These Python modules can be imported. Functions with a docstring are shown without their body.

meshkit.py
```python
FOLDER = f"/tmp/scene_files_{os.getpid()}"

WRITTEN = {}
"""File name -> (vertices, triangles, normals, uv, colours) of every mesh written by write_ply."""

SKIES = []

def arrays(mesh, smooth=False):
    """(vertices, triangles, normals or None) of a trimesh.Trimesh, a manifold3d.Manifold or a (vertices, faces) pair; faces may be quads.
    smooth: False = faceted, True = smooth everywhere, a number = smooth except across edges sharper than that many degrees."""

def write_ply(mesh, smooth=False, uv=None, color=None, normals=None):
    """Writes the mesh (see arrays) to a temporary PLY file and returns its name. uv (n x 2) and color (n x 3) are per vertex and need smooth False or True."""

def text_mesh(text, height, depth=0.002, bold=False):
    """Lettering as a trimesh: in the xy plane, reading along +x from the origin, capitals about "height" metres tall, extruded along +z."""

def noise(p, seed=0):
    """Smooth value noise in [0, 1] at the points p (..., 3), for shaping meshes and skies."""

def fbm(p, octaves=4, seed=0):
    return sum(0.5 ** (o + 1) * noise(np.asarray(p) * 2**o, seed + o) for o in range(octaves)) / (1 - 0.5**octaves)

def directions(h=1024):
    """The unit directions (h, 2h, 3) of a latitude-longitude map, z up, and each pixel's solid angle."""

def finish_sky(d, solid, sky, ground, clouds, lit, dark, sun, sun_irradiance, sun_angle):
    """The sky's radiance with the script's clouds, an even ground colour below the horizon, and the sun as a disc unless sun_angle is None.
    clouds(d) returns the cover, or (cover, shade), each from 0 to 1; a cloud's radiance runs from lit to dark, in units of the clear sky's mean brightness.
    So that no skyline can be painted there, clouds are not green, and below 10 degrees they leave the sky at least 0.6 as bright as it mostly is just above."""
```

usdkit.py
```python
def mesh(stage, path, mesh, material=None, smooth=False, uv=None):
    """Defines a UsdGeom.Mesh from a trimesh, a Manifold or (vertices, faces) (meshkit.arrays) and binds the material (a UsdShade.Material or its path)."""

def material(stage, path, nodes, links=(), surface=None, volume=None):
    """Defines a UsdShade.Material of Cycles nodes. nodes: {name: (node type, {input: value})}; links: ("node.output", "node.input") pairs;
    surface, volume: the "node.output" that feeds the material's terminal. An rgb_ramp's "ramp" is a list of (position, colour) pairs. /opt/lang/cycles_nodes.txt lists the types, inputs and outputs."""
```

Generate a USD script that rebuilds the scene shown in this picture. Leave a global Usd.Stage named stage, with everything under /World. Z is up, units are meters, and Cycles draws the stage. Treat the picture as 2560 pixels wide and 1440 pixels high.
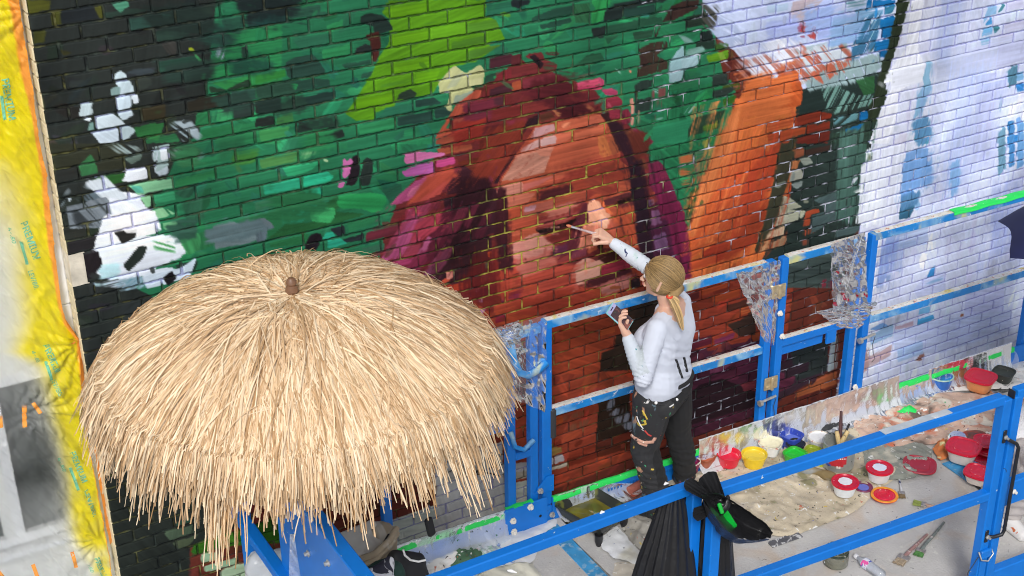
import math, random
import numpy as np
import trimesh
import manifold3d as m3
import usdkit, meshkit
from pxr import Usd, UsdGeom, UsdLux, UsdShade, Gf, Sdf, Vt

stage = Usd.Stage.CreateInMemory()
UsdGeom.SetStageUpAxis(stage, UsdGeom.Tokens.z)
UsdGeom.SetStageMetersPerUnit(stage, 1.0)
stage.SetDefaultPrim(UsdGeom.Xform.Define(stage, '/World').GetPrim())
UsdGeom.Scope.Define(stage, '/World/Looks')

# ---------------------------------------------------------------- camera, sky, sun, exposure
CAM = np.array([-1.29670076, -5.99779236, 4.80609485])
RIGHT = np.array([0.863490244, -0.504234446, -0.011498799])
DOWN = np.array([-0.235487142, -0.382895863, -0.893272951])
FWD = np.array([0.446016149, 0.774040297, -0.449367570])
FPX = 3620.81            # focal length in pixels of a picture 2560 wide
EXPOSURE = 0.50
cam = UsdGeom.Camera.Define(stage, '/World/camera')
cam.CreateHorizontalApertureAttr(36.0)
cam.CreateVerticalApertureAttr(20.25)
cam.CreateFocalLengthAttr(36.0 * FPX / 2560.0)
cam.CreateClippingRangeAttr(Gf.Vec2f(0.05, 500.0))
cam.CreateExposureAttr(EXPOSURE)
cam.AddTransformOp().Set(Gf.Matrix4d(*RIGHT, 0.0, *(-DOWN), 0.0, *(-FWD), 0.0, *CAM, 1.0))

TO_SUN = np.array([-0.42, -0.62, 0.66]); TO_SUN = TO_SUN / np.linalg.norm(TO_SUN)
dome = UsdLux.DomeLight.Define(stage, '/World/sky')
dome.GetPrim().SetCustomDataByKey('kind', 'structure')
dome.GetPrim().SetCustomDataByKey('label', 'bright overcast sky above the street')
sky = usdkit.material(stage, '/World/Looks/overcast_sky', {
    's': ('sky_texture', {'sky_type': 'single_scattering', 'sun_disc': False, 'sun_elevation': float(math.asin(TO_SUN[2])),
                          'sun_rotation': float(math.atan2(TO_SUN[0], TO_SUN[1])), 'aerosol_density': 2.5, 'air_density': 1.0}),
    'g': ('rgb_to_bw', {}), 'm': ('mix', {'fac': 0.82}), 't': ('mix', {'mix_type': 'multiply', 'fac': 1.0, 'color2': (0.97, 0.99, 1.04)}),
    'b': ('background_shader', {'strength': 0.115})},
    [('s.color', 'g.color'), ('s.color', 'm.color1'), ('g.val', 'm.color2'), ('m.color', 't.color1'), ('t.color', 'b.color')], surface='b.background')
UsdShade.MaterialBindingAPI.Apply(dome.GetPrim()).Bind(sky)
sun = UsdLux.DistantLight.Define(stage, '/World/sun')
sun.CreateIntensityAttr(0.4)
sun.CreateAngleAttr(14.0)
sun.CreateColorAttr(Gf.Vec3f(1.0, 0.97, 0.92))
sun.CreateNormalizeAttr(True)
_z = TO_SUN; _x = np.cross([0, 0, 1.0], _z); _x /= np.linalg.norm(_x); _y = np.cross(_z, _x)
sun.AddTransformOp().Set(Gf.Matrix4d(*_x, 0.0, *_y, 0.0, *_z, 0.0, 0.0, 0.0, 12.0, 1.0))

# ---------------------------------------------------------------- helpers
def ray(px, py):
    return RIGHT * (px - 1280) / FPX + DOWN * (py - 720) / FPX + FWD
def at_y(px, py, y):
    d = ray(px, py); return CAM + d * ((y - CAM[1]) / d[1])
def at_z(px, py, z):
    d = ray(px, py); return CAM + d * ((z - CAM[2]) / d[2])
def project(P):
    Y = (np.asarray(P, float) - CAM) @ np.stack([RIGHT, DOWN, FWD]).T
    return np.stack([1280 + FPX * Y[..., 0] / Y[..., 2], 720 + FPX * Y[..., 1] / Y[..., 2]], -1)

USED = {}
def numbered(parent, name):
    k = (parent, name); n = USED.get(k, 0); USED[k] = n + 1
    return f'{parent}/{name}' if n == 0 else f'{parent}/{name}_{n:03d}'

def ppath(parent):
    return '/World' if parent is None else str(parent.GetPath())

def tag(p, label=None, cat=None, group=None, kind=None):
    for k, v in (('label', label), ('category', cat), ('group', group), ('kind', kind)):
        if v: p.SetCustomDataByKey(k, v)
    return p

def thing(name, label, cat, loc=(0, 0, 0), group=None, rz=0):
    x = UsdGeom.Xform.Define(stage, numbered('/World', name))
    x.AddTranslateOp().Set(Gf.Vec3d(*map(float, loc)))
    if rz: x.AddRotateZOp().Set(float(rz))
    x.GetPrim()
    p = tag(x.GetPrim(), label, cat, group)
    ORIG[str(p.GetPath())] = (np.array(loc, float), rz)
    return p
ORIG = {}

class MB:
    def __init__(self): self.v, self.f, self.c, self.n = [], [], [], 0
    def add(self, v, f, c=None):
        v = np.asarray(v, float); f = np.asarray(f, int)
        if f.shape[1] == 4: f = np.vstack([f[:, [0, 1, 2]], f[:, [0, 2, 3]]])
        self.v.append(v); self.f.append(f + self.n); self.n += len(v)
        self.c.append(np.full((len(v), 3), np.nan) if c is None else np.broadcast_to(np.asarray(c, float), (len(v), 3)))
        return self
    def tm(self, t, c=None): return self.add(t.vertices, t.faces, c)
    def mf(self, m, c=None):
        t = m.to_mesh(); return self.add(t.vert_properties[:, :3], t.tri_verts, c)
    def arrays(self): return np.vstack(self.v), np.vstack(self.f), np.vstack(self.c)
    def bar(self, p0, p1, w, h, up=(0, 0, 1), ch=0.005, c=None):
        """A tube of rectangular section w (sideways) by h (along up), its edges chamfered."""
        p0, p1 = np.asarray(p0, float), np.asarray(p1, float)
        d = p1 - p0; L = np.linalg.norm(d); d /= L
        s = np.cross(d, up); s /= np.linalg.norm(s); u = np.cross(s, d)
        a, b = w / 2, h / 2; k = min(ch, a * .6, b * .6)
        pr = np.array([(-a + k, -b), (a - k, -b), (a, -b + k), (a, b - k), (a - k, b), (-a + k, b), (-a, b - k), (-a, -b + k)])
        ends = []
        for t, sc in ((0, 1 - k / max(a, b)), (k, 1), (L - k, 1), (L, 1 - k / max(a, b))):
            ends.append(p0 + d * t + (pr * sc) @ np.stack([s, u]))
        v = np.vstack(ends); f = []
        for r in range(3):
            for i in range(8):
                j = (i + 1) % 8; f.append([r * 8 + i, r * 8 + j, r * 8 + 8 + j, r * 8 + 8 + i])
        self.add(v, f, c)
        caps = [[0, i + 1, i] for i in range(1, 7)] + [[24, 24 + i, 24 + i + 1] for i in range(1, 7)]
        self.f[-1] = np.vstack([self.f[-1], np.array(caps) + self.n - 32])
        return self
    def box(self, c0, size, ch=0.004, rz=0.0, c=None):
        x, y, z = c0; sx, sy, sz = size
        d = np.array([math.cos(rz), math.sin(rz), 0]) * sx / 2
        return self.bar(np.array(c0) - d, np.array(c0) + d, sy, sz, ch=ch, c=c)
    def tube(self, pts, rad, n=8, c=None, cap=True):
        pts = np.asarray(pts, float); k = len(pts); rad = np.broadcast_to(np.asarray(rad, float), (k,))
        tg = np.gradient(pts, axis=0); tg /= np.linalg.norm(tg, axis=1, keepdims=True) + 1e-12
        up = np.array([0, 0, 1.0]) if abs(tg[0][2]) < .9 else np.array([1.0, 0, 0])
        v = []
        for i in range(k):
            s = np.cross(tg[i], up); s /= np.linalg.norm(s) + 1e-12; up = np.cross(s, tg[i])
            th = np.linspace(0, 2 * np.pi, n, endpoint=False)
            v.append(pts[i] + rad[i] * (np.cos(th)[:, None] * s + np.sin(th)[:, None] * up))
        f = []
        for r in range(k - 1):
            for i in range(n):
                j = (i + 1) % n; f.append([r * n + i, r * n + j, (r + 1) * n + j, (r + 1) * n + i])
        base = self.n
        self.add(np.vstack(v), f, c)
        if cap:
            caps = [[0, i + 1, i] for i in range(1, n - 1)] + [[(k - 1) * n, (k - 1) * n + i, (k - 1) * n + i + 1] for i in range(1, n - 1)]
            self.f[-1] = np.vstack([self.f[-1], np.array(caps) + base])
        return self
    def lathe(self, prof, n=28, p=2.0, c=None, at=(0, 0, 0), sy=1.0, rz=0.0):
        """Profile of (radius, height) turned round z; p above 2 squares the plan off."""
        th = np.linspace(0, 2 * np.pi, n, endpoint=False)
        k = 1 / (np.abs(np.cos(th)) ** p + np.abs(np.sin(th)) ** p) ** (1 / p)
        cx, cy = np.cos(th) * k, np.sin(th) * k * sy
        cx, cy = cx * math.cos(rz) - cy * math.sin(rz), cx * math.sin(rz) + cy * math.cos(rz)
        v = np.vstack([np.stack([r * cx, r * cy, np.full(n, z)], 1) for r, z in prof]) + np.asarray(at, float)
        f = []
        for r in range(len(prof) - 1):
            for i in range(n):
                j = (i + 1) % n; f.append([r * n + i, r * n + j, (r + 1) * n + j, (r + 1) * n + i])
        return self.add(v, f, c)
    def grid(self, P, c=None, flip=False):
        """P: (nu, nv, 3) points of a sheet."""
        nu, nv = P.shape[:2]
        i = np.arange(nu * nv).reshape(nu, nv)
        f = np.stack([i[:-1, :-1], i[1:, :-1], i[1:, 1:], i[:-1, 1:]], -1).reshape(-1, 4)
        if flip: f = f[:, ::-1]
        return self.add(P.reshape(-1, 3), f, None if c is None else np.asarray(c).reshape(-1, 3))

def put(name, mb, m, parent=None, smooth=False, label=None, kind=None, double=True):
    """Defines the gathered shapes as ONE mesh under parent (points are given in world space)."""
    if isinstance(mb, MB): v, f, c = mb.arrays()
    elif hasattr(mb, 'vertices'): v, f, c = np.array(mb.vertices), np.array(mb.faces), None
    elif hasattr(mb, 'to_mesh'): t = mb.to_mesh(); v, f, c = t.vert_properties[:, :3], t.tri_verts, None
    else: v, f, c = mb[0], mb[1], (mb[2] if len(mb) > 2 else None)
    v = np.array(v, float); f = np.asarray(f)
    used = np.unique(f)
    if len(used) < len(v):
        back = np.full(len(v), -1); back[used] = np.arange(len(used)); v = v[used]; f = back[f]; c = None if c is None else np.asarray(c)[used]
    o = ORIG.get('/'.join(ppath(parent).split('/')[:3]))
    if o is not None:
        v = v - o[0]
        if o[1]:
            a = -math.radians(o[1]); v[:, :2] = v[:, :2] @ np.array([[math.cos(a), math.sin(a)], [-math.sin(a), math.cos(a)]])
    path = numbered(ppath(parent), name)
    col = c is not None and not np.isnan(c).all()
    if col:
        smooth = bool(smooth)
    g = usdkit.mesh(stage, path, (v, f), m, smooth=smooth)
    if col:
        c = np.where(np.isnan(c), 0.5, c)
        UsdGeom.PrimvarsAPI(g).CreatePrimvar('paint', Sdf.ValueTypeNames.Color3fArray, 'vertex').Set(Vt.Vec3fArray.FromNumpy(c.astype(np.float32)))
    if double: g.CreateDoubleSidedAttr(True)
    return tag(g.GetPrim(), label, None, None, kind)

def single(name, mb, m, label, cat, group=None, smooth=False, kind=None):
    p = put(name, mb, m, None, smooth)
    return tag(p, label, cat, group, kind)

# ---------------------------------------------------------------- materials
LOOKS = {}
def mat(name, base=(0.5, 0.5, 0.5), rough=0.6, metal=0.0, spec=0.5, vary=0.12, scale=9.0, bump=0.0, bscale=60.0, paint=False, splats=(), coat=0.0,
        trans=0.0, alpha=1.0, sub=0.0, ground=None):
    """A painted or plain surface: base colour with soft variation, optional flecks of other paints, optional relief."""
    if name in LOOKS: return LOOKS[name]
    nodes = {'p': ('principled_bsdf', {'roughness': rough, 'metallic': metal, 'specular_ior_level': spec, 'coat_weight': coat, 'transmission_weight': trans,
                                       'alpha': alpha}),
             'geo': ('texture_coordinate', {}), 'n': ('noise_texture', {'scale': scale, 'detail': 5.0, 'roughness': 0.6}),
             'r': ('rgb_ramp', {'ramp': [(0.25, (1 - vary,) * 3), (0.75, (1 + vary,) * 3)]}),
             'mul': ('mix', {'mix_type': 'multiply', 'fac': 1.0, 'color1': base})}
    links = [('geo.object', 'n.vector'), ('n.fac', 'r.fac'), ('r.color', 'mul.color2')]
    if paint:
        nodes['a'] = ('attribute', {'attribute': 'paint'}); links.append(('a.color', 'mul.color1'))
    last = 'mul.color'
    for i, (col, sc, th, w) in enumerate(splats):
        nodes[f'm{i}'] = ('mapping', {'location': (3.7 * i + 1.3, 2.1 * i, 5.9 * i)})
        nodes[f's{i}'] = ('noise_texture', {'scale': sc, 'detail': 3.0, 'roughness': 0.55, 'distortion': 0.6})
        nodes[f'q{i}'] = ('rgb_ramp', {'ramp': [(th, (0, 0, 0)), (min(th + w, 1.0), (1, 1, 1))]})
        nodes[f'x{i}'] = ('mix', {'color2': col})
        links += [('geo.object', f'm{i}.vector'), (f'm{i}.vector', f's{i}.vector'), (f's{i}.fac', f'q{i}.fac'), (f'q{i}.color', f'x{i}.fac'), (last, f'x{i}.color1')]
        last = f'x{i}.color'
    links.append((last, 'p.base_color'))
    if bump:
        nodes['bn'] = ('noise_texture', {'scale': bscale, 'detail': 6.0, 'roughness': 0.65}); nodes['b'] = ('bump', {'strength': 1.0, 'distance': bump})
        links += [('geo.object', 'bn.vector'), ('bn.fac', 'b.height'), ('b.normal', 'p.normal')]
    if sub:
        nodes['p'][1].update({'subsurface_weight': sub, 'subsurface_scale': 0.01})
    LOOKS[name] = usdkit.material(stage, '/World/Looks/' + name, nodes, links, surface='p.BSDF')
    return LOOKS[name]

def film(name, tint=(0.9, 0.92, 0.95), clear=0.6, rough=0.2, paint=False, splats=(), bump=0.002, bscale=18.0, spread=0.18):
    """Thin plastic sheeting: part of the light goes straight through, part is scattered, part glints."""
    if name in LOOKS: return LOOKS[name]
    nodes = {'tc': ('texture_coordinate', {}), 'tr': ('transparent_bsdf', {'color': (0.97, 0.98, 1.0)}), 'd': ('diffuse_bsdf', {'color': tint}), 'tl': ('translucent_bsdf', {'color': tint}),
             'g': ('glossy_bsdf', {'color': (1, 1, 1), 'roughness': rough}), 'fr': ('fresnel', {'IOR': 1.45}),
             'dt': ('mix_closure', {'fac': 0.42}), 'mx': ('mix_closure', {'fac': 1 - clear}), 'gl': ('mix_closure', {}),
             'n': ('noise_texture', {'scale': bscale, 'detail': 5.0, 'roughness': 0.6, 'distortion': 0.8}), 'b': ('bump', {'strength': 1.0, 'distance': bump}),
             'w': ('noise_texture', {'scale': 5.0, 'detail': 4.0}), 'wr': ('map_range', {'from_min': 0.3, 'from_max': 0.7, 'to_min': max(0.0, 1 - clear - spread), 'to_max': min(1.0, 1 - clear + spread)})}
    links = [('tc.object', 'n.vector'), ('n.fac', 'b.height'), ('b.normal', 'd.normal'), ('b.normal', 'g.normal'), ('b.normal', 'fr.normal'), ('d.BSDF', 'dt.closure1'), ('tl.BSDF', 'dt.closure2'),
             ('tr.BSDF', 'mx.closure1'), ('dt.closure', 'mx.closure2'), ('mx.closure', 'gl.closure1'), ('g.BSDF', 'gl.closure2'), ('fr.fac', 'gl.fac'), ('tc.object', 'w.vector'), ('w.fac', 'wr.value'), ('wr.result', 'mx.fac')]
    last = None
    if paint:
        nodes['a'] = ('attribute', {'attribute': 'paint'}); last = 'a.color'
    if splats:
        if last is None:
            nodes['c0'] = ('color', {'value': tint}); last = 'c0.color'
        fac = None
        for i, (col, sc, th, w) in enumerate(splats):
            nodes[f'm{i}'] = ('mapping', {'location': (3.7 * i + 1.3, 2.1 * i, 5.9 * i)})
            nodes[f's{i}'] = ('noise_texture', {'scale': sc, 'detail': 3.0, 'roughness': 0.55, 'distortion': 0.6})
            nodes[f'q{i}'] = ('rgb_ramp', {'ramp': [(th, (0, 0, 0)), (min(th + w, 1.0), (1, 1, 1))]})
            nodes[f'x{i}'] = ('mix', {'color2': col})
            links += [('tc.object', f'm{i}.vector'), (f'm{i}.vector', f's{i}.vector'), (f's{i}.fac', f'q{i}.fac'), (f'q{i}.color', f'x{i}.fac'), (last, f'x{i}.color1')]
            last = f'x{i}.color'
            if fac is None: fac = f'q{i}.color'
            else:
                nodes[f'f{i}'] = ('mix', {'mix_type': 'lighten', 'fac': 1.0}); links += [(fac, f'f{i}.color1'), (f'q{i}.color', f'f{i}.color2')]; fac = f'f{i}.color'
        nodes['fm'] = ('mix', {'mix_type': 'lighten', 'fac': 1.0}); links = [l for l in links if l[1] != 'mx.fac'] + [('wr.result', 'fm.color1'), (fac, 'fm.color2'), ('fm.color', 'mx.fac')]
    if last:
        links += [(last, 'd.color'), (last, 'tl.color')]
    LOOKS[name] = usdkit.material(stage, '/World/Looks/' + name, nodes, links, surface='gl.closure')
    return LOOKS[name]

def noise2(x, y, sc, seed=0, oct=3):
    return meshkit.fbm(np.stack([np.asarray(x) * sc, np.asarray(y) * sc, np.zeros_like(np.asarray(x, float)) + seed * 7.3], -1), oct, seed)


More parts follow.
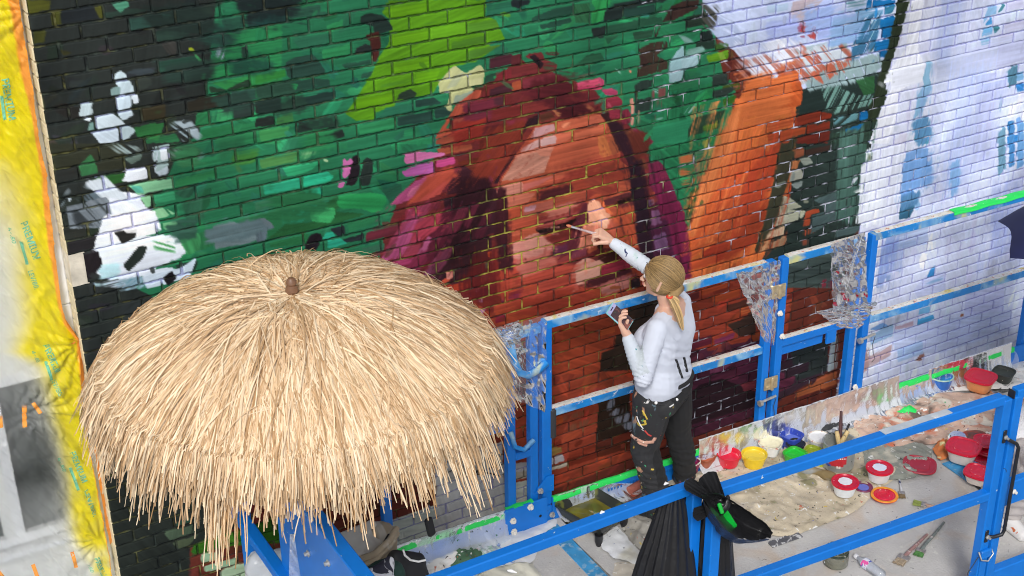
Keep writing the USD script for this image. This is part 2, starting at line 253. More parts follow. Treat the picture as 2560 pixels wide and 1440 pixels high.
NBASE = 12
STROKES = """
2b302e 0 999 -125 3332 997 3174 1508 1632 -126 180 -606 379
2b7350 0 999 710 3179 3346 2843 3518 2243 3607 2157 3369 1756 3281 1309 2978 1698 2861 2071 2654 2311 2221 2475 1956 2419 1734 2169 1527 2000 1415 1566 310 1728 107 1906 184 2067 336 2248 434 2440 556 2530 615 2725
c3cde8 0 999 3293 2850 4883 2627 4753 1897 4622 1566 4108 2017 3620 2362 3418 2529
dde1f3 0 999 4725 2649 6695 2371 7706 -1488 4583 -290 4665 720 4619 1593 4735 2025
d0d7ee 0 999 5110 2595 6695 2371 7706 -1488 4927 -244 4899 486 5134 996 5152 1950
6a2c2c 0 999 1877 2413 2222 2579 2653 2354 2912 2083 3081 1794 3326 1273 3345 907 1954 943 1343 1494 1427 1785 1527 2000 1733 2148
8c3e2c 0 999 1918 1435 4169 1119 4121 301 3334 -29 2248 -79 1804 83 1832 979
27704a 0 999 3010 2267 3574 2233 3591 1997 3363 1612 3311 1277 3084 1722
c06838 0 999 3612 2087 3688 2189 3853 2253 4103 2066 4195 1904 4105 1749 4090 1602 4022 1362 3948 1172 3882 1057 3296 1024 3300 1330 3333 1397 3434 1596 3488 1851 3512 1917
28332f 0 999 4043 2077 4680 2084 4741 1987 4733 1926 4658 1533 4648 1111 4629 1007 3843 987 3948 1172 4048 1408 4090 1602
8a3a2a 0 999 3310 1021 3869 1034 3911 533 3349 557
4a2434 0 999 3333 589 3913 504 3927 -48 3305 -48
4d5020 0 999 -103 3230 -5 3215 -15 3175 -97 3171 -107 3206
45481f 0 999 -97 3167 -9 3158 -13 3107 24 3106 24 3161 -5 3157
23282b 0 1 24 3106 26 3148 45 3166 165 3160 183 3111 166 3109
4a4c22 0 999 169 3160 203 3159 204 3107 183 3106
42451f 0 999 -93 3095 -44 3091 -55 3046 -96 3045
3a3a22 0 999 12 2975 0 3003 55 2981
2a3a33 0 999 202 3125 323 3132 402 3107 203 3103
2e4a42 0 999 308 3087 487 3085 506 3060 499 3039 310 3039
4d8a70 0 999 245 3157 309 3160 313 3142 274 3118
2c4038 0 999 493 3023 573 3019 579 2996 521 2960 415 2969 416 3013
2d5a48 0 999 710 3024 811 3019 816 2971 722 2964
2c4f48 0 999 835 3018 991 3021 985 2958 829 2965
2b7a4b 0 999 717 2955 985 2954 972 2812 625 2830 710 2893
2b3a33 0 999 514 3090 680 3087 676 3047 509 3042
9aa8b8 4 999 679 2903 721 2905 691 2841 661 2865
2a3a33 0 999 789 2884 817 2882 807 2831 788 2834
2f8450 0 999 594 2803 707 2815 972 2812 966 2738 590 2767
2b4238 0 999 767 2814 829 2813 811 2774 759 2774
33864a 0 999 634 2745 813 2746 966 2738 960 2672 880 2648 844 2622 834 2676 704 2700
2a3f30 0 999 623 2733 695 2701 811 2732 812 2694 624 2696
9aa82a 0 999 548 2920 566 2917 577 2897 551 2906
3f8a55 0 999 576 2888 612 2837 597 2832 571 2880
2b4a3e 0 999 413 2880 575 2879 597 2830 407 2831
2f7a4d 0 999 554 2615 610 2614 609 2557 538 2557
3a8f5c 2 74 624 2616 714 2613 712 2551 618 2560
2d7a4c 0 999 564 2537 711 2537 705 2485 549 2488
2f7d50 0 999 719 2526 946 2520 935 2395 621 2459 624 2482 710 2489
2d3a36 0 999 724 2621 824 2616 817 2550 718 2560
2a352f 0 999 829 2620 916 2613 902 2568 833 2557
2d2b24 0 999 516 2683 711 2680 710 2623 510 2633
2f5045 0 999 721 2683 922 2684 917 2632 716 2632
3a3526 0 999 313 2684 416 2683 408 2620 306 2630
2e6b3c 0 999 267 2606 366 2614 357 2578 399 2547 270 2563
2f6b45 0 999 308 2546 444 2542 467 2500 310 2522
c3d5dc 0 62 214 2839 217 2860 240 2869 256 2858 270 2831
c0d2da 0 62 217 2822 277 2821 287 2764 222 2768
7f9a98 0 72 191 2794 210 2808 229 2800 224 2765 187 2767
c5d6e2 0 73 209 2756 269 2757 269 2707 257 2697 208 2700
dbe6ee 0 68 273 2754 295 2754 305 2727 299 2715 276 2712
c5d6e0 0 68 202 2687 264 2687 268 2665 224 2649
bccdd2 0 72 57 2760 103 2756 97 2701 37 2699
d5e0e6 0 999 37 2687 89 2689 82 2672 62 2682
c9d8e0 0 -46 117 2688 180 2687 232 2631 142 2630 102 2629 103 2665
c9d8e4 0 -46 79 2620 197 2615 193 2551 119 2561 93 2594
b8ccd2 0 68 210 2617 246 2619 269 2591 239 2565 206 2553
6f8f88 0 999 76 2657 94 2665 92 2631 70 2633
8fa3ab 4 -50 419 2599 460 2598 506 2554 504 2497 476 2498 432 2554
8aa0a5 4 -50 514 2547 536 2534 573 2488 512 2491
232d2c 0 999 876 3084 1101 3050 1027 3029 871 3033
27504a 0 999 870 3026 1017 3020 1012 2968 864 2966
2f5a48 0 999 1035 3014 1181 3018 1172 2966 1032 2974
2c8052 0 999 863 2950 910 2947 905 2897 858 2896
2f6a50 0 999 1033 2876 1220 2879 1191 2822 1073 2823
35905a 0 999 1198 2915 1284 2934 1276 2889 1206 2881
35905a 0 999 1175 2810 1311 2812 1308 2764 1167 2764
2c4a40 0 5 990 2776 1031 2792 1120 2796 1147 2763 1178 2710 1176 2691 1008 2697 990 2719
294a3e 0 999 924 2688 1120 2677 1199 2658 1197 2629 1121 2628 919 2632
2f8552 0 999 987 2677 1045 2666 1027 2636
2f8552 0 999 837 2685 914 2685 861 2631 833 2638
33803c 0 999 843 2740 929 2744 983 2744 985 2715 839 2703
28403a 0 999 1029 2597 1225 2604 1223 2566 1130 2544 1026 2554
252b28 0 999 830 2610 911 2600 898 2563 825 2563
252b28 0 999 823 2539 911 2537 911 2493 819 2497
2a3f38 0 999 1103 2465 1220 2457 1222 2417 1105 2425
242b29 0 999 1112 2449 1214 2449 1213 2429 1131 2425
252e2a 0 999 1124 2406 1242 2408 1255 2365 1126 2366
25302c 0 999 1029 2480 1094 2472 1095 2422 1025 2431
3f7a44 0 999 924 2525 1004 2538 1005 2489 921 2491
3f8a50 0 999 832 2479 979 2470 960 2429 837 2425
578c1c 0 999 1526 2987 2035 2911 2033 2827 2078 2810 2111 2760 2143 2694 2053 2699 2046 2644 1972 2611 1834 2605 1765 2541 1725 2493 1531 2493 1518 2455 1423 2463 1410 2420 1317 2434 1268 2478 1323 2537 1369 2598 1413 2649 1465 2728 1515 2788 1521 2893 1482 2932
649c1a 0 999 1529 2944 1712 2945 1720 2895 1526 2896
639a1a 0 999 1527 2815 1717 2813 1715 2769 1529 2761
649c1a 0 999 1530 2678 1722 2674 1720 2625 1527 2626
639a18 0 999 1329 2541 1517 2536 1515 2486 1326 2492
629a1a 0 999 1644 2608 1773 2605 1750 2559 1641 2559
5f9620 0 999 1728 2816 1923 2815 1921 2761 1726 2763
4f7f28 0 999 1933 2808 2089 2804 2105 2761 1932 2764
4f7f28 0 999 1843 2729 2031 2738 2031 2698 1842 2694
4d7a2c 0 999 1935 2673 2126 2677 2046 2644 1934 2628
4a7a28 3 999 1677 2868 1832 2873 1831 2849 1707 2834
4a7a28 4 999 1457 2592 1621 2587 1620 2567 1450 2563
2c6a50 0 999 2040 2880 2180 2884 2179 2824 2039 2826
243530 0 5 1375 2934 1416 2942 1476 2923 1515 2889 1534 2843 1440 2829 1438 2877 1372 2897
4a2622 0 53 1394 2841 1462 2849 1468 2776 1437 2703 1427 2705 1418 2804
27302e 0 999 1333 2760 1345 2787 1386 2797 1421 2779 1415 2756
2a5040 0 999 1264 2724 1407 2718 1411 2698 1283 2696
2a5040 0 999 1356 2635 1367 2657 1419 2663 1407 2635
2b3a2e 0 999 1536 2497 1549 2525 1608 2539 1644 2508 1627 2485
2c6a50 0 999 1437 2430 1476 2468 1626 2465 1630 2424 1447 2423
28443c 0 999 1637 2473 1730 2477 1778 2432 1636 2438
28443c 0 999 1537 2411 1722 2406 1720 2355 1535 2365
28443c 0 999 1738 2408 1799 2407 1853 2366 1742 2361
2f7d50 0 999 1336 2405 1526 2408 1523 2352 1333 2360
2f8457 0 999 1571 2338 1625 2332 1624 2301 1564 2303
2f8457 0 999 1536 2283 1722 2271 1720 2235 1519 2276
6a2a2a 0 999 1939 2417 2037 2466 2175 2468 2170 2143 1933 2192 1906 2229 1840 2305 1925 2331
a8503c 0 53 1889 2437 1969 2468 2003 2462 1985 2424 1928 2404 1915 2359 1836 2353 1795 2299 1828 2287 1828 2271 1732 2254 1738 2268 1790 2326
4a2830 0 999 2051 2618 2177 2615 2176 2566 2050 2562
4a2830 0 999 2048 2459 2175 2468 2174 2415 2047 2418
4a2830 0 999 1978 2399 2127 2408 2121 2362 1955 2362
7c2d33 0 999 2083 2520 2130 2543 2176 2540 2175 2488 2083 2500
2a4a3a 0 999 2027 2530 2084 2536 2077 2495 2020 2495
7a302c 0 999 2040 2340 2173 2336 2172 2283 2039 2293
5a2428 0 999 1941 2265 2125 2265 2124 2223 1940 2228
9a4a3c 0 999 1841 2342 1920 2337 1913 2286 1839 2285
8a3f5c 0 999 1919 2306 1953 2304 1952 2278 1918 2285
a0503c 0 999 1738 2252 1924 2273 1923 2236 1792 2220 1737 2232
b3b583 0 999 1845 2611 1861 2610 1893 2577 1921 2564 1994 2590 2022 2557 2009 2487 1930 2491 1969 2474 1844 2424 1832 2411 1832 2385 1815 2386 1802 2407 1817 2440 1835 2473 1769 2490 1765 2541 1828 2596
a3a888 0 999 1854 2561 1910 2571 1858 2509 1802 2499
8f9c88 0 999 1851 2459 1969 2468 1883 2427 1844 2419
c3c392 0 999 1937 2526 2004 2529 2003 2493 1936 2495
2f8a52 0 999 2072 2522 2092 2516 2075 2501
22292b 0 999 2180 2889 2299 2871 2265 2851 2214 2844 2180 2859
274a3c 0 999 2293 2782 2421 2808 2533 2806 2527 2766 2339 2759 2293 2761
274a3c 0 999 2339 2739 2515 2747 2527 2725 2439 2713 2351 2717
2a5540 0 999 2281 2697 2427 2710 2433 2688 2293 2685
2f8a4c 0 79 2640 2820 2767 2801 2726 2751 2727 2709 2648 2690 2647 2758 2671 2769
2f5f40 0 999 2539 2810 2634 2806 2636 2702 2551 2716
222d2b 0 999 2786 2778 2934 2776 3144 2745 3036 2745 2836 2739 2831 2693 2721 2697 2726 2745
26423a 0 999 2842 2738 3036 2740 3038 2692 2844 2696
3a2a26 0 74 3146 2713 3241 2730 3320 2719 3316 2676 3213 2649 3149 2632 3085 2637 3050 2556 3014 2497 3029 2429 2966 2396 2951 2475 3038 2537 3061 2598 3097 2646
28352c 0 999 3240 2639 3384 2639 3388 2578 3243 2574
1f2a28 0 999 3337 2537 3411 2536 3434 2488 3347 2486
25382e 0 999 3313 2491 3441 2487 3444 2431 3316 2447
28503c 0 999 2740 2670 2938 2671 2933 2624 2740 2628
28503c 0 999 2944 2675 3084 2664 3085 2631 2946 2627
242c2a 0 999 2648 2669 2733 2671 2728 2625 2655 2626
2b5a40 0 999 2729 2614 2821 2610 2748 2574
2b5a40 0 999 2554 2495 2626 2541 2706 2533 2731 2486 2554 2490
2a4a38 0 999 2896 2608 3035 2602 3024 2561 2916 2568
3c3028 1 80 2937 2510 3025 2533 3122 2528 3130 2489 3054 2458 3134 2411 3129 2374 2942 2357 2947 2405 3030 2418
2c3a34 0 999 2924 2321 2975 2340 3033 2330 3035 2290 2945 2273 2940 2235 3030 2235 3027 2163 2936 2158
8fb0b5 0 41 3159 2424 3197 2461 3235 2482 3238 2427 3331 2411 3340 2376 3315 2352 3255 2352 3225 2290 3152 2291 3142 2377
9dbac0 0 41 3219 2408 3331 2411 3334 2366 3228 2356
9dbac0 0 54 3150 2342 3229 2339 3225 2295 3165 2295
6e9088 4 -36 3199 2548 3258 2533 3307 2492 3241 2492
6e9088 4 8 3249 2458 3355 2462 3384 2424 3251 2424
7fa396 5 -50 2713 2473 2750 2467 2833 2409 2833 2387 2815 2369 2763 2432
8fb5ae 5 41 3280 2132 3346 2148 3302 2093 3242 2093
8fb5ae 5 999 3062 2105 3093 2133 3121 2094 3075 2091
8fb5ae 5 999 3035 2290 3087 2286 3089 2236 3043 2255
7a4a48 4 86 3035 2274 3140 2271 3136 2221 3037 2223
7a4a48 4 86 3044 2210 3103 2205 3105 2159 3040 2160
7a4a48 4 86 3034 2145 3067 2138 3069 2092 3042 2098
2a6d48 0 999 3146 2276 3339 2269 3341 2235 3148 2242
5a8a22 0 999 3392 2400 3534 2410 3537 2359 3408 2358
7aa03a 0 68 3466 2405 3500 2405 3523 2361 3489 2361
3a5a2a 0 999 3449 2458 3537 2454 3533 2416 3452 2413
5a4628 2 999 3541 2403 3582 2402 3585 2356 3551 2356
3c4a20 0 999 3514 2203 3631 2205 3634 2164 3516 2168
2f5a22 0 999 3518 2133 3615 2138 3597 2095 3528 2091
2a3530 0 999 3440 2279 3543 2273 3547 2215 3444 2216
2a3530 0 999 3446 2193 3633 2188 3545 2146 3448 2152
28402f 0 999 3285 2033 3331 2059 3543 2070 3506 2013 3495 1968 3289 1956
5a2a2e 0 999 2176 2607 2234 2608 2234 2556 2176 2556
6e2f30 0 999 2246 2595 2310 2600 2350 2598 2368 2554 2439 2520 2433 2479 2239 2482 2175 2468 2176 2540 2321 2551
74303a 0 999 2239 2477 2427 2475 2482 2428 2434 2421 2238 2425
2a1c22 0 999 2274 2585 2309 2592 2339 2559 2362 2534 2344 2511 2309 2553
4a4a38 3 999 2350 2536 2427 2533 2439 2494 2368 2491
9a4c34 0 999 2175 2468 2227 2474 2232 2426 2174 2426
4a2428 0 999 2338 2406 2434 2410 2530 2398 2531 2350 2434 2341 2338 2342
7a3230 0 999 2173 2352 2231 2346 2231 2282 2172 2283
7a3230 0 999 2237 2345 2368 2337 2428 2282 2237 2287
6d2b2f 0 999 2452 2326 2641 2335 2704 2301 2698 2275 2446 2284
b03f5c 0 999 2561 2376 2734 2356 2703 2334 2567 2359
c8506c 0 999 2561 2398 2696 2401 2708 2393 2696 2363 2567 2375
b8486a 0 999 2696 2406 2721 2385 2728 2357 2703 2351
b8486a 0 999 2709 2333 2778 2331 2817 2303 2811 2282 2748 2293
9a5a50 2 999 2560 2436 2683 2446 2677 2431 2566 2418
8a3040 0 999 2748 2277 2817 2275 2844 2248 2844 2226 2781 2221 2749 2221
8a3040 0 999 2768 2212 2838 2204 2840 2154 2757 2164
a84858 0 999 2761 2258 2781 2221 2755 2237
7a2c3c 0 999 2851 2196 2883 2196 2904 2158 2899 2114 2847 2113
c88a7a 0 999 2895 2244 2914 2251 2922 2205 2920 2161 2904 2158
c88a7a 0 999 2911 2146 2923 2143 2919 2093 2906 2096
b07a6a 3 999 2952 2172 2961 2170 2964 2096 2954 2098
e08a70 0 999 2886 2410 2902 2405 2900 2392 2890 2393
2b7a55 0 999 3050 2062 3331 2065 3287 1998 3284 1916 3047 1964
4a6a2a 3 999 3382 2008 3493 1998 3488 1964 3399 1952
b0a83a 2 82 3471 2014 3492 2013 3487 1976 3477 1972
84304a 0 999 2913 2072 2932 2076 2992 2039 3040 1989 3047 1964 2974 1979
7a4630 0 999 2868 2069 2913 2072 2974 1979 2915 1991
bfb0b8 1 999 4062 2608 4194 2588 4156 2537 3955 2534 3969 2611
c3b2b6 2 999 3954 2545 4141 2539 4146 2499 3959 2494
b9c6ee 0 999 4194 2588 4261 2578 4256 2556 4067 2556 4153 2560
c3cdf0 0 999 4155 2543 4331 2545 4336 2504 4154 2492
a9b8e6 0 999 4250 2482 4444 2475 4449 2434 4263 2434
a9b8e6 0 999 4169 2414 4354 2414 4352 2367 4175 2361
93aee0 0 999 4423 2338 4567 2344 4567 2291 4375 2305
93aee0 0 999 4430 2284 4553 2275 4544 2229 4444 2234
7aa6c8 1 999 4434 2494 4656 2484 4655 2431 4464 2437
8fb0dc 0 999 4362 2413 4551 2412 4557 2364 4368 2359
b4c8e0 0 999 3793 2615 3934 2610 3937 2570 3797 2570
c8d6ea 0 999 3798 2558 3940 2542 3945 2496 3803 2496
8fa5a5 2 999 4296 2341 4372 2329 4407 2288 4436 2235 4291 2248 4269 2310
7fb0c0 2 999 4568 2338 4644 2344 4621 2288 4574 2296
a0b8c8 3 999 4544 2407 4635 2411 4636 2351 4566 2356
5f8f98 2 999 4352 2553 4519 2540 4530 2509 4381 2497
1a6aa2 0 999 4526 2539 4745 2506 4743 2471 4564 2486 4520 2470
2c3626 0 85 4753 2505 4865 2488 4825 2387 4815 2298 4795 2217 4763 2168 4721 2126 4689 2131 4756 2217 4760 2349
1668a0 0 999 4636 2405 4751 2416 4760 2349 4644 2344
1668a0 0 999 4660 2341 4745 2346 4745 2292 4667 2292
1668a0 0 999 4615 2277 4748 2273 4747 2219 4615 2217
1668a0 0 999 4655 2210 4748 2213 4715 2170 4661 2167
3a7a98 0 999 4673 2470 4750 2476 4733 2431 4671 2429
3a5050 2 999 4593 2269 4631 2274 4631 2214 4576 2223
e8eaf2 0 999 3809 2427 3930 2418 3936 2360 3815 2363
e8eaf2 0 999 3816 2351 3845 2341 3851 2276 3822 2275
a84a48 5 -49 4006 2452 4025 2477 4093 2512 4126 2479 4179 2459 4160 2364 4122 2381 4052 2427 4030 2431
9c2c3c 0 999 4009 2454 4032 2476 4057 2444 4023 2426
9c2c3c 0 999 4039 2406 4068 2407 4085 2387 4055 2392
b4552c 0 999 3825 2246 3853 2247 3955 2229 4043 2220 4057 2158 4094 2080 4088 1991 3850 1958
9fb0b5 3 23 3853 2334 4046 2336 4244 2338 4256 2301 4052 2283 3856 2299
a0605a 3 -46 3959 2269 4147 2278 4333 2276 4353 2237 4448 2203 4445 2168 4406 2168 4233 2234 4044 2214 3862 2228 3858 2275
b0bcc0 5 -45 4053 2341 4245 2332 4350 2261 4155 2271 4065 2298
8aa5a5 3 -57 4067 2204 4251 2207 4445 2161 4449 2197 4659 2179 4658 2131 4565 2129 4370 2090 4167 2091 4154 2147
b0a5a0 5 -58 4063 2169 4152 2165 4163 2127 4091 2110
b9cfe8 0 999 3856 2217 3906 2220 3908 2202 3888 2176 3859 2182
c8a8a0 5 28 3818 2328 3890 2316 3952 2271 3853 2253 3825 2252
263330 0 999 4116 2088 4454 2087 4665 2074 4728 1964 4758 1921 4655 1915 4451 1929 4291 1922 4078 1944 4088 1991
6a8f86 4 55 4229 2067 4357 2074 4409 2023 4523 1971 4641 1961 4644 1886 4341 1882 4283 1924 4259 2001
2f5a38 0 999 4495 2068 4635 2067 4650 1960 4571 1962
2c3828 0 999 4654 1928 4757 1928 4742 1861 4687 1859 4686 1809 4622 1809 4620 1884
2a3a30 0 999 4563 1783 4687 1859 4682 1721 4645 1639 4339 1701 4347 1762
5f8a90 3 28 4351 1861 4545 1861 4543 1811 4358 1798
17679f 0 999 4554 1853 4616 1854 4623 1802 4559 1808
17679f 0 999 4454 1772 4602 1781 4552 1740 4459 1734
7fa5a0 3 999 4378 1763 4447 1768 4398 1727
7a3020 0 999 4059 1918 4222 1929 4333 1890 4321 1855 4057 1857
7a3020 0 999 4147 1852 4322 1848 4328 1797 4153 1801
a8502e 0 999 3853 1922 4036 1922 4033 1874 3857 1872
9a4628 0 999 3859 1854 3932 1858 4140 1847 4137 1804 3937 1795 3864 1798
6a2a20 0 999 3952 1792 4222 1787 4329 1785 4323 1705 3954 1780
eef0f8 0 999 4865 2488 4970 2472 4970 2169 5023 2086 5048 1982 4868 1939 4854 1751 4819 1604 4653 1637 4711 1798 4761 1895 4785 1954 4767 2081 4869 2198
dfe4ea 5 92 4825 2494 4873 2487 4886 2196 4809 2123 4730 2063 4674 2073 4707 2116 4771 2166 4812 2317
e8ecf4 5 -6 4665 2074 4791 2077 4786 2003 4690 2008
cdd3ea 0 93 5054 2351 5141 2410 5143 2103 5080 2089 5059 2216
cdd3ea 0 93 5177 2393 5371 2412 5377 2145 5205 2130
b8c3d8 2 93 5158 2212 5182 2214 5194 2094 5177 2097
e6e9f4 0 999 4783 2078 5040 2083 5035 1959 4793 1952
c6cde6 0 999 5148 2077 5656 2074 5665 1937 5151 1957
bcbfe0 0 999 5654 2080 5882 2081 5910 1946 5665 1937
8fbcd8 0 86 5057 2080 5098 2079 5088 1987 5126 1904 5101 1858 5077 1798 5036 1742 5005 1728 5016 1816 5015 1880 5056 1930 5039 1983
a8c4e0 2 86 5098 2079 5156 2076 5129 1986 5101 1959
4f8fa0 0 71 5032 1717 5099 1713 5088 1673 5154 1575 5161 1534 5091 1548 5027 1587 5033 1651
8fb8dc 0 999 5525 2352 5594 2348 5596 2292 5546 2287 5494 2245 5498 2270
7cb8e4 0 999 5509 2212 5584 2218 5586 2168 5501 2163
8cc0e0 0 999 5495 2151 5581 2150 5583 2092 5513 2097
4f9ad4 0 999 5527 2253 5556 2279 5573 2233 5514 2230
4a8a98 0 999 5604 2297 5645 2347 5668 2340 5645 2303 5621 2297
4a8a98 0 999 5590 2211 5638 2210 5650 2189 5612 2163
c5c6e0 0 999 5679 2348 5827 2344 5838 2292 5690 2296
c5c6e0 0 999 5687 2221 5853 2220 5866 2161 5700 2156
c5c6e0 0 999 5666 2155 5789 2148 5791 2096 5667 2104
c0c6ea 0 999 5496 1915 5679 1908 5687 1868 5507 1854
b4c0ea 0 999 5579 1841 5763 1841 5772 1793 5587 1794
7fb0d8 0 999 5782 1877 5926 1871 5930 1811 5794 1816
5a8fa0 0 999 5790 1882 5816 1930 5848 1905 5827 1876
5a8f98 0 999 5804 1814 5846 1826 5834 1795 5812 1773
3f86c8 0 999 5881 1787 5942 1796 5955 1733 5891 1738
3f86c0 0 999 5849 1544 5884 1551 5910 1512 5885 1455 5860 1487
7fa8dc 0 999 5920 1551 5955 1558 5990 1475 5957 1461
7a9fb5 0 999 5720 1743 5754 1750 5773 1653 5763 1615 5731 1688
7a9fb5 0 999 5769 1492 5804 1499 5833 1397 5786 1406
3a86c8 0 999 5861 1439 5979 1443 5982 1380 5880 1387
c8c2e0 0 999 5586 1709 5691 1709 5685 1650 5587 1655
c8c2e0 0 999 5575 1577 5691 1575 5691 1528 5583 1536
32352a 0 999 -103 2606 214 2542 198 2428 -100 2455
9db0b0 3 -51 135 2549 201 2545 260 2523 284 2495 268 2479 186 2501
5f7068 0 999 209 2473 286 2480 274 2459 231 2440
3a6a4a 2 999 416 2501 529 2478 570 2421 485 2415 406 2417
bccad4 0 68 330 2471 346 2487 405 2482 406 2451 335 2432
bccad4 1 68 332 2409 392 2415 395 2366 348 2357 333 2380
70847c 4 -50 413 2473 468 2471 496 2432 413 2435
356b44 0 999 7 2482 61 2522 77 2482 81 2434 9 2431
2c5a2c 0 999 103 2415 200 2408 190 2368 101 2368
2c5a2c 0 999 44 2404 90 2413 93 2375 62 2377
2b2e2c 0 999 -95 2486 -2 2480 -3 2438 -100 2427
2d332f 0 999 -95 2289 93 2279 99 2225 -101 2224
2d302c 0 999 -94 2208 -6 2206 -15 2145 -98 2155
29282a 0 999 -95 2145 47 2145 13 2089 -99 2088
e2e8f0 0 9 200 2404 216 2424 287 2418 301 2401 293 2360 212 2363 178 2375 197 2385
dfe6f2 0 999 132 2337 227 2302 292 2278 246 2274 272 2229 177 2236 141 2302
dfe6f2 0 999 214 2203 287 2201 323 2158 240 2158
dfe6f2 0 999 256 2139 307 2142 310 2091 204 2092 236 2124
5a6870 4 -61 10 2351 102 2347 167 2291 68 2290 5 2314
5a6870 4 -61 111 2280 165 2282 203 2225 113 2231
5a6870 5 -62 9 2193 128 2204 197 2178 239 2153 202 2152 -1 2185
5a6870 4 -62 -40 2338 -5 2340 -9 2312
a5b4bd 3 -66 3 2390 63 2414 87 2367 26 2366
a5b4bd 3 52 -92 2364 -53 2395 -41 2362 -80 2361
b0c5cf 3 52 -100 2328 -86 2349 -70 2340 -71 2307 -94 2294
c0cdd5 0 999 -60 2347 -43 2344 -59 2324
e0e6ee 0 999 25 2116 49 2125 102 2082 21 2082
e0e6ee 0 999 110 2105 142 2077 111 2080
dce4f2 0 999 -3 2074 97 2079 309 2077 347 2047 406 1982 401 1943 348 1936 230 1935 109 1931 45 1937 4 1968 23 2008 38 2014 35 2059
b4d8e0 2 -3 41 2038 115 2014 95 1964 21 1958
231f22 0 999 -66 2074 -4 2069 27 2066 40 2028 32 2001 3 1993 -25 1955 -68 1936 -67 2006
8fa5b0 4 31 -43 1955 2 1983 20 1983 -16 1953
28302c 0 42 134 1980 189 2046 218 2061 254 2035 229 2001 176 1949 144 1957
2a2a28 0 999 109 2135 119 2142 218 2133 196 2104 143 2082 111 2115
2a2a28 0 999 52 2144 100 2137 94 2089 66 2116
6e8084 0 999 564 2066 666 2062 793 1991 815 1949 713 1938 566 1948
2d7048 0 999 676 2065 907 2073 895 1946 813 1934 807 1972 724 2043
7d8d92 0 999 782 2030 808 2044 860 2006 829 1998
2f7048 0 999 500 2051 556 2037 569 1973 494 1955
3f8a58 0 999 424 2059 482 2065 505 2014 490 1962 431 1951 402 2034
4f9a5c 3 -34 269 2061 288 2062 379 1999 369 1956 311 1985 261 2033
5fa0aa 2 -52 327 2072 349 2062 382 2024 337 2040
7fb890 0 999 210 2344 292 2345 405 2335 405 2291 244 2293
8ac296 1 -61 251 2277 301 2276 296 2238 276 2223
8ac296 1 -61 292 2204 348 2206 399 2165 323 2158
6fae80 1 999 338 2129 395 2131 414 2096 343 2093
3a9468 0 999 311 2283 403 2277 407 2232 310 2235
5fb5a0 0 999 218 2342 258 2334 271 2292 232 2310
2c5a45 0 999 446 2287 508 2328 526 2284 472 2227 445 2233 411 2261
2c5a45 0 999 474 2202 498 2207 519 2182 502 2156
2c5a45 0 999 402 2114 460 2121 418 2086
2f7a4c 0 999 418 2323 603 2336 604 2297 414 2289
2f8055 0 999 516 2403 707 2407 703 2369 511 2361
4a7040 2 999 695 2341 729 2339 748 2290 714 2293
d8e4f0 0 999 214 1924 354 1908 349 1869 305 1859 213 1873
b9c8d6 2 999 24 1917 209 1915 208 1874 118 1862 20 1888
5a8a9a 3 25 125 1881 204 1916 212 1868 149 1854
2a4038 0 999 369 1915 417 1913 474 1909 459 1861 378 1871
1e1c20 0 999 301 1866 327 1885 356 1882 362 1855 349 1827 312 1837
4a8048 1 999 823 2339 1017 2338 1008 2290 829 2293
7ab27c 2 53 1027 2336 1114 2338 1101 2306 1024 2292
35a06e 0 999 932 2276 1124 2266 1075 2235 952 2226
2fae85 0 999 1032 2209 1160 2207 1179 2177 1162 2155 1028 2159
2fae85 0 999 1026 2138 1119 2138 1121 2091 1053 2086
2f9c78 0 999 831 2207 1011 2203 1012 2152 831 2162
2bb08a 0 999 930 2144 985 2137 994 2120 933 2123
3f7a5a 1 999 784 2132 919 2132 915 2091 779 2087
2a6038 0 999 1133 2052 1198 2074 1199 2011 1171 1996 1265 1974 1338 1947 1177 1931 1009 1929 825 1936 922 1991 1054 1971
5a6a72 0 999 776 2047 821 2046 865 1984 825 1983 810 1935 765 1935
6a7a80 0 999 786 2054 821 2046 861 1995 827 2004
2aa085 0 30 940 2029 991 2079 1125 2075 1086 2047 1047 2014 1003 1983 943 1997
3fa062 0 999 1048 2020 1059 2038 1173 2017 1176 1985 1146 1944 1054 1976
2f9a58 0 999 1185 2040 1203 2068 1271 2068 1388 2047 1446 2018 1455 1995 1431 1952 1381 1942 1319 1978 1214 2002
2a5f48 0 999 1426 2055 1536 2062 1539 2019 1470 1970 1456 2005
a9c89a 0 999 1135 2278 1165 2267 1159 2256 1139 2265
231d22 0 999 1282 2227 1289 2256 1305 2263 1323 2244 1317 2163 1295 2110 1243 2116 1262 2159
28322e 0 76 1324 2145 1345 2224 1362 2236 1385 2226 1392 2204 1385 2143 1363 2090 1327 2098
c870a8 0 999 1236 2247 1247 2257 1256 2238 1279 2253 1288 2231 1281 2217 1234 2222
c870a8 0 999 1234 2212 1275 2208 1268 2173 1240 2153 1231 2166
c870a8 0 999 1208 2140 1244 2139 1232 2113 1201 2115
9a4e38 0 999 1736 2205 1939 2190 1938 2158 1768 2167
6a2e22 0 999 1851 2107 1925 2113 2134 2107 2122 2044 2061 1958 2020 1956 1952 2031 1878 2085
7a3548 0 999 2012 2127 2129 2135 2128 2081 2062 1985 2026 1960 2034 2063
7a3038 0 999 1756 2014 1815 2077 1878 2074 1819 2016 1794 1967 1754 1960
3c1e26 0 999 1819 2027 1884 2084 1935 2046 2014 1963 2008 1948 1782 1943 1795 1978
c870a0 0 -2 1558 2179 1571 2218 1636 2210 1779 2175 1784 2158 1634 2163 1568 2161
b05c9c 0 -3 1544 2129 1622 2139 1727 2138 1720 2081 1565 2093
b8487c 0 999 1739 2141 1835 2142 1839 2104 1737 2104
b0507c 0 30 1470 1965 1539 2019 1618 2060 1725 2080 1695 2038 1626 1978 1525 1958
c86a8c 0 30 1559 1982 1594 2023 1696 2054 1637 1986
